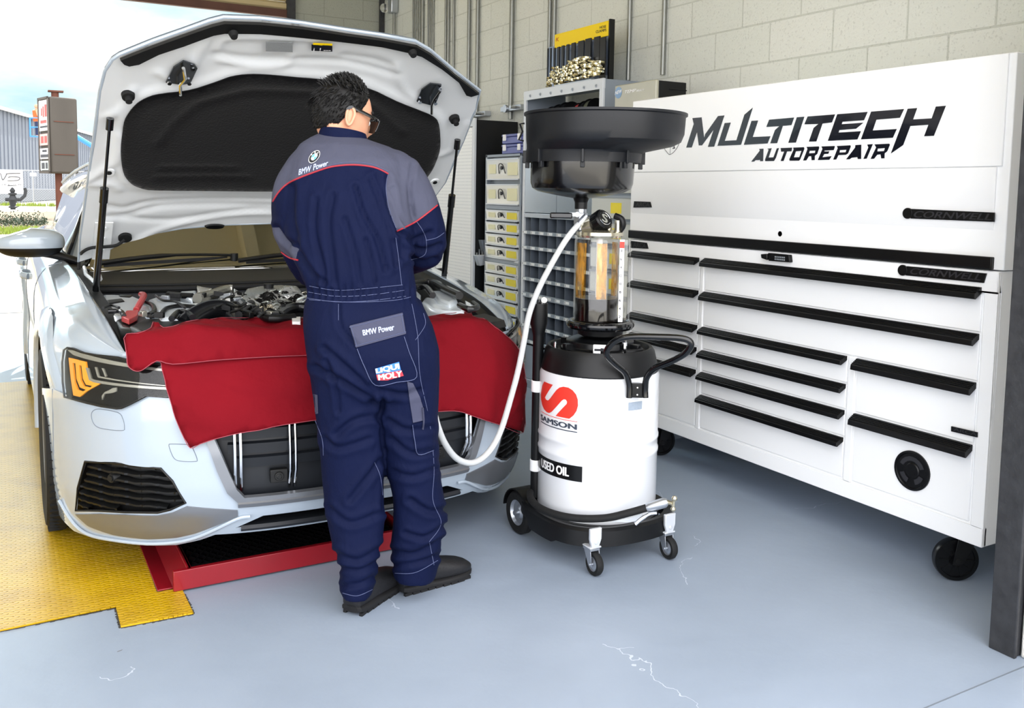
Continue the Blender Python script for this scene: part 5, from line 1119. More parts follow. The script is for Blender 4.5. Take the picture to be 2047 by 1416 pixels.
for sg in (-1, 1):
    c = [wsP[i][0 if sg < 0 else -1] for i in range(10)]
    MB().tube([tuple(p) for p in c]+[(XC+sg*(XC-gx(y, roofz(y)-.05)), y, roofz(y)-.045) for y in Ys], .028, n=8).build('roof_pillar', 'carwhite', car)
    gl = [[(XC+sg*(XC-(gx(y, 1.02)*(1-t)+gx(y, roofz(y)-.05)*t))-sg*.006, y, 1.0*(1-t)+(roofz(y)-.055)*t) for t in np.linspace(0, 1, 5)] for y in np.linspace(4.86, 7.55, 14)]
    MB().grid(gl).build('side_window', 'carglass', car, solid=.004)
    ed = [g_[-1] for g_ in gl]; MB().tube([gl[0][0]]+ed, .008, n=6).tube([g_[0] for g_ in gl], .010, n=6).build('window_trim', 'trimblack', car)
    MB().tube([tuple(np.array(p)+(sg*.004, 0, .075)) for p in ed[3:]], .012, n=8).build('roof_rail', 'silver', car)
MB().grid([[(XC+u*ip(t, [(0, .50), (1, .62)]), 7.5+.42*t, 1.40-.36*t) for u in np.linspace(-1, 1, 9)] for t in np.linspace(0, 1, 5)]).build('rear_window', 'carglass', car)
# wheels
def wheel(yc, sg):
    xo = XC+sg*.955; xi = xo-sg*.235; c = np.array([(xo+xi)/2, yc, RW+.007]); h = .1175
    w = MB().lathe([(.245, -h+.01), (.30, -h-.004), (.335, -h), (.354, -h+.02), (.362, -h+.045), (.362, -.052), (.354, -.050), (.354, -.042), (.362, -.040), (.362, -.006), (.354, -.005), (.354, .005), (.362, .006), (.362, .040), (.354, .042), (.354, .050), (.362, .052), (.362, h-.045), (.354, h-.02), (.335, h), (.30, h+.004), (.245, h-.01)], c, (1, 0, 0), n=72, cap=False)
    for k in range(72):
        g = 2*math.pi*k/72; e_ = np.array([0, math.cos(g), math.sin(g)]); t2 = np.array([0, -e_[2], e_[1]])
        for xx in (-.085, .085): w.obox(c+e_*.357+np.array([xx, 0, 0]), (e_, t2+np.array([.3, 0, 0]), (1, 0, 0)), (.006, .0016, .024), 0)
    w = w.build('tyre', 'rubber', car)
    r = MB().lathe([(.03, h-.03), (.06, h-.035), (.065, h-.06)], c, (sg, 0, 0), n=20); r.lathe([(.21, -h+.02), (.215, h-.03), (.235, h-.015), (.248, h-.008), (.248, -h+.01)], c, (sg, 0, 0), n=48, cap=False)
    for k in range(10):
        g = 2*math.pi*k/10; e_ = np.array([0, math.cos(g), math.sin(g)]); r.obox(c+e_*.135+np.array([sg*(h-.045), 0, 0]), (e_, np.cross(e_, (1, 0, 0)), (1, 0, 0)), (.085, .013, .012))
    r.build('wheel_rim', 'silver', w)
for yc in (WF, WR):
    for sg in (-1, 1): wheel(yc, sg)
# mirrors
for sg in (-1, 1):
    yM = 4.72; q0 = ony(60, 483, yM); x0 = q0[0] if sg < 0 else 2*XC-q0[0]; c = np.array([x0, yM, q0[2]-.004])
    def sup(c, rx, ry, rz, zl0, zl1, n=28, k=12):
        rows = []
        for j in range(k+1):
            v = zl0+(zl1-zl0)*j/k; cz = (1-abs(v)**2.6)**(1/2.6) if abs(v) < 1 else 0
            rows.append([c+np.array([-sg*(1 if True else 0)*rx*cz*math.copysign(abs(math.cos(a))**.75, math.cos(a))*(1+.0)*(1 if math.cos(a) > 0 else 1.0), ry*cz*math.copysign(abs(math.sin(a))**.8, math.sin(a))*(1-.35*(math.cos(a) < 0)*abs(math.cos(a))), rz*v*(1-.45*max(0, -math.cos(a))*(v > 0))]) for a in np.linspace(0, 2*math.pi, n, endpoint=False)])
        return rows
    m_ = MB().grid(sup(c, .145, .10, .068, -.35, .999), closed=True).build('mirror_cap', 'carwhite', car, fixn=True)
    mb2 = MB().grid(sup(c, .142, .095, .070, -.95, -.33), closed=True)
    foot = c+np.array([-sg*.20, -.02, -.095])
    mb2.tube(smooth([c+np.array([-sg*.03, 0, -.045]), c+np.array([-sg*.11, -.01, -.062]), foot], 4), [.028]*8+[.030], n=12, flat=.7); mb2.build('mirror_arm', 'trimblack', m_)
# ---------------- engine bay
def bay(name, mb, m, **k): return mb.build(name, m, car, **k)
for sg in (-1, 1):
    def gx_(y): return XC+sg*(XC-ip(y, XS_))
    rows = [[(gx_(y)-sg*.000, y, ip(y, ZS_)-.004), (gx_(y)-sg*.012, y, ip(y, ZS_)-.016), (gx_(y)-sg*.055, y, ip(y, ZS_)-.022), (gx_(y)-sg*.068, y, ip(y, ZS_)-.06), (gx_(y)-sg*.085, y, ip(y, ZS_)-.20), (gx_(y)-sg*.095, y, .55)] for y in np.linspace(3.13, 4.75, 20)]
    bay('fender_gutter', MB().grid(rows), 'trimblack')
bay('bay_floor', MB().box((XC-.75, 3.2, .50), (XC+.75, 4.5, .56)), 'baydark')
bay('firewall', MB().box((XC-.72, 4.40, .5), (XC+.72, 4.45, .84)), 'baydark')
bay('slam_panel', MB().grid([[(x, nose(x-XC, .8)[1]+dy, z) for dy, z in ((.03, .80), (.05, .825), (.22, .83), (.24, .80), (.24, .6))] for x in np.linspace(XC-.70, XC+.70, 30)]), 'trimblack')
M['cowl'] = mat('cowl_grey', '#26282b', .6, bump=.2, bscale=300)
bay('cowl_panel', MB().grid([[(XC+u*.74, 4.34+dy+.10*u*u, z) for dy, z in ((0, .74), (.005, .852), (.03, .868), (.06, .874), (.07, .890), (.20, .908), (.32, .930), (.40, .915))] for u in np.linspace(-1, 1, 30)]), 'cowl')
bay('cowl_seal', MB().tube([(XC+u*.72, 4.35+.10*u*u, .872) for u in np.linspace(-1, 1, 24)], .014, n=8).tube([(XC+u*.72, 4.405+.10*u*u, .886) for u in np.linspace(-1, 1, 24)], .008, n=8), 'rubber')
# wipers
for a, b in (((XC-.68, 4.70, .952), (XC-.02, 4.78, .972)), ((XC-.02, 4.68, .952), (XC+.66, 4.78, .965))):
    a = np.array(a); b = np.array(b)
    wp = MB().tube([a+(b-a)*t+np.array([0, 0, .02+.02*math.sin(math.pi*t)]) for t in np.linspace(0, 1, 10)], [.012]*5+[.007]*5, n=8).obox((a+b)/2+np.array([0, .02, .008]), (b-a, (0, 1, 0), (0, 0, 1)), (.30, .005, .008)).cyl(b+(0, 0, -.02), b+(0, 0, .03), .02, n=16)
    bay('wiper', wp, 'trimblack')
Ze = zm(150, 420, 4.094)
def at(x, y, z): return onz(*Ze(x, y), z)
M['icewhite'] = mat('pale_blue_white_paint', '#e4edf5', .25, coat=.5); M['foil'] = mat('crumpled_foil', '#d8d6d0', .14, metal=1., bump=1., bscale=26); M['foil2'] = mat('dimpled_foil', '#dfe0e0', .16, metal=1., bump=1., bscale=150)
M['redcap'] = mat('red_terminal_cover', '#b0383a', .4); M['rubberpipe'] = mat('satin_rubber_duct', '#16171a', .25)
def blob(pts, z, h, m, name, bev=.012): return bay(name, MB().prism([at(x, y, z) for x, y in pts], (0, 0, -h)), m, bevel=bev, seg=3)
blob([(210, 690), (330, 690), (480, 700), (620, 760), (640, 830), (460, 850), (330, 890), (250, 830), (215, 760)], .868, .10, 'icewhite', 'strut_tower', .02)
blob([(590, 730), (700, 690), (760, 720), (960, 760), (1050, 760), (1045, 810), (960, 870), (700, 885), (640, 800)], .878, .12, 'icewhite', 'coolant_tank', .02)
blob([(860, 665), (1000, 655), (1010, 700), (960, 735), (870, 700)], .88, .08, 'icewhite', 'relay_cover')
blob([(350, 690), (480, 690), (450, 708), (370, 702)], .874, .02, 'trimblack', 'tower_cover')
blob([(245, 735), (390, 720), (410, 740), (270, 765)], .874, .02, 'trimblack', 'tower_cover')
bay('hood_hinge_brace', MB().tube([at(75, 470, .98), at(90, 530, .96), at(150, 580, .95)], .008, n=8), 'icewhite')
blob([(330, 900), (410, 820), (550, 830), (600, 900), (520, 980), (370, 960)], .86, .09, 'black', 'battery_terminal_box')
bay('terminal_cover', MB().prism([at(380, 870, .885), at(420, 822, .885), at(520, 818, .885), at(510, 862, .885), at(440, 895, .885)], (0, 0, -.02)).tube(smooth([at(500, 820, .88), at(540, 750, .90), at(565, 700, .905), at(540, 690, .89)], 4), .012, n=10), 'redcap', bevel=.003)
blob([(440, 950), (560, 890), (700, 885), (960, 890), (1010, 900), (960, 960), (800, 990), (560, 1010)], .865, .12, 'trimblack', 'air_filter_box')
bay('intake_duct', MB().tube(smooth([at(880, 960, .84), at(1000, 870, .87), at(1120, 820, .885), at(1240, 830, .875), at(1330, 890, .85), at(1380, 960, .82)], 5), .040, n=20), 'rubberpipe')
bay('heat_shield', MB().prism([at(x, y, .89) for x, y in ((1360, 700), (1400, 640), (1480, 625), (1700, 612), (1830, 620), (1880, 690), (1700, 700), (1500, 690), (1420, 740))], (0, 0, -.06)), 'foil2', bevel=.015, seg=3)
def crumple(pts, z, h, m, name):
    vs, fs = cdt([at(x, y, z)[:2] for x, y in pts], [], .02); T_ = [(a, b, z+h*noise.noise(Vector((a*14, b*14, 3)))+.4*h*noise.noise(Vector((a*40, b*40, 1)))) for a, b in vs]
    bay(name, MB().add(T_, fs), m, solid=.004)
crumple([(1260, 690), (1330, 685), (1470, 760), (1490, 700), (1600, 690), (1900, 690), (1900, 770), (1650, 775), (1560, 800), (1530, 880), (1440, 860), (1380, 790)], .875, .05, 'foil', 'foil_shield')
crumple([(1000, 660), (1110, 650), (1140, 690), (1060, 720), (1000, 710)], .88, .03, 'foil2', 'foil_sleeve')
crumple([(1050, 740), (1250, 720), (1270, 760), (1120, 790), (1060, 780)], .87, .03, 'foil2', 'foil_sleeve')
for k, (pts, r, m_) in enumerate([([(690, 870), (720, 830), (760, 800), (860, 785), (1020, 795)], .008, 'black'), ([(790, 890), (850, 835), (930, 850), (960, 880)], .011, 'rubberpipe'), ([(270, 830), (370, 830), (400, 870)], .009, 'rubberpipe'), ([(560, 760), (630, 780), (650, 830), (600, 860)], .010, 'rubberpipe'),
    ([(1000, 725), (1100, 700), (1230, 655), (1290, 650)], .022, 'lampgrey'), ([(1300, 760), (1340, 740), (1390, 790), (1440, 770)], .018, 'black'), ([(1340, 860), (1440, 800), (1520, 860), (1600, 890), (1800, 880)], .014, 'black'), ([(1640, 880), (1700, 830), (1800, 800), (1900, 800)], .020, 'rubberpipe'), ([(760, 690), (880, 700), (960, 705)], .013, 'black'), ([(1540, 800), (1640, 790), (1660, 850)], .020, 'foil')]):
    bay(['hose_pipe', 'coolant_hose'][k % 2], MB().tube(smooth([at(x, y, .885) for x, y in pts], 4), r, n=10), m_)
blob([(1190, 728), (1268, 720), (1272, 748), (1200, 758)], .90, .02, 'whitelabel', 'white_sticker_cap', .003)
blob([(1775, 875), (1845, 872), (1845, 915), (1778, 915)], .885, .02, 'whitelabel', 'white_tag', .002)
blob([(1400, 880), (1900, 870), (1900, 960), (1380, 960)], .85, .12, 'black', 'engine_cover')
bay('tank_cap', MB().cyl(at(1585, 640, .89), at(1585, 640, .89)+np.array([0, 0, .02]), .022, n=20), 'black')
rr = random.Random(4)
for k, (x, y) in enumerate([(1100, 770), (1160, 790), (1230, 800), (1290, 770), (1340, 800), (1180, 690), (1250, 700), (1420, 850), (1500, 830), (1600, 850), (1700, 800), (740, 720), (820, 700), (690, 860), (560, 850), (1050, 700), (1330, 740), (1460, 800)]):
    p = at(x, y, .895); an = rr.uniform(0, 3); bay('wiring_connector', MB().obox(p, ((math.cos(an), math.sin(an), rr.uniform(-.3, .3)), (-math.sin(an), math.cos(an), 0), (0, 0, 1)), (rr.uniform(.012, .024), .009, .010)).cyl(p, p+np.array([math.cos(an)*.035, math.sin(an)*.035, -.01]), .006, n=8), ['black', 'zinc', 'black', 'trimblack', 'lampgrey'][k % 5], bevel=.002)
for k, L_ in enumerate([[(1080, 800), (1180, 760), (1240, 720), (1300, 700)], [(1140, 800), (1230, 770), (1330, 790), (1400, 760)], [(1260, 840), (1350, 820), (1430, 830), (1500, 790)], [(660, 700), (720, 740), (820, 750), (900, 800)], [(1500, 870), (1600, 820), (1720, 850)], [(230, 800), (300, 780), (360, 800)]]):
    bay('wiring_loom', MB().tube(smooth([at(x, y, .90+.006*(k % 2)) for x, y in L_], 5), .005, n=8), 'black')
Zr = zm(800, 480, 5.057)
def ar(x, y, z): return onz(*Zr(x, y), z)
def blobr(pts, z, h, m, name, bev=.01): return bay(name, MB().prism([ar(x, y, z) for x, y in pts], (0, 0, -h)), m, bevel=bev, seg=3)
blobr([(310, 510), (420, 505), (570, 560), (585, 600), (500, 640), (380, 600)], .88, .06, 'icewhite', 'strut_tower', .02)
blobr([(215, 620), (250, 570), (370, 590), (560, 640), (660, 660), (650, 720), (420, 715), (300, 690)], .86, .05, 'icewhite', 'washer_bottle', .015)
blobr([(655, 610), (750, 660), (720, 690), (670, 660)], .87, .02, 'icewhite', 'body_gap_paint', .002)
blobr([(150, 500), (210, 560), (200, 600), (140, 560)], .87, .02, 'icewhite', 'body_gap_paint', .002)
for pts, r in (([(130, 450), (260, 430), (360, 440), (470, 500), (600, 560)], .018), ([(130, 360), (260, 370), (360, 340), (440, 330)], .028), ([(150, 480), (260, 480), (330, 560)], .014), ([(600, 660), (700, 700), (780, 680), (740, 640)], .012)):
    bay('coolant_hose', MB().tube(smooth([ar(x, y, .90) for x, y in pts], 4), r, n=10), 'rubberpipe')
# ---------------- bonnet
PH = math.radians(40.6); HY, HZ = 4.40, 1.035; hd_d = np.array([0, -math.cos(PH), math.sin(PH)]); hd_n = np.array([0, math.sin(PH), math.cos(PH)])
def hood(a, b, off=0.):
    u = (a-XC)/.75; return np.array([a, HY, HZ])+hd_d*b+hd_n*(off-.055*u*u-.03*max(0, b-.75)**2*6+.03)
HI = Inv(hood, .25, 1.9, -.1, 1.5, 50)
Zd = zm(0, 0, 2.023)
hx = lambda x, y: HI(*Zd(x, y))
out = [(318, 1060), (325, 960), (345, 820), (370, 640), (395, 450), (405, 370), (425, 290), (455, 245), (485, 225), (620, 170), (740, 128), (850, 88), (905, 74), (1050, 78), (1220, 97), (1400, 125), (1540, 145), (1680, 170), (1740, 205), (1840, 290), (1942, 370), (1925, 440), (1875, 570), (1800, 740), (1775, 800)]
rear = [(410, 1030), (480, 990), (600, 950), (740, 925), (900, 912), (1110, 905)]
O1 = [hx(*p) for p in out]; R1 = [hx(*p) for p in rear]
O1[-1] = (2*XC-O1[2][0], O1[2][1]); O1.append((2*XC-O1[0][0]-.01, O1[0][1]))
R2 = [(2*XC-a, b) for a, b in R1[:-1]]
HO = O1+R2+R1[::-1]
lin_px = [(488, 600), (495, 520), (505, 470), (540, 420), (580, 390), (640, 370), (760, 355), (860, 325), (930, 300), (1000, 290), (1080, 292), (1200, 303), (1330, 315), (1480, 345), (1600, 400), (1700, 440), (1745, 460), (1770, 490), (1776, 580), (1760, 640), (1735, 690), (1690, 735), (1600, 752), (1300, 762), (1100, 762), (900, 760), (640, 757), (560, 745), (520, 720), (497, 680)]
LN = [np.array(p) for p in smooth([hx(*p) for p in lin_px], 3, True)]
def dseg(p, A, B_): ab = B_-A; t = min(1, max(0, (p-A)@ab/(ab@ab+1e-12))); return np.linalg.norm(p-A-ab*t)
def dpoly(p, Q, closed=False): n = len(Q); return min(dseg(p, Q[i], Q[(i+1) % n]) for i in range(n if closed else n-1))
gr = [[hx(*p) for p in g] for g in ([(380, 745), (450, 745), (480, 765)], [(440, 835), (500, 845), (580, 822), (700, 812), (900, 808), (1100, 810)], [(430, 880), (520, 868), (620, 840), (760, 830), (1100, 832)], [(880, 215), (960, 232), (1200, 240), (1400, 250), (1600, 300)], [(895, 240), (1000, 262), (1150, 262), (1180, 235)], [(880, 200), (900, 160), (1000, 150), (1280, 160)], [(1390, 225), (1500, 240), (1580, 265)], [(640, 290), (740, 330), (800, 220), (860, 130)], [(1600, 260), (1640, 370), (1740, 420)], [(340, 740), (400, 700), (470, 640), (480, 540)], [(440, 470), (480, 440), (540, 360)], [(1780, 620), (1830, 600), (1880, 500)], [(500, 1000), (640, 930), (900, 870), (1110, 860)], [(500, 880), (700, 890), (1000, 850), (1110, 855)])]
gr = [smooth([np.array(p) for p in g], 3) for g in gr]; gs = [1, -1, -1, -1, 1, 1, -1, 1, 1, 1, 1, 1, 1, -1]
def inner(a, b):
    p = np.array([a, b]); o = 0.
    d = dpoly(p, LN[::3], True); o -= .010*math.exp(-(max(0, d-.012)/.022)**2) if not inpoly(a, b, LN) else .010
    for g, s_ in zip(gr, gs):
        dd_ = dpoly(p, g)
        if dd_ < .06: o -= s_*.0085*math.exp(-(dd_/.017)**2)
    o += .0015*noise.noise(Vector((a*3, b*3, 0)))
    return hood(a, b, o)
vs, fs = cdt(HO, [], .0155); P3d = [inner(a, b) for a, b in vs]
hob = thing('x', 'x', 'x'); bpy.data.objects.remove(hob)
bon = MB().add(P3d, fs).build('bonnet', 'hoodin', car, ang=80)
# outer skin with folded hem
lo_, lf_ = cdt([(a+(a-XC)*.001, b) for a, b in HO], [], .06)
def outer(a, b): return hood(a, b, .022*min(1, 12*max(0, .86-abs(a-XC))*.9)) 
MB().add([outer(a, b) for a, b in lo_], lf_).build('bonnet_skin', 'carwhite', bon, ang=60)
MB().tube([hood(a, b, .006) for a, b in HO], .007, n=8, closed=True).build('bonnet_hem', 'carwhite', bon)
M['felt'] = mat('black_felt_liner', '#030304', .95, spec=.1, bump=.25, bscale=120, sheen=.15)
lv_, lf2 = cdt([tuple(p) for p in LN], [], .02)
q1 = [np.array(hx(*p)) for p in ((640, 560), (700, 480), (800, 400), (1000, 350), (1300, 360), (1500, 410), (1620, 520))]; q2 = [np.array(hx(*p)) for p in ((650, 660), (950, 662))]; q3 = [np.array(hx(*p)) for p in ((630, 700), (1000, 700))]
def felt(a, b):
    p = np.array([a, b]); e = dpoly(p, LN[::2], True); o = -.012-.010*min(1, e/.03)
    for q, w in ((q1, .018), (q2, .012), (q3, .012)): o += .008*math.exp(-(dpoly(p, q)/w)**2)
    return hood(a, b, o)
MB().add([felt(a, b) for a, b in lv_], lf2).build('bonnet_liner', 'felt', bon, solid=.006)
for x, y in ((865, 552), (1183, 538)):
    c = hood(*hx(x, y), -.024); MB().obox(c, ((1, 0, 0), hd_d, hd_n), (.016, .012, .003)).build('liner_clip', 'black', bon, bevel=.002)
# dark edge seal along the front
top = [(485, 228), (620, 175), (740, 132), (855, 92), (905, 80), (1050, 84), (1220, 102), (1400, 130), (1540, 150), (1680, 176), (1738, 210), (1836, 294), (1932, 368)]
botm = [(1900, 378), (1880, 372), (1850, 320), (1780, 265), (1700, 215), (1640, 198), (1540, 176), (1350, 152), (1220, 138), (1050, 122), (905, 120), (860, 128), (740, 172), (640, 205), (560, 245), (520, 252), (500, 245)]
sealp = [hx(*p) for p in top+botm]
patch('front_seal', sealp, lambda a, b: hood(a, b, -.022), 'trimblack', bon, res=.03, thick=.012, bevel=.003)
for x, y in ((938, 112), (1660, 190)): c = hood(*hx(x, y), -.03); MB().cyl(c, c-hd_n*.02, .017, .012, n=16).build('rubber_stop', 'rubber', bon)
for x, y in ((517, 378), (1835, 474)): c = hood(*hx(x, y), -.004); MB().cyl(c, c-hd_n*.018, .024, .022, n=20).cyl(c-hd_n*.018, c-hd_n*.04, .012, n=14).build('rubber_stop', 'rubber', bon)
for x, y in ((440, 692), (1757, 732)): c = hood(*hx(x, y), -.004); MB().cyl(c, c-hd_n*.006, .024, .020, n=24).build('hole_boss', 'hoodin', bon); MB().cyl(c-hd_n*.0055, c-hd_n*.0075, .011, n=18).build('drain_hole', 'baydark', bon)
c = hood(*hx(867, 910), -.006); MB().lathe([(0, 0), (.045, 0), (.04, .008), (0, .01)], c, -hd_n, n=28, sy=.35, sx=1).build('rubber_plug', 'black', bon)
M['latchmetal'] = mat('greased_latch_steel', '#55585c', .18, metal=.9)
for pts, rod in (([(740, 232), (785, 248), (796, 262), (768, 322), (735, 328), (668, 320), (700, 258)], [(735, 240), (742, 285), (722, 310), (724, 350)]), ([(1735, 325), (1780, 330), (1776, 360), (1758, 405), (1735, 412), (1680, 398), (1700, 350)], [(1770, 335), (1745, 370), (1735, 395), (1735, 430)])):
    lt_ = patch('latch_plate', [hx(*p) for p in pts], lambda a, b: hood(a, b, -.02), 'latchmetal', bon, res=.02, thick=.006, bevel=.002)
    MB().tube([hood(*hx(*p), -.045) for p in rod], .006, n=8).build('latch_striker', 'chrome', lt_)
    for p in (pts[1], pts[3], pts[5]): c = hood(*hx(.8*p[0]+.2*pts[4][0], .8*p[1]+.2*(pts[4][1]-40)), -.026); MB().cyl(c, c-hd_n*.008, .008, n=6).build('bolt', 'chrome', lt_)
def decal(name, x0, y0, x1, y1, m): return patch(name, [hx(x0, y0), hx(x1, y0+3), hx(x1, y1), hx(x0, y1-4)], lambda a, b: hood(a, b, -.018), m, bon, res=.05, thick=.002)
decal('grey_sticker', 1072, 156, 1180, 198, mat('grey_sticker', '#8a8d8e', .4, var=.2, vscale=160)); decal('warning_sticker', 1256, 168, 1340, 196, 'ink'); decal('yellow_stripe', 1262, 162, 1340, 174, 'yellow')
tq = [hood(*hx(*p), -.0212) for p in ((1262, 192), (1332, 194), (1334, 180), (1264, 178))]; text_into(MB(), 'i  ! ---', quad(*tq), bold=.02).build('sticker_print', 'whitelabel', bon)
# gas struts, washer hose and hinges
def strut(pt, pj, pb, yb, nm='gas_strut'):
    t = hood(*hx(*pt), -.03); bpx = Zd(*pb); b = ony(*bpx, yb); 
    f = .5; best = min(np.linspace(.1, .9, 81), key=lambda f: abs(proj(t+(b-t)*f)[1]-Zd(*pj)[1])); j = t+(b-t)*best
    s_ = MB().cyl(j, b, .0135, n=16).cyl(j-(b-t)/np.linalg.norm(b-t)*.05, j+(b-t)/np.linalg.norm(b-t)*.01, .0165, n=16).cyl(t, j, .006, n=12).cyl(t, t+(b-t)/np.linalg.norm(b-t)*.045, .014, n=12).build(nm, 'blackgloss', car)
strut((443, 455), (415, 810), (388, 1175), 4.0); strut((1843, 545), (1818, 830), (1795, 1125), 3.98)
wp_ = [hood(*hx(503, 955), -.02), hood(*hx(470, 970), -.03), hood(*hx(430, 976), -.03), hood(*hx(370, 980), -.03), hood(*hx(335, 995), -.03), ony(*Zd(322, 1040), 4.42), ony(*Zd(318, 1090), 4.42)]
MB().tube(smooth(wp_, 6), .007, n=8).cyl(hood(*hx(505, 955), -.002), hood(*hx(505, 955), -.016), .028, n=24).build('washer_hose', 'rubber', bon)
for sg in (-1, 1):
    xx = XC+sg*.69; p0 = hood(xx, .02, -.012); p1 = hood(xx, .26, -.012)
    hm = MB().obox((p0+p1)/2, ((1, 0, 0), hd_d, hd_n), (.035, .13, .003))
    for k in (.25, .6, .9): hm.cyl(p0+(p1-p0)*k, p0+(p1-p0)*k-hd_n*.01, .011, n=8)
    hm.tube([p0+np.array([sg*.01, 0, 0]), (xx+sg*.01, 4.50, .97), (xx+sg*.0, 4.44, .92)], .012, n=6); hm.build('bonnet_hinge', 'hoodin', bon)
# ---------------- red fender cover over the nose
ZC = .862
def rag(s, q, off=0.):
    wv = .014*noise.noise(Vector((s*4, q*5, off*30)))+.010*noise.noise(Vector((s*9+q*4, q*5-s*3, 2)))+.007*noise.noise(Vector((s*5, q*22+s*8, 7)))+.012*math.exp(-((q-(.50+.30*(s+.45)))/.018)**2)*min(1, max(0, 1.2-abs(s+.25)*3))-.010*math.exp(-((q-(.72-.22*(s+.6)))/.016)**2)*(s < -.1)+.010*math.exp(-((q-(.45+.5*(s-.55)))/.02)**2)*(s > .35)
    if q <= ZC-.05: return np.array(nose(s, q, .033+off+wv))
    r = .05; ang_ = min(1, (q-(ZC-.05))/(r*1.57)); base = np.array(nose(s, .812, 0)); k = min(abs(s), SMAX); e = 2e-3; k2 = min(k+e, SMAX)
    dx = float(np.interp(k2, _s, _px)-np.interp(k2-e, _s, _px)); dy = float(np.interp(k2, _s, _py)-np.interp(k2-e, _s, _py)); l = math.hypot(dx, dy)+1e-9
    n_o = np.array([(dy/l)*(1 if s >= 0 else -1), -dx/l, 0]); o = .033+off+wv
    th = ang_*math.pi/2; p = base+n_o*(o-r+math.cos(th)*r); inn = max(0, q-(ZC-.05)-r*1.57)
    return np.array([p[0]-n_o[0]*inn*.3, p[1]+inn, .812+math.sin(th)*r+off+wv*1.5+.02*min(1, inn/.1)*math.sin(s*9)*.5])
RI = Inv(rag, -1.05, 1.05, .38, 1.5, 56)
M['redcloth'] = mat('red_cotton', '#730a17', .85, spec=.15, var=.16, vscale=5, bump=.5, bscale=22); M['stitch'] = mat('pale_overlock_stitch', '#9a4450', .8)
main_px = [(318, 690), (322, 727), (330, 762), (340, 800), (350, 835), (364, 868), (380, 896), (400, 888), (430, 878), (480, 866), (520, 860), (560, 851), (640, 839), (760, 826), (880, 823), (918, 823), (945, 832), (1000, 850), (1046, 865), (1049, 800), (1049, 745), (1040, 705), (1025, 683), (1005, 665), (980, 646), (945, 632), (930, 624), (885, 628), (760, 640), (610, 644), (480, 648), (380, 655)]
flap_px = [(258, 673), (296, 668), (318, 653), (330, 660), (360, 662), (420, 650), (500, 645), (615, 642), (700, 640), (700, 705), (615, 709), (500, 714), (420, 719), (350, 726), (318, 720), (290, 738), (276, 741), (262, 733), (258, 712)]
cov = thing('fender_cover', 'red cotton fender cover draped over the nose of the white car', 'cloth', (XC, 3.0, .5))
def cloth(name, px, off, nm='redcloth', res=.022):
    ol_ = [RI(*p) for p in px]; vs, fs = cdt(ol_, [], res); T_ = [rag(a, b, off) for a, b in vs]
    o_ = MB().add(T_, fs).build(name, nm, cov, solid=.004, ang=70)
    MB().tube([rag(a, b, off) for a, b in smooth([np.array(q) for q in ol_], 3, True)], .0014, n=5, closed=True).build('stitched_hem', 'stitch', o_)
    return ol_
cloth('cloth_drop', main_px, 0.); cloth('folded_flap', flap_px, .016)
# ---------------- red framed drain grate under the nose
M['redframe'] = mat('red_enamel_frame', '#86101c', .35, coat=.3, var=.1, vscale=9); M['mesh'] = mat('black_expanded_mesh', '#242427', .25, metal=.8)
ZF = .075
f0 = onz(348, 1190); f1 = onz(791, 1090+6); yl = (f0[1]+f1[1])/2; xg0, xg1 = f0[0], f1[0]+.04; xo = onz(316, 1191)[0]
gt = thing('drive_on_grate', 'low red steel frame holding a black mesh tray under the bumper', 'floor grate', ((xg0+xg1)/2, 3.4, 0))
MB().box((xg0, yl-.008, .007), (xg1, yl+.012, ZF)).box((xg1-.012, yl, .007), (xg1, 4.5, ZF)).box((xg0, 4.49, .007), (xg1, 4.5, ZF)).prism([(xo, yl+.02, .007), (xg0+.02, yl+.02, .007), (xg0+.02, yl+.02, .012), (xo, yl+.02, .012)], (0, 1.45, 0)).box((xg0+.045, yl, .007), (xg0+.06, 4.5, ZF)).prism([(xg0+.0, yl+.0, .010), (xg0+.05, yl+.0, ZF), (xg0+.06, yl, ZF), (xg0+.02, yl, .008)], (0, 1.45, 0)).build('frame', 'redframe', gt, bevel=.002)
gm = MB().box((xg0+.06, yl+.02, .02), (xg1-.02, 4.48, .03)); px_, py_ = .034, .055
ny = 9
for i in range(int((xg1-xg0-.1)/px_)):
    for j in range(ny):
        x = xg0+.09+i*px_; y = yl+.05+j*py_
        for s_ in (-1, 1):
            gm.obox((x+s_*px_*.25, y, ZF-.012), ((s_*px_/2, py_/2, 0), (-s_*py_/2*1, px_/2, 0), (0, 0, 1)), (math.hypot(px_/2, py_/2)/2*1.02, .0018, .006)); gm.obox((x+s_*px_*.25, y+py_/2, ZF-.012), ((-s_*px_/2, py_/2, 0), (s_*py_/2, px_/2, 0), (0, 0, 1)), (math.hypot(px_/2, py_/2)/2*1.02, .0018, .006))
gm.box((xg0+.062, yl+.014, ZF-.02), (xg1-.02, yl+.03, ZF-.002)).build('mesh_tray', 'mesh', gt, flatshade=True)
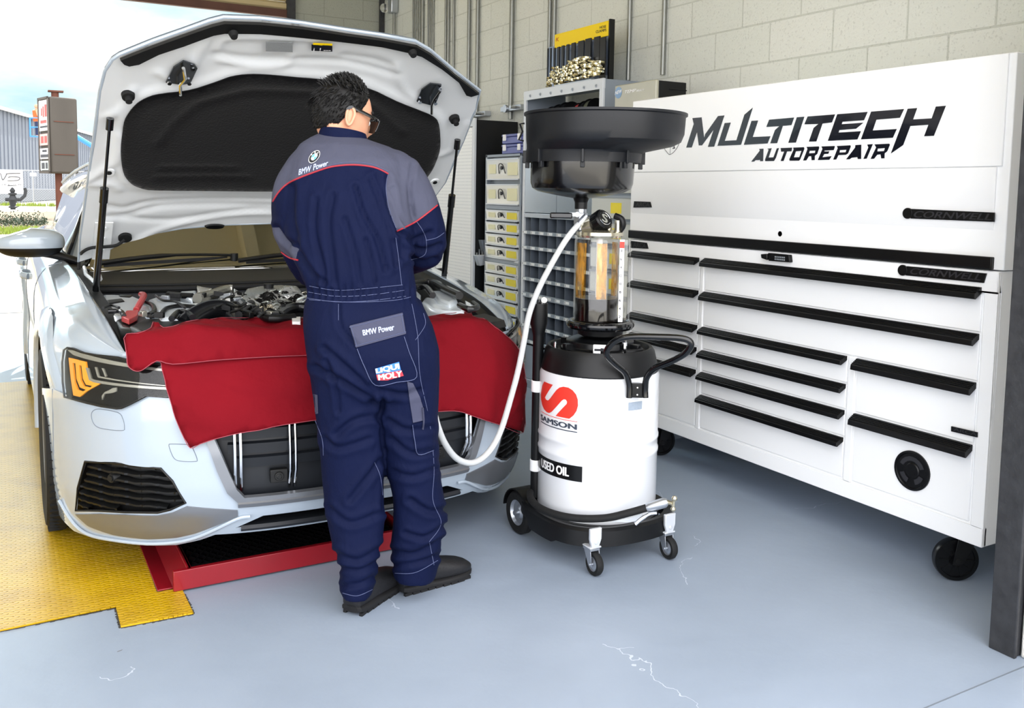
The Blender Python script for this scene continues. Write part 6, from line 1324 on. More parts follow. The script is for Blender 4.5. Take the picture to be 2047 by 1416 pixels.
# ================================================================ mechanic in overalls, seen from behind
from mathutils.bvhtree import BVHTree
vm = ray(742, 400); vm = np.array([vm[0], vm[1], 0]); vm /= np.linalg.norm(vm); rm = np.array([vm[1], -vm[0], 0])
def PD(px, py, D): r = ray(px, py); return C_+D/(r@vm)*r
def body_ring(y, xl, xr, D, hd, n=36, e=2.25, grow=0.):
    a, b = PD(xl, y, D), PD(xr, y, D); c = (a+b)/2; hw = np.linalg.norm(b-a)/2+grow; out = []
    for i in range(n):
        t = 2*math.pi*i/n; ct, st = math.cos(t), math.sin(t)
        out.append(c+rm*hw*math.copysign(abs(ct)**(2/e), ct)+vm*(hd+grow)*math.copysign(abs(st)**(2/e), st))
    return out
def loft(mb, rows, grow=0.):
    R = [body_ring(*r, grow=grow) for r in rows]; n = len(R[0]); mb.grid(R, closed=True)
    o = len(mb.v); mb.v += [tuple(np.mean(R[0], 0)), tuple(np.mean(R[-1], 0))]; k = len(R)*n; b0 = o-k
    for i in range(n): mb.f += [(o, b0+(i+1) % n, b0+i), (o+1, b0+k-n+i, b0+k-n+(i+1) % n)]; mb.m += [0, 0]
    return mb
TORSO = [(264, 646, 712, 2.985, .060), (276, 622, 733, 2.970, .080), (292, 600, 782, 2.95, .105), (320, 584, 812, 2.93, .120), (360, 572, 822, 2.915, .133), (400, 570, 824, 2.90, .138), (450, 572, 826, 2.89, .134), (500, 586, 824, 2.88, .126), (540, 600, 824, 2.87, .119), (570, 610, 829, 2.862, .112), (590, 612, 836, 2.855, .112), (612, 609, 846, 2.845, .124), (650, 607, 864, 2.835, .138), (700, 612, 878, 2.83, .145), (745, 619, 880, 2.835, .138), (785, 624, 878, 2.84, .115)]
LEG1 = [(690, 618, 742, 2.83, .11), (740, 621, 760, 2.835, .118), (800, 627, 764, 2.84, .112), (850, 634, 766, 2.84, .104), (900, 640, 768, 2.84, .098), (950, 643, 770, 2.84, .094), (1000, 648, 770, 2.835, .090), (1050, 655, 767, 2.83, .088), (1090, 664, 762, 2.825, .088), (1115, 676, 752, 2.822, .080), (1140, 680, 752, 2.82, .082), (1162, 678, 748, 2.818, .084), (1178, 681, 745, 2.815, .084), (1184, 682, 744, 2.815, .083)]
LEG2 = [(690, 745, 872, 2.84, .11), (740, 748, 879, 2.845, .118), (800, 755, 878, 2.85, .112), (850, 764, 876, 2.855, .104), (900, 772, 877, 2.86, .098), (950, 779, 881, 2.865, .094), (1000, 786, 888, 2.87, .090), (1040, 786, 893, 2.875, .090), (1075, 782, 886, 2.88, .086), (1095, 783, 876, 2.885, .078), (1115, 784, 880, 2.885, .082), (1132, 785, 874, 2.89, .084), (1148, 786, 871, 2.89, .083), (1153, 787, 870, 2.89, .082)]
def armpts(g=0.):
    A = [(PD(786, 345, 2.93), .078), (PD(806, 368, 2.925), .084), (PD(824, 405, 2.925), .082), (PD(838, 440, 2.93), .078), (PD(848, 472, 2.95), .074), (PD(842, 500, 3.00), .068), (PD(820, 515, 3.08), .058), (PD(795, 530, 3.18), .050), (PD(775, 540, 3.27), .044)]
    B_ = [(PD(620, 345, 2.94), .080), (PD(598, 385, 2.93), .082), (PD(590, 430, 2.935), .076), (PD(596, 480, 2.97), .068), (PD(612, 525, 3.04), .060), (PD(636, 550, 3.14), .052), (PD(655, 560, 3.24), .046), (PD(668, 565, 3.30), .043)]
    return A, B_
def remesh(mb, vox, sm, name):
    me = bpy.data.meshes.new(name); me.from_pydata(mb.v, [], mb.f); me.update()
    o = bpy.data.objects.new(name, me); S.collection.objects.link(o)
    md = o.modifiers.new('r', 'REMESH'); md.mode = 'VOXEL'; md.voxel_size = vox; md.use_smooth_shade = True
    m2 = o.modifiers.new('s', 'SMOOTH'); m2.factor = .5; m2.iterations = sm
    bpy.context.view_layer.update(); dg = bpy.context.evaluated_depsgraph_get(); r = bpy.data.meshes.new_from_object(o.evaluated_get(dg))
    bpy.data.objects.remove(o); return r
pbase = np.array([1.02, 2.68, 0.])
A_, B_ = armpts()
suit = MB(); loft(suit, TORSO); loft(suit, LEG1); loft(suit, LEG2)
for L_ in (A_, B_):
    q = smooth([np.append(p, r) for p, r in L_], 4); suit.tube([p[:3] for p in q], [p[3] for p in q], n=24); suit.sphere(L_[0][0], L_[0][1], 20)
sm_ = remesh(suit, .0075, 6, 'suit')
V = np.array([tuple(v.co) for v in sm_.vertices]); NO = np.array([tuple(v.normal) for v in sm_.vertices])
cc = (V-C_)@R_; PX = np.stack([CX_+F_*cc[:, 0]/-cc[:, 2], CY_-F_*cc[:, 1]/-cc[:, 2]], 1)
def dl(P, Q):
    d = np.full(len(P), 1e9); t_ = np.zeros(len(P))
    for a, b in zip(Q[:-1], Q[1:]):
        a = np.array(a, float); b = np.array(b, float); ab = b-a; t = np.clip(((P-a)@ab)/(ab@ab), 0, 1); d = np.minimum(d, np.linalg.norm(P-a-t[:, None]*ab, axis=1))
    return d
z3 = zm(520, 140, 2.95); z4 = zm(560, 580, 2.145)
folds = []
for fn, a, w, L_ in [(z3, .010, 5, [(690, 620), (740, 760), (790, 900), (800, 960)]), (z3, .011, 5, [(560, 690), (610, 850), (690, 1000), (740, 1180)]), (z3, .010, 5, [(655, 640), (715, 800), (770, 960), (800, 1150)]), (z3, .008, 6, [(430, 740), (405, 900), (425, 1100), (440, 1250)]), (z3, .010, 7, [(190, 690), (185, 880), (240, 1080), (320, 1240)]), (z3, .008, 5, [(500, 880), (560, 1080), (590, 1260)]), (z3, .007, 5, [(330, 760), (320, 950), (370, 1150), (390, 1260)]), (z3, .010, 5, [(215, 1060), (300, 1180), (380, 1250)]), (z3, .008, 4, [(620, 1000), (660, 1150), (680, 1260)]),
    (z3, .010, 6, [(750, 640), (765, 800), (815, 950), (830, 1100)]), (z3, .012, 6, [(820, 960), (900, 1000), (1000, 960)]), (z3, .010, 5, [(870, 1010), (960, 1060), (1060, 1030)]), (z3, .008, 5, [(780, 700), (800, 820), (850, 920)]), (z3, .008, 5, [(900, 560), (880, 700), (900, 860)]), (z3, .010, 5, [(880, 1100), (960, 1130), (1030, 1110)]), (z3, .012, 6, [(100, 930), (150, 1000), (215, 1040)]),
    (z4, .011, 6, [(190, 250), (290, 340), (400, 440)]), (z4, .012, 6, [(150, 330), (280, 400), (400, 470)]), (z4, .010, 6, [(240, 620), (320, 560), (410, 540)]), (z4, .009, 6, [(190, 640), (250, 680), (380, 640)]), (z4, .010, 6, [(300, 900), (380, 800), (430, 730)]), (z4, .009, 6, [(210, 940), (300, 1000), (420, 960)]), (z4, .009, 6, [(240, 1130), (330, 1160), (440, 1100)]), (z4, .008, 5, [(255, 1190), (340, 1200), (430, 1150)]), (z4, .009, 5, [(270, 1270), (340, 1260), (400, 1230)]),
    (z4, .011, 6, [(400, 400), (440, 470), (420, 560)]), (z4, .010, 6, [(440, 430), (520, 450), (600, 430)]), (z4, .009, 6, [(470, 560), (540, 600), (650, 590)]), (z4, .010, 6, [(480, 640), (560, 700), (660, 690)]), (z4, .009, 6, [(490, 780), (570, 800), (670, 770)]), (z4, .012, 6, [(560, 900), (640, 950), (710, 940)]), (z4, .009, 6, [(490, 1120), (580, 1130), (690, 1070)]), (z4, .008, 5, [(480, 1180), (570, 1170), (680, 1140)]), (z4, .010, 5, [(540, 1040), (620, 1060), (710, 1010)]), (z4, .008, 5, [(200, 300), (240, 420), (250, 520)]), (z4, .008, 5, [(430, 560), (450, 760), (440, 950)]), (z4, .007, 5, [(250, 60), (260, 160), (330, 240)])]:
    folds.append(([fn(*p) for p in L_], a, w))
disp = np.zeros(len(V))
for L_, a, w in folds:
    d = dl(PX, smooth(L_, 4)); disp -= a*np.exp(-(d/w)**2); disp += a*.55*np.exp(-((d-w*1.9)/(w*1.1))**2)
nz = np.array([noise.noise(Vector((p[0]*5, p[1]*5, p[2]*3))) for p in V]); nz2 = np.array([noise.noise(Vector((p[0]*16+nz[i]*1.2, p[1]*16, p[2]*7))) for i, p in enumerate(V)])
armk = np.zeros(len(V))
disp += .006*nz+.0035*nz2
wz_ = np.exp(-(((PX[:, 1]-586-(PX[:, 0]-725)*.02))/15)**2); torso_ = (V[:, 2] > .9)
disp += wz_*torso_*(.006*np.sin(PX[:, 0]*.5+nz*3)-.006)
V2 = V+NO*disp[:, None]*.85
# keep the hems level at the shoes
for i, v in enumerate(sm_.vertices): v.co = V2[i]
sm_.update()
per = thing('x', 'x', 'x'); bpy.data.objects.remove(per)
# ---- the body: head, neck, trunk, arms, hands, one surface
hc_ = PD(684, 231, 2.985); hf = rm*.90+vm*.44; hf /= np.linalg.norm(hf); pit = math.radians(14)
hs_ = np.cross((0, 0, 1), hf); hu = np.array([0, 0, 1.])*math.cos(pit)+hf*math.sin(pit); hf = hf*math.cos(pit)-np.array([0, 0, 1.])*math.sin(pit)
HL = lambda f, s_, u: hc_+hf*f+hs_*s_+hu*u
def headpt(th, ph):
    # th from the crown (0) to the chin (pi), ph around, 0 = face
    x = math.sin(th)*math.cos(ph); y = math.sin(th)*math.sin(ph); z = math.cos(th)
    rx = .098 if x > 0 else .098; f = x*rx; s_ = y*.075; u = z*.118
    if z < 0: k = -z; s_ *= 1-.30*k; f = f*(1-.12*k)+(.026*k if x > 0 else .030*k)*(1 if x > -.2 else .3)
    if x > 0:
        f -= .010*(1-abs(y))*math.exp(-((z-.02)/.22)**2)*math.exp(-((abs(y)-.33)/.2)**2)*2   # eye sockets
        f += .024*math.exp(-((z+.18)/.16)**2)*math.exp(-(y/.15)**2)*(1 if z < .1 else .5)      # nose
        f += .006*math.exp(-((z-.26)/.1)**2)*math.exp(-(y/.5)**2)                           # brow
        f += .007*math.exp(-((z+.46)/.05)**2)*math.exp(-(y/.22)**2)+.007*math.exp(-((z+.58)/.05)**2)*math.exp(-(y/.2)**2)  # lips
        f += .010*math.exp(-((z+.84)/.12)**2)*math.exp(-(y/.3)**2)                          # chin
    return HL(f, s_, u)
bodym = MB(); nh, kh = 72, 48
bodym.grid([[headpt(math.pi*j/kh, 2*math.pi*i/nh) for i in range(nh)] for j in range(kh+1)], closed=True)
nb_ = HL(-.03, 0, -.055); nbase = PD(686, 285, 2.955)
bodym.tube([nb_, (nb_+nbase)/2+hf*.003, nbase, nbase-np.array([0, 0, .05])], [.058, .060, .066, .075], n=24)
loft(bodym, [(r[0], r[1], r[2], r[3], r[4]) for r in TORSO[1:]], grow=-.022); loft(bodym, LEG1[:-3], grow=-.020); loft(bodym, LEG2[:-3], grow=-.020)
for L_ in (A_, B_):
    q = smooth([np.append(p, r) for p, r in L_], 4); bodym.tube([p[:3] for p in q], [max(.026, p[3]-.020) for p in q], n=16)
def hand(w, d, up, sd):
    "palm from wrist w along d, back of the hand towards up; sd = thumb side"
    d = d/np.linalg.norm(d); up = up-d*(up@d); up /= np.linalg.norm(up); sd_ = np.cross(d, up)*sd
    bodym.tube([w-d*.05, w, w+d*.02, w+d*.05, w+d*.085], [.026, .026, .030, .038, .036], n=14, flat=.48) if False else None
    for k in (-.024, -.008, .008, .024): bodym.tube([w-d*.01+sd_*k*.5, w+d*.03+sd_*k*.9, w+d*.088+sd_*k], [.016, .0165, .0125], n=10)
    bodym.tube([w-d*.06, w+d*.01], [.029, .026], n=14)
    for k, ln, cv in ((-.031, .060, .9), (-.011, .076, .7), (.010, .080, .6), (.030, .072, .5)):
        b = w+d*.088+sd_*k*.95; p = [b]; dd_ = d.copy()
        for j, f in enumerate((.42, .32, .26)): g = cv*(.35+.25*j); dd_ = dd_*math.cos(g)-up*math.sin(g); dd_ /= np.linalg.norm(dd_); p.append(p[-1]+dd_*ln*f)
        bodym.tube(p, [.0098, .0090, .0084, .0068], n=10); bodym.sphere(p[-1], .0068, 10)
    t0 = w+d*.020+sd_*.026; t1 = t0+(d*.6+sd_*.7-up*.3)*.036; t2 = t1+(d*.85+sd_*.25-up*.4)*.030; t3 = t2+(d*.9-up*.4)*.024
    bodym.tube([t0-sd_*.01, t1, t2, t3], [.014, .0115, .0098, .0075], n=10); bodym.sphere(t3, .0075, 10)
dA = A_[-1][0]-A_[-2][0]; dB = B_[-1][0]-B_[-2][0]
hand(A_[-1][0]+dA/np.linalg.norm(dA)*.02, dA+np.array([0, 0, -.03]), np.array([.1, -.2, 1.]), -1); hand(B_[-1][0]+dB/np.linalg.norm(dB)*.02, dB+np.array([0, 0, -.03]), np.array([.1, -.2, 1.]), 1)
bme = remesh(bodym, .0048, 3, 'person')
def skin():
    m = mat('skin', '#d29a7c', .45, var=.10, vscale=30, bump=.12, bscale=300); b = m.node_tree.nodes['Principled BSDF']
    b.inputs['Subsurface Weight'].default_value = .12; b.inputs['Subsurface Radius'].default_value = (.02, .008, .004); b.inputs['Subsurface Scale'].default_value = .3; return m
M['skin'] = skin()
def fromme(me, name, m, parent, ang=80):
    for v in me.vertices: pass
    vv = np.array([tuple(v.co) for v in me.vertices]); c = pbase.copy() if parent is None else np.array([vv[:, 0].mean(), vv[:, 1].mean(), vv[:, 2].min()])
    for v in me.vertices: v.co = v.co-Vector(c)
    me.name = name; me.materials.clear(); me.materials.append(M[m] if isinstance(m, str) else m)
    me.polygons.foreach_set('use_smooth', [True]*len(me.polygons)); me.update()
    o = bpy.data.objects.new(name, me); S.collection.objects.link(o); place(o, c, parent); return o
per = fromme(bme, 'person', 'skin', None)
tag(per, 'person in navy and grey work overalls standing at the open bonnet, seen from behind', 'person')
# ---- overalls: navy twill, grey areas carried as a signed distance so the seam edge stays crisp
G1 = [z3(*p) for p in [(40, 790), (75, 775), (110, 720), (160, 672), (220, 641), (300, 610), (400, 576), (480, 563), (560, 560), (640, 568), (700, 584), (755, 612), (742, 700), (762, 820), (808, 950), (900, 905), (960, 865), (1045, 798), (1120, 600), (900, 300), (500, 200), (250, 350), (0, 600)]]
G2 = [z3(*p) for p in [(40, 920), (98, 935), (150, 1000), (215, 1058), (224, 1122), (170, 1106), (128, 1076), (60, 1040)]]
def sdp(P, Q):
    d = dl(P, list(Q)+[Q[0]]); ins = np.zeros(len(P), bool); n = len(Q); j = n-1; x, y = P[:, 0], P[:, 1]
    for i in range(n):
        c = ((Q[i][1] > y) != (Q[j][1] > y)) & (x < (Q[j][0]-Q[i][0])*(y-Q[i][1])/((Q[j][1]-Q[i][1]) or 1e-9)+Q[i][0]); ins ^= c; j = i
    return np.where(ins, d, -d)
gs_ = np.maximum(sdp(PX, G1), sdp(PX, G2))
at_ = sm_.attributes.new('greyness', 'FLOAT', 'POINT'); at_.data.foreach_set('value', gs_.astype(np.float32))
def suitmat():
    m = mat('overall_twill', '#0f1734', .72, spec=.12); t = m.node_tree; b = t.nodes['Principled BSDF']
    a = N(t, 'ShaderNodeAttribute', attribute_name='greyness'); gt_ = N(t, 'ShaderNodeMath', operation='GREATER_THAN'); gt_.inputs[1].default_value = 0; L(t, a.outputs['Fac'], gt_.inputs[0])
    mx = N(t, 'ShaderNodeMix', data_type='RGBA'); mx.inputs[6].default_value = lin('#0a1230'); mx.inputs[7].default_value = lin('#484a5a'); L(t, gt_.outputs[0], mx.inputs[0])
    g = N(t, 'ShaderNodeNewGeometry'); n = N(t, 'ShaderNodeTexNoise', i_Scale=14., i_Detail=4.); L(t, g.outputs['Position'], n.inputs['Vector'])
    hs = N(t, 'ShaderNodeHueSaturation'); mr = N(t, 'ShaderNodeMapRange'); mr.inputs[3].default_value = .88; mr.inputs[4].default_value = 1.12; L(t, n.outputs['Fac'], mr.inputs[0]); L(t, mr.outputs[0], hs.inputs['Value']); L(t, mx.outputs[2], hs.inputs['Color']); L(t, hs.outputs[0], b.inputs['Base Color'])
    mp = N(t, 'ShaderNodeMapping'); mp.inputs['Scale'].default_value = (1, 1, .45); L(t, g.outputs['Position'], mp.inputs['Vector'])
    n2 = N(t, 'ShaderNodeTexNoise', i_Scale=32., i_Detail=5., i_Distortion=.6); L(t, mp.outputs[0], n2.inputs['Vector']); bp = N(t, 'ShaderNodeBump', i_Strength=.35, i_Distance=.012); L(t, n2.outputs['Fac'], bp.inputs['Height']); L(t, bp.outputs[0], b.inputs['Normal'])
    return m
M['suit'] = suitmat(); M['suitnavy'] = mat('navy_twill', '#0a1230', .72, spec=.12, bump=.2, bscale=60); M['suitgrey'] = mat('grey_twill', '#45475a', .72, spec=.12, bump=.2, bscale=60)
bv = BVHTree.FromPolygons([tuple(v.co) for v in sm_.vertices], [tuple(p.vertices) for p in sm_.polygons])
def hit(px, py):
    d = ray(px, py); d = d/np.linalg.norm(d); h = bv.ray_cast(Vector(C_), Vector(d), 6)
    return np.array(h[0]) if h[0] is not None else PD(px, py, 2.8)
BVd = hit
so_ = fromme(sm_, 'overalls', 'suit', per)
M['piping'] = mat('red_piping', '#9c2431', .6); M['thread'] = mat('pale_thread', '#525a7c', .8)
def onsuit(L_, k=5, off=.0012, closed=False):
    out = []
    for p in smooth(L_, k, closed): h = hit(*p); out.append(h+(C_-h)/np.linalg.norm(C_-h)*off)
    return out
for L_ in ([(75, 775), (110, 720), (160, 672), (220, 641), (300, 610), (400, 576), (480, 563), (560, 560), (640, 568), (700, 584), (755, 612)], [(808, 950), (900, 905), (960, 865), (1045, 798)], [(126, 1075), (170, 1106), (224, 1122)]):
    MB().tube(onsuit([z3(*p) for p in L_]), .0027, n=8).build('red_piping', 'piping', so_)
st_ = MB()
for fn, L_ in ((z3, [(320, 592), (480, 548), (640, 552), (755, 598)]), (z3, [(755, 612), (742, 700), (762, 820), (808, 950)]), (z3, [(800, 990), (815, 1100), (835, 1270)]), (z3, [(920, 890), (960, 950), (980, 1010), (970, 1090), (890, 1120)]), (z3, [(980, 1005), (1040, 990), (1085, 960)]), (z3, [(290, 1275), (450, 1300), (620, 1290), (840, 1268)]), (z3, [(285, 1310), (450, 1335), (640, 1328), (850, 1300)]), (z3, [(275, 1345), (450, 1368), (640, 1362), (860, 1335)]),
    (z4, [(100, 40), (300, 52), (480, 45), (560, 30)]), (z4, [(250, 60), (250, 130)]), (z4, [(565, 60), (590, 200), (600, 370), (640, 560), (660, 760), (655, 900), (690, 1000), (640, 1080)]), (z4, [(615, 100), (622, 150), (580, 215)]), (z4, [(150, 560), (180, 640), (185, 710)]), (z4, [(268, 1300), (330, 1312), (396, 1285)]), (z4, [(492, 1215), (580, 1212), (676, 1160)]), (z4, [(640, 1080), (660, 1180)]), (z4, [(405, 740), (430, 800), (440, 880)])):
    st_.tube(onsuit([fn(*p) for p in L_], 10, .0014), .0009, n=5)
st_.build('stitching', 'thread', so_)
def spatch(name, pts, m, off=.003, th=.003, res=5., parent=None, holes=()):
    vs, fs = cdt(pts, holes, res); T_ = []; B2 = []
    for a, b in vs: h = hit(a, b); d = (C_-h)/np.linalg.norm(C_-h); T_.append(h+d*off); B2.append(h+d*(off-th))
    n = len(T_); mb = MB().add(T_+B2, fs+[tuple(i+n for i in f[::-1]) for f in fs]); cnt = {}
    for f in fs:
        for i in range(len(f)): cnt[(f[i], f[(i+1) % len(f)])] = 1
    for (a, b) in cnt:
        if (b, a) not in cnt: mb.f.append((a, b, b+n, a+n)); mb.m.append(0)
    return mb.build(name, m, parent or so_, ang=60)
def spt(s, pts, m, name, parent, off=.005, **k):
    p00, p10, p11, p01 = [np.array(p, float) for p in pts]
    def fn(u, v): q = (p00*(1-u)+p10*u)*(1-v)+(p01*(1-u)+p11*u)*v; h = hit(*q); return h+(C_-h)/np.linalg.norm(C_-h)*off
    return text_into(MB(), s, fn, **k).build(name, m, parent, flatshade=True)
# rear pocket with grey flap, brand lettering and a two-colour patch
pk = spatch('rear_pocket', [z4(*p) for p in [(325, 240), (540, 185), (560, 260), (595, 378), (500, 402), (405, 415), (360, 320)]], 'suitnavy', .004, .004)
flp = spatch('pocket_flap', [z4(*p) for p in [(298, 153), (525, 97), (540, 188), (325, 247)]], 'suitgrey', .008, .005, parent=pk)
M['embro'] = mat('pale_blue_embroidery', '#bcc8f0', .6)
spt('BMW Power', [z4(*p) for p in [(356, 196), (490, 172), (488, 146), (352, 172)]], 'embro', 'embroidery', flp, .0095, bold=.03)
MB().tube(onsuit([z4(*p) for p in [(330, 252), (362, 330), (408, 408), (500, 396), (586, 372), (552, 262), (532, 200)]], 5, .0055), .0011, n=5).tube(onsuit([z4(*p) for p in [(304, 160), (305, 159), (412, 132), (519, 106), (520, 107), (527, 144), (533, 180), (532, 181), (430, 210), (329, 238), (328, 237), (316, 198)]], 3, .0095, True), .0007, n=5, closed=True).build('stitching', 'thread', pk)
M['pblue'] = mat('patch_blue', '#3f7fd0', .5); M['pred'] = mat('patch_red', '#b3303f', .5)
pt_ = spatch('brand_patch', [z4(*p) for p in [(407, 338), (510, 308), (518, 345), (412, 362)]], 'pblue', .0075, .003, parent=pk)
spatch('brand_patch', [z4(*p) for p in [(412, 364), (520, 344), (530, 368), (460, 388), (418, 388)]], 'pred', .0075, .003, parent=pk)
spt('LIQUI', [z4(*p) for p in [(412, 361), (514, 342), (509, 314), (408, 338)]], 'whitelabel', 'patch_lettering', pt_, .0095, bold=.05)
spt('MOLY', [z4(*p) for p in [(422, 388), (524, 372), (522, 346), (418, 364)]], 'whitelabel', 'patch_lettering', pt_, .0095, bold=.05)
# tool pocket on the thigh, knee pocket on the other leg
spatch('thigh_panel', [z4(*p) for p in [(545, 393), (570, 400), (600, 460), (612, 500), (612, 560), (570, 570), (556, 480)]], 'suitgrey', .004, .004)
tp_ = spatch('tool_pocket', [z4(*p) for p in [(566, 575), (612, 566), (620, 500), (640, 530), (664, 600), (662, 690), (592, 710), (576, 650)]], 'suitnavy', .005, .005)
MB().tube(onsuit([z4(*p) for p in [(568, 580), (578, 650), (594, 706), (658, 688)]], 5, .0062), .0011, n=5).build('stitching', 'thread', tp_)
MB().tube(onsuit([z4(*p) for p in [(612, 505), (616, 560), (612, 598)]], 5, .008), .004, n=6, flat=.6).build('tool_loop', 'suitgrey', tp_)
spatch('side_panel', [z4(*p) for p in [(141, 446), (160, 450), (163, 530), (150, 532)]], 'suitgrey', .004, .004)
# round emblem and lettering on the back yoke
e0 = (628.2, 313.4)
def ell(r, k=28, a0=0., a1=2*math.pi): return [(e0[0]+r*(math.cos(t)*10.4+math.sin(t)*-3.0*-1), e0[1]+r*(math.sin(t)*-11.6+math.cos(t)*-3.2)) for t in np.linspace(a0, a1, k, endpoint=a1 < 6.2)]
emb = spatch('back_emblem', ell(1.08), 'whitelabel', .0035, .003, 3.)
spatch('emblem_ring', ell(.98), 'ink', .0042, .002, 3., parent=emb); spatch('emblem_disc', ell(.60), 'whitelabel', .0050, .002, 3., parent=emb)
M['embblue'] = mat('emblem_light_blue', '#6ab8e8', .5)
for a0 in (0., math.pi): spatch('emblem_quarter', [e0]+ell(.56, 8, a0+math.pi/2, a0+math.pi), 'embblue', .0058, .0015, 3., parent=emb)
for ch, cx_, cy_ in (('B', -5.3, -4.2), ('M', 1.6, -8.9), ('W', 7.2, -7.6)):
    x, y = e0[0]+cx_, e0[1]+cy_; spt(ch, [(x-1.3, y+1.6), (x+1.3, y+1.1), (x+1.3, y-1.6), (x-1.3, y-1.1)], 'whitelabel', 'emblem_letter', emb, .0062, bold=.04)
Z5b = zm(570, 280, 15.73)
spt('BMW', [Z5b(*p) for p in [(420, 1110), (800, 990), (830, 790), (440, 920)]], 'embro', 'back_lettering', so_, .0025, bold=.02, shear=.0)
spt('Power', [Z5b(*p) for p in [(880, 960), (1330, 800), (1370, 630), (900, 760)]], 'embro', 'back_lettering', so_, .0025, bold=.02)
# collar
M['collar'] = M['suitnavy']
cn = nbase+np.array([0, 0, .004]); col = MB(); ring_ = []
for j, (r, dz) in enumerate(((.088, -.035), (.080, -.005), (.074, .020), (.071, .030), (.067, .028), (.066, .0), (.070, -.03))):
    ring_.append([cn+rm*math.cos(t)*r*1.02+vm*math.sin(t)*r*.92+np.array([0, 0, dz+.010*math.sin(-t)*0+.016*(-math.sin(t))*.5-.008*math.cos(t)]) for t in np.linspace(-math.pi*1.36, math.pi*.36, 48)])
col.grid(ring_).build('collar', 'collar', so_)
# hair: a cap of short combed tufts
M['hair'] = mat('black_hair', '#050404', .5, spec=.35)
def hairedge(ph):
    "lowest polar angle of the hair at azimuth ph (0 = face)"
    a = abs((ph+math.pi) % (2*math.pi)-math.pi); return float(np.interp(a, [0, .55, .95, 1.25, 1.5, 1.75, 2.0, 2.5, 3.15], [.78, .80, 1.05, 1.35, 1.50, 1.66, 1.98, 2.12, 2.16]))
hm = MB(); rows_ = []
for j in range(31):
    row = []
    for i in range(80):
        ph = 2*math.pi*i/80; th = hairedge(ph)*j/30; p = headpt(th, ph); n_ = p-hc_; n_ /= np.linalg.norm(n_); f = 1-(j/30)**3
        row.append(p+n_*(.002+.007*f+.005*f*noise.noise(Vector((ph*3, th*6, 0)))+.003*f*noise.noise(Vector((ph*12, th*10, 5)))))
    rows_.append(row)
hm.grid(rows_, closed=True); hair = hm.build('hair', 'hair', per)
tf = MB(); rr = random.Random(11)
for k in range(2600):
    ph = rr.uniform(0, 2*math.pi); t0 = rr.random(); th = hairedge(ph)*(t0**.7); p = headpt(th, ph); n_ = p-hc_; n_ /= np.linalg.norm(n_)
    f = 1-t0**2; ln = (.010+.017*f)*rr.uniform(.6, 1.25); n0 = p+n_*(.001+.007*f)
    cb = (-hf*.55+hu*(.35 if th < 1.0 else -.75)+hs_*.0); d = n_*(.40 if th < .9 else .16)+cb*.9+np.array([rr.uniform(-.22, .22) for _ in range(3)]); d /= np.linalg.norm(d)
    if th > 1.5: ln *= .5
    if th < .9: ln *= .65
    tf.tube([n0, n0+d*ln*.5+n_*.002, n0+d*ln-hu*.002], [.0017, .0014, .0003], n=3, caps=False)
tf.build('hair_tufts', 'hair', hair)
# ears, glasses, eyes
for sg in (-1, 1):
    ec_ = HL(-.008, sg*.072, -.012); pts = [(0, -.030), (.010, -.024), (.016, -.006), (.018, .014), (.008, .030), (-.008, .032), (-.018, .020), (-.018, .0), (-.012, -.018)]
    em_ = MB(); em_.tube(smooth([ec_-hf*a*1.0+hu*b+hs_*sg*(.012+.006*(-a/.018)) for a, b in [(-x*.62, y*.85) for x, y in pts]], 4, True), .0048, n=8, closed=True)
    em_.prism([ec_+hf*a*.62+hu*b*.85+hs_*sg*.002 for a, b in pts], hs_*sg*.009).sphere(ec_-hu*.022+hs_*sg*.006+hf*.002, .0085, 10)
    em_.build('ear', 'skin', per, ang=80)
gl_ = MB(); 
for sg in (-1, 1): gl_.tube(smooth([HL(-.022, sg*.080, .006), HL(-.012, sg*.086, .018), HL(.03, sg*.082, .015), HL(.075, sg*.076, .010), HL(.092, sg*.066, .008)], 4), .0030, n=6, flat=2.0)
gl_.tube(smooth([HL(.094, -.068, .010), HL(.108, -.03, .016), HL(.110, 0, .014), HL(.108, .03, .016), HL(.094, .068, .010)], 4), .0035, n=6)
g_o = gl_.build('sunglasses', 'blackgloss', per)
for sg in (-1, 1):
    MB().sheet([[HL(.092+.016*math.cos((a-.5)*2.2)-.006*b*b, sg*(.008+.060*a), .010-.042*b*(1-.15*abs(a-.5))) for b in np.linspace(0, 1, 6)] for a in np.linspace(0, 1, 8)], hf*.002).build('dark_lens', 'blackgloss', g_o)
    MB().sphere(HL(.076, sg*.030, -.004), .0115, 14).build('eye', 'whitelabel', per)
    MB().tube(smooth([HL(.086, sg*.012, .030), HL(.090, sg*.028, .035), HL(.078, sg*.050, .031)], 4), .003, n=6, flat=1.6).build('eyebrow', 'hair', per)
M['lips'] = mat('lips', '#b06a5e', .4); MB().tube(smooth([HL(.082, -.022, -.060), HL(.098, -.008, -.058), HL(.099, .008, -.058), HL(.082, .022, -.060)], 4), .0042, n=8).build('lips', 'lips', per)
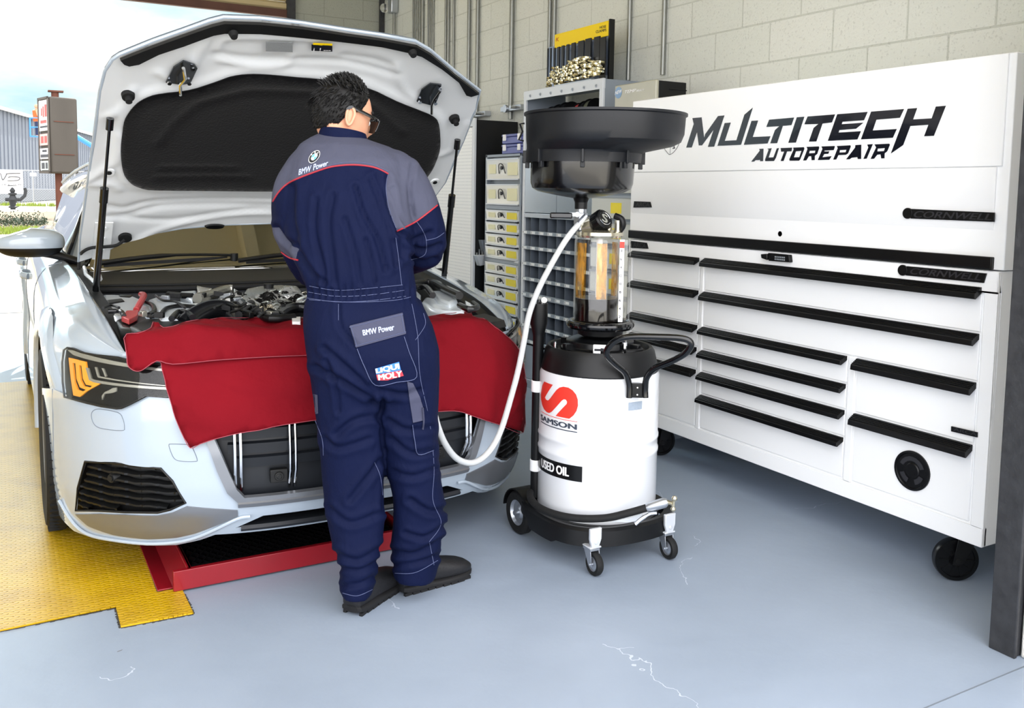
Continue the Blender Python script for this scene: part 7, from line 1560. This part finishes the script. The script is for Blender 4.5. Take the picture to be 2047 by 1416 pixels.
# shoes
M['shoe'] = mat('black_shoe_leather', '#17171a', .55, bump=.15, bscale=120); M['sole'] = mat('black_shoe_sole', '#101012', .7)
def shoe(heel, toe):
    heel = np.array([heel[0], heel[1], 0.]); toe = np.array([toe[0], toe[1], 0.]); d = toe-heel; Ln = np.linalg.norm(d); d /= Ln; s_ = np.array([d[1], -d[0], 0])
    def rg(t, w, z0, z1, sh=0.): 
        c = heel+d*Ln*t; return [c+s_*w*math.copysign(abs(math.cos(a))**.8, math.cos(a))+np.array([0, 0, (z0+z1)/2+(z1-z0)/2*math.copysign(abs(math.sin(a))**(.75 if math.sin(a) > 0 else .4), math.sin(a))]) for a in np.linspace(0, 2*math.pi, 28, endpoint=False)]
    prof = [(.003, .022, .03, .070), (.02, .033, .022, .088), (.10, .036, .02, .112), (.22, .040, .02, .118), (.34, .041, .02, .115), (.46, .043, .02, .098), (.60, .048, .02, .085), (.74, .051, .02, .074), (.86, .047, .02, .064), (.94, .037, .021, .054), (.985, .022, .023, .044), (1., .008, .026, .036)]
    def cap(mb, n=28): k = len(mb.v); mb.f += [tuple(range(n)), tuple(range(k-n, k))]; mb.m += [0, 0]; return mb
    u = cap(MB().grid([rg(*p) for p in prof], closed=True)).build('shoe', 'shoe', per)
    so2 = MB(); so2.grid([rg(t, w*1.08+.001, .004+(0 if .05 < t < .92 else .008), .030+(.006 if t < .4 else 0)) for t, w, a, b in prof], closed=True); cap(so2)
    for k in range(9):
        for q in (-1, 1): t = .08+k*.10; w = float(np.interp(t, [p[0] for p in prof], [p[1] for p in prof])); so2.obox(heel+d*Ln*t+s_*q*w*.86+np.array([0, 0, .0052]), (d, s_, (0, 0, 1)), (.013, w*.16, .005))
    so2.build('sole', 'sole', u)
h1 = onz(709, 1226); t1 = onz(800, 1158); dd1 = (t1-h1)/np.linalg.norm(t1-h1); shoe(h1-dd1*.022, h1+dd1*.27)
h2 = onz(800, 1186); t2 = onz(932, 1146); dd2 = (t2-h2)/np.linalg.norm(t2-h2); shoe(h2-dd2*.012, h2+dd2*.28)
print('toe px', proj(h1+dd1*.285), proj(h2+dd2*.285))
# ================================================================ the yard and street beyond the far door
def gmat(name, c1, c2, sc, r=.9, bump=.4):
    m = mat(name, c1, r, bump=bump, bscale=sc*2); t = m.node_tree; b = t.nodes['Principled BSDF']; g = N(t, 'ShaderNodeNewGeometry')
    v = N(t, 'ShaderNodeTexVoronoi', i_Scale=sc); L(t, g.outputs['Position'], v.inputs['Vector']); mx = N(t, 'ShaderNodeMix', data_type='RGBA'); mx.inputs[6].default_value = lin(c1); mx.inputs[7].default_value = lin(c2)
    L(t, v.outputs['Color'], mx.inputs[0]); L(t, mx.outputs[2], b.inputs['Base Color']); return m
M['gravel'] = gmat('gravel', '#998b74', '#6f614e', 9.); M['yard'] = mat('yard_concrete', '#c2bbad', .85, var=.08, vscale=.5); M['road'] = mat('pale_road', '#b4afa6', .9, var=.06, vscale=.3)
slab('trim_yard_slab', (-60, YB, -.25), (60, 27.5, -.02), 'yard'); slab('trim_gravel_bed', (-60, 27.5, -.25), (60, 50, -.05), 'gravel'); slab('trim_street', (-90, 50, -.3), (110, 140, -.06), 'road')
for y in (10.8, 13.4, 17.5): struct(MB().box((-20, y, -.0205), (3.2, y+.03, -.017)).build('trim_yard_joint', 'gap'))
slab('trim_kerb', (-60, 49.6, -.25), (60, 50, .06), 'yard')
# grass tufts
M['grass'] = mat('sunlit_grass', '#7d8f35', .8, var=.35, vscale=4)
gr_ = MB(); rr = random.Random(2)
for k in range(5200):
    if k % 3: y = rr.uniform(27.6, 31.5); x = rr.uniform(-1.5, 2.6)
    else: y = rr.uniform(62, 65.6); x = rr.uniform(-1, 12)
    if noise.noise(Vector((x*.9, y*.5, 0))) < -.12: continue
    h = rr.uniform(.05, .16)*(1 if k % 3 else 1.8); a = rr.uniform(0, 3.1); w = .02*(1 if k % 3 else 2)
    gr_.add([(x-math.cos(a)*w, y-math.sin(a)*w, -.05), (x+math.cos(a)*w, y+math.sin(a)*w, -.05), (x+rr.uniform(-.05, .05), y+rr.uniform(-.05, .05), -.05+h)], [(0, 1, 2)])
tag(gr_.build('grass', 'grass', fixn=False, flatshade=True), 'patchy sunlit grass along the gravel bed outside', 'grass', kind='stuff')
# dark leaf scatter standing in for the pylon sign's shadow on the ground
M['shade_patch'] = mat('shade_green_leaves', '#2b3b28', .7, var=.4, vscale=3)
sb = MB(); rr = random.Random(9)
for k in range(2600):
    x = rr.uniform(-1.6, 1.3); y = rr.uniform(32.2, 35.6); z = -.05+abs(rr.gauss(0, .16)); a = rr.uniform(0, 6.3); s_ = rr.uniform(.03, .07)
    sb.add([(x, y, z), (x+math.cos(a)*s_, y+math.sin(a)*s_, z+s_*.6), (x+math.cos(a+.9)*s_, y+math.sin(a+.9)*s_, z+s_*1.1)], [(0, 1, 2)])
tag(sb.build('sign_shade_patch', 'shade_patch', fixn=False, flatshade=True), 'dark green leaf patch standing in for the pylon sign shadow on the gravel bed', 'shade_patch')
# grey metal clad building
def onY(px, py, Y): return ony(px, py, Y)
M['clad'] = mat('grey_cladding', '#7b828d', .5, metal=.2); M['roofpale'] = mat('pale_roof', '#c6d6e0', .4, metal=.3)
bA = np.array([0., 70.]); bd = np.array([2.4, 9.2]); bd /= np.linalg.norm(bd); bn = np.array([bd[1], -bd[0]])
bl = thing('warehouse', 'long grey metal-clad warehouse with pale roof across the street', 'building', (4, 85, -.06))
m = MB(); t0, t1 = -2.6, 60.; zt = 6.3
def BP(t, o, z): p = bA+bd*t+bn*o; return (p[0], p[1], z)
m.hexa([BP(t0, -14, -.06), BP(t1, -14, -.06), BP(t1, 0, -.06), BP(t0, 0, -.06), BP(t0, -14, zt), BP(t1, -14, zt), BP(t1, 0, zt), BP(t0, 0, zt)])
m.build('wall', 'clad', bl)
rb = MB()
for k in range(int((t1-t0)/.95)): t = t0+k*.95; rb.hexa([BP(t, 0, -.06), BP(t+.05, 0, -.06), BP(t+.05, .06, -.06), BP(t, .06, -.06), BP(t, 0, zt), BP(t+.05, 0, zt), BP(t+.05, .06, zt), BP(t, .06, zt)])
rb.build('cladding_rib', mat('cladding_rib', '#737a85', .5), bl)
MB().hexa([BP(t0, 0, 0), BP(t1, 0, 0), BP(t1, .12, 0), BP(t0, .12, 0), BP(t0, 0, .9), BP(t1, 0, .9), BP(t1, .12, .9), BP(t0, .12, .9)]).build('plinth', mat('plinth_grey', '#6f757c', .8), bl)
MB().hexa([BP(t0, .3, zt), BP(t1, .3, zt), BP(t1, .3, zt+.15), BP(t0, .3, zt+.15), BP(t0, -6, zt+1.3), BP(t1, -6, zt+1.3), BP(t1, -6, zt+1.5), BP(t0, -6, zt+1.5)]).build('roof', 'roofpale', bl)
MB().hexa([BP(t0, .28, zt-.1), BP(t1, .28, zt-.1), BP(t1, .42, zt-.1), BP(t0, .42, zt-.1), BP(t0, .28, zt+.1), BP(t1, .28, zt+.1), BP(t1, .42, zt+.1), BP(t0, .42, zt+.1)]).build('gutter', 'whitelabel', bl)
# tan lean-to and blue steel further right
tag(MB().box((5.0, 58.5, -.06), (12, 62, 3.0)).build('storage_container', mat('tan_container', '#b08a5c', .6), bevel=.03), 'tan storage container on the street behind the raised bonnet', 'container')
# boom lift
M['liftblue'] = mat('lift_blue', '#3f86c8', .4)
Yl = 55.5; c0 = onY(61, 272, Yl); c1 = onY(77, 236, Yl); 
lf = thing('boom_lift', 'blue boom lift with its basket raised against the warehouse', 'boom lift', (6.2, Yl, -.06))
w = c1[0]-c0[0]; m = MB()
for x in (c0[0], c0[0]+w*1.4):
    for y in (Yl, Yl+.8): m.box((x-.03, y-.03, c0[2]), (x+.03, y+.03, c1[2]))
for z in (c0[2], (c0[2]+c1[2])/2, c1[2]):
    for y in (Yl, Yl+.8): m.box((c0[0], y-.025, z-.025), (c0[0]+w*1.4, y+.025, z+.025))
    for x in (c0[0], c0[0]+w*1.4): m.box((x-.025, Yl, z-.025), (x+.025, Yl+.8, z+.025))
m.box((c0[0], Yl, c0[2]-.04), (c0[0]+w*1.4, Yl+.8, c0[2])).build('basket', 'liftblue', lf)
a0 = np.array([c0[0]+w*1.4, Yl+.4, c0[2]+.2]); MB().tube([a0, a0+(1.2, 0, .2), np.array([5.0, Yl+.4, 3.2]), np.array([6.2, Yl+.4, 1.2])], .14, n=8).build('boom', 'liftblue', lf)
MB().box((5.3, Yl-.8, .35), (7.3, Yl+1.4, 1.3)).build('chassis', 'liftblue', lf, bevel=.05)
for x in (5.6, 7.0):
    for y in (Yl-.8, Yl+1.4): MB().cyl((x, y-.15, .35), (x, y+.15, .35), .41, n=20).build('wheel', 'rubber', lf)
# worker in the basket
wk = np.array([c1[0]-.08, Yl+.35, c0[2]]); m = MB()
m.tube([wk+(0, -.08, .0), wk+(.0, -.08, .45), wk+(0, -.06, .85)], [.055, .065, .085], n=10).tube([wk+(0, .08, .0), wk+(.0, .08, .45), wk+(0, .06, .85)], [.055, .065, .085], n=10)
m.tube([wk+(0, 0, .8), wk+(0, 0, 1.1), wk+(0, 0, 1.4), wk+(0, 0, 1.47)], [.15, .16, .18, .07], n=12).tube([wk+(0, 0, 1.45), wk+(0, 0, 1.55)], .05, n=8).sphere(wk+(0, 0, 1.63), .10, 14, sc=(1, .85, 1.15))
for s_ in (-1, 1): m.tube([wk+(0, s_*.19, 1.38), wk+(.05, s_*.24, 1.12), wk+(.25, s_*.18, .98)], [.055, .045, .035], n=8)
wo2 = m.build('person', mat('worker_skin', '#c98f72', .5)); tag(wo2, 'person in an orange top standing in the raised blue lift basket', 'person')
MB().tube([wk+(0, 0, .82), wk+(0, 0, 1.1), wk+(0, 0, 1.38), wk+(0, 0, 1.46)], [.17, .18, .20, .09], n=12).build('orange_top', mat('orange_top', '#e0602c', .7), wo2)
MB().tube([wk+(0, -.08, .08), wk+(.0, -.08, .45), wk+(0, -.05, .86)], [.07, .08, .10], n=10).tube([wk+(0, .08, .08), wk+(.0, .08, .45), wk+(0, .05, .86)], [.07, .08, .10], n=10).build('trousers', mat('worker_trousers', '#2b3450', .8), wo2)
# chain-link fence with banner
fen = thing('chain_link_fence', 'chain-link fence with steel posts in front of the warehouse', 'fence', (3, 66, -.06))
Yf = 66.; M['wire'] = mat('galvanised_wire', '#a9aeb3', .4, metal=.6)
zf = onY(60, 341, Yf)[2]; zlo = -.06
pz = MB(); pz.cyl((-6, Yf, zf), (16, Yf, zf), .035, n=8).cyl((-6, Yf, zf*.45), (16, Yf, zf*.45), .02, n=6).build('top_rail', 'wire', fen)
for x in np.arange(-5.5, 16, 2.45): MB().cyl((x, Yf, zlo), (x, Yf, zf+.05), .045, n=8).build('fence_post', 'wire', fen)
ww = MB()
for k in range(150):
    x = -6+k*.15
    for s_ in (1, -1): ww.obox((x+s_*zf/2, Yf, zf/2), ((s_*zf, 0, zf), (0, 1, 0), (-zf, 0, s_*zf)), (zf*.70, .004, .006))
ww.build('wire_mesh', 'wire', fen, flatshade=True)
b0 = onY(-25, 387, Yf-.1); b1 = onY(45.5, 341, Yf-.1)
bn_ = MB().box((b0[0], Yf-.11, b0[2]), (b1[0], Yf-.09, b1[2])).build('banner', 'whitelabel'); tag(bn_, 'white advertising banner with dark swoosh letters tied to the chain-link fence', 'banner')
M['bannerink'] = mat('banner_ink', '#44464c', .5)
Zk = zm(0, 150, 4.045); qb = lambda x, y: onY(*Zk(x, y), Yf-.115)
bl_ = MB(); bl_.tube([qb(*p) for p in smooth([(-20, 790), (5, 800), (22, 850), (50, 810), (60, 797), (165, 795)], 5)], .14, n=6, flat=.2).tube([qb(*p) for p in smooth([(65, 830), (90, 822), (150, 826), (160, 840), (140, 852), (60, 856)], 5)], .13, n=6, flat=.2)
bl_.build('banner_letters', 'bannerink', bn_); text_into(MB(), 'ON COLLECTION', quad(qb(-60, 893), qb(170, 893), qb(170, 880), qb(-60, 880)), bold=.03).build('banner_lettering', 'bannerink', bn_)
n0 = onY(60, 352, Yf-.1); n1 = onY(73, 346, Yf-.1); tag(MB().box((n0[0], Yf-.08, n0[2]), (n1[0], Yf-.06, n1[2])).build('fence_notice', 'whitelabel'), 'small white notice on the chain-link fence right of the banner', 'notice')
# pylon sign
Ys_ = 40.; M['rust'] = mat('rusty_pole', '#5a3426', .8, var=.35, vscale=3); M['signgrey'] = mat('weathered_sign_side', '#46423c', .7, var=.3, vscale=1.2, stretch=(1, 1, .4))
k0 = onY(98, 200, Ys_); k1 = onY(154.5, 200, Ys_+.3); k2 = onY(78, 200, Ys_+1.3); zt_ = onY(126, 194, Ys_)[2]; zb_ = onY(126, 347, Ys_)[2]
k3 = k1+k2-k0; sg_ = thing('pylon_sign', 'weathered pylon sign box on a rusty pole outside the far door', 'sign', ((k0[0]+k3[0])/2, Ys_+.8, -.05))
MB().hexa([(k0[0], k0[1], zb_), (k1[0], k1[1], zb_), (k3[0], k3[1], zb_), (k2[0], k2[1], zb_), (k0[0], k0[1], zt_), (k1[0], k1[1], zt_), (k3[0], k3[1], zt_), (k2[0], k2[1], zt_)]).build('sign_box', 'signgrey', sg_, bevel=.08)
u_ = (k1-k0)[:2]; u_ /= np.linalg.norm(u_); ul = (k2-k0)[:2]; ll = np.linalg.norm(ul); ul /= ll; nl = np.array([-abs(ul[1]), ul[0]]) if True else None
nl = np.array([-ul[1], ul[0]]); nl = nl if nl[0] < 0 else -nl
def SF(a, z, o=.02): p = k0[:2]+ul*ll*a+nl*o; return (p[0], p[1], zb_+(zt_-zb_)*z)
fr_ = MB()
for a, b_, c, d_ in ((0, .06, 0, 1), (.94, 1, 0, 1), (0, 1, 0, .03), (0, 1, .97, 1)): fr_.prism([SF(a, c), SF(b_, c), SF(b_, d_), SF(a, d_)], (nl[0]*.05, nl[1]*.05, 0))
fr_.build('sign_frame', mat('sign_frame', '#55504a', .6), sg_)
def panel(z0, z1, m_): return MB().prism([SF(.06, z0), SF(.94, z0), SF(.94, z1), SF(.06, z1)], (nl[0]*.02, nl[1]*.02, 0)).build('sign_panel', m_, sg_)
p1_ = panel(.56, .96, 'whitelabel'); p2_ = panel(.37, .52, mat('faded_pink', '#e6b9b4', .6)); p3_ = panel(.19, .33, 'whitelabel'); p4_ = panel(.04, .165, mat('pale_grey_panel', '#c9d6d2', .6))
M['signred'] = mat('faded_red_print', '#b8605c', .6)
def bars(par, lst, m_):
    mb = MB()
    for a0, a1, z0, z1 in lst: mb.prism([SF(a0, z0, .042), SF(a1, z0, .042), SF(a1, z1, .042), SF(a0, z1, .042)], (nl[0]*.004, nl[1]*.004, 0))
    mb.build('sign_print', m_, par)
bars(p1_, [(.15, .35, .74, .90), (.42, .55, .74, .88), (.60, .72, .76, .86), (.2, .8, .66, .70)], 'signred'); bars(p1_, [(.15, .85, .60, .625)], 'bannerink'); bars(p2_, [(.2, .45, .40, .49), (.55, .8, .40, .49)], 'signred'); bars(p3_, [(.25, .7, .28, .31), (.12, .88, .21, .25)], 'bannerink'); bars(p4_, [(.2, .4, .06, .14), (.5, .8, .06, .14)], 'bannerink')
fp_ = MB(); 
for a, b_ in ((.15, .85),):
    for z in (.25, .68): p_, q_ = k0+(k1-k0)*a, k0+(k1-k0)*b_; MB().obox(((p_[0]+q_[0])/2, (p_[1]+q_[1])/2-.01, zb_+(zt_-zb_)*z), ((u_[0], u_[1], 0), (0, 1, 0), (0, 0, 1)), (np.linalg.norm((q_-p_)[:2])/2, .02, .015)).build('side_rib', 'rust', sg_)
pc_ = onY(118, 380, Ys_+.7); MB().cyl((pc_[0], Ys_+.7, -.05), (pc_[0], Ys_+.7, zb_), .13, n=16).build('pole', 'rust', sg_); MB().cyl((pc_[0]-.05, Ys_+.7, zt_), (pc_[0]-.05, Ys_+.7, zt_+.25), .14, n=14).box((pc_[0]-.30, Ys_+.5, zt_+.23), (pc_[0]+.25, Ys_+.9, zt_+.29)).build('pole_cap', 'rust', sg_)
# backflow valve like a hydrant
Yh = 53.; h0 = onY(26, 416, Yh); M['iron'] = mat('dark_cast_iron', '#2a2c2e', .6); hx_ = h0[0]
hy = MB().lathe([(.12, 0), (.12, .12), (.20, .14), (.20, .20), (.13, .24), (.16, .42), (.26, .55), (.16, .68), (.12, .78), (.20, .82), (.20, .88), (.09, .92), (.14, 1.02), (.05, 1.16), (0, 1.2)], (hx_, Yh, -.06), n=20)
hy.cyl((hx_-.34, Yh, .50), (hx_+.34, Yh, .50), .09, n=14).tube([(hx_+.3, Yh, .45), (hx_+.55, Yh, .7), (hx_+.6, Yh, .95), (hx_+.55, Yh, 1.1)], .08, n=8).tube([(hx_+.2*math.cos(t), Yh+.2*math.sin(t), 1.2) for t in np.arange(12)*math.pi/6], .02, n=5, closed=True)
tag(hy.build('backflow_valve', 'iron'), 'dark cast iron water valve standing by the kerb outside', 'valve')
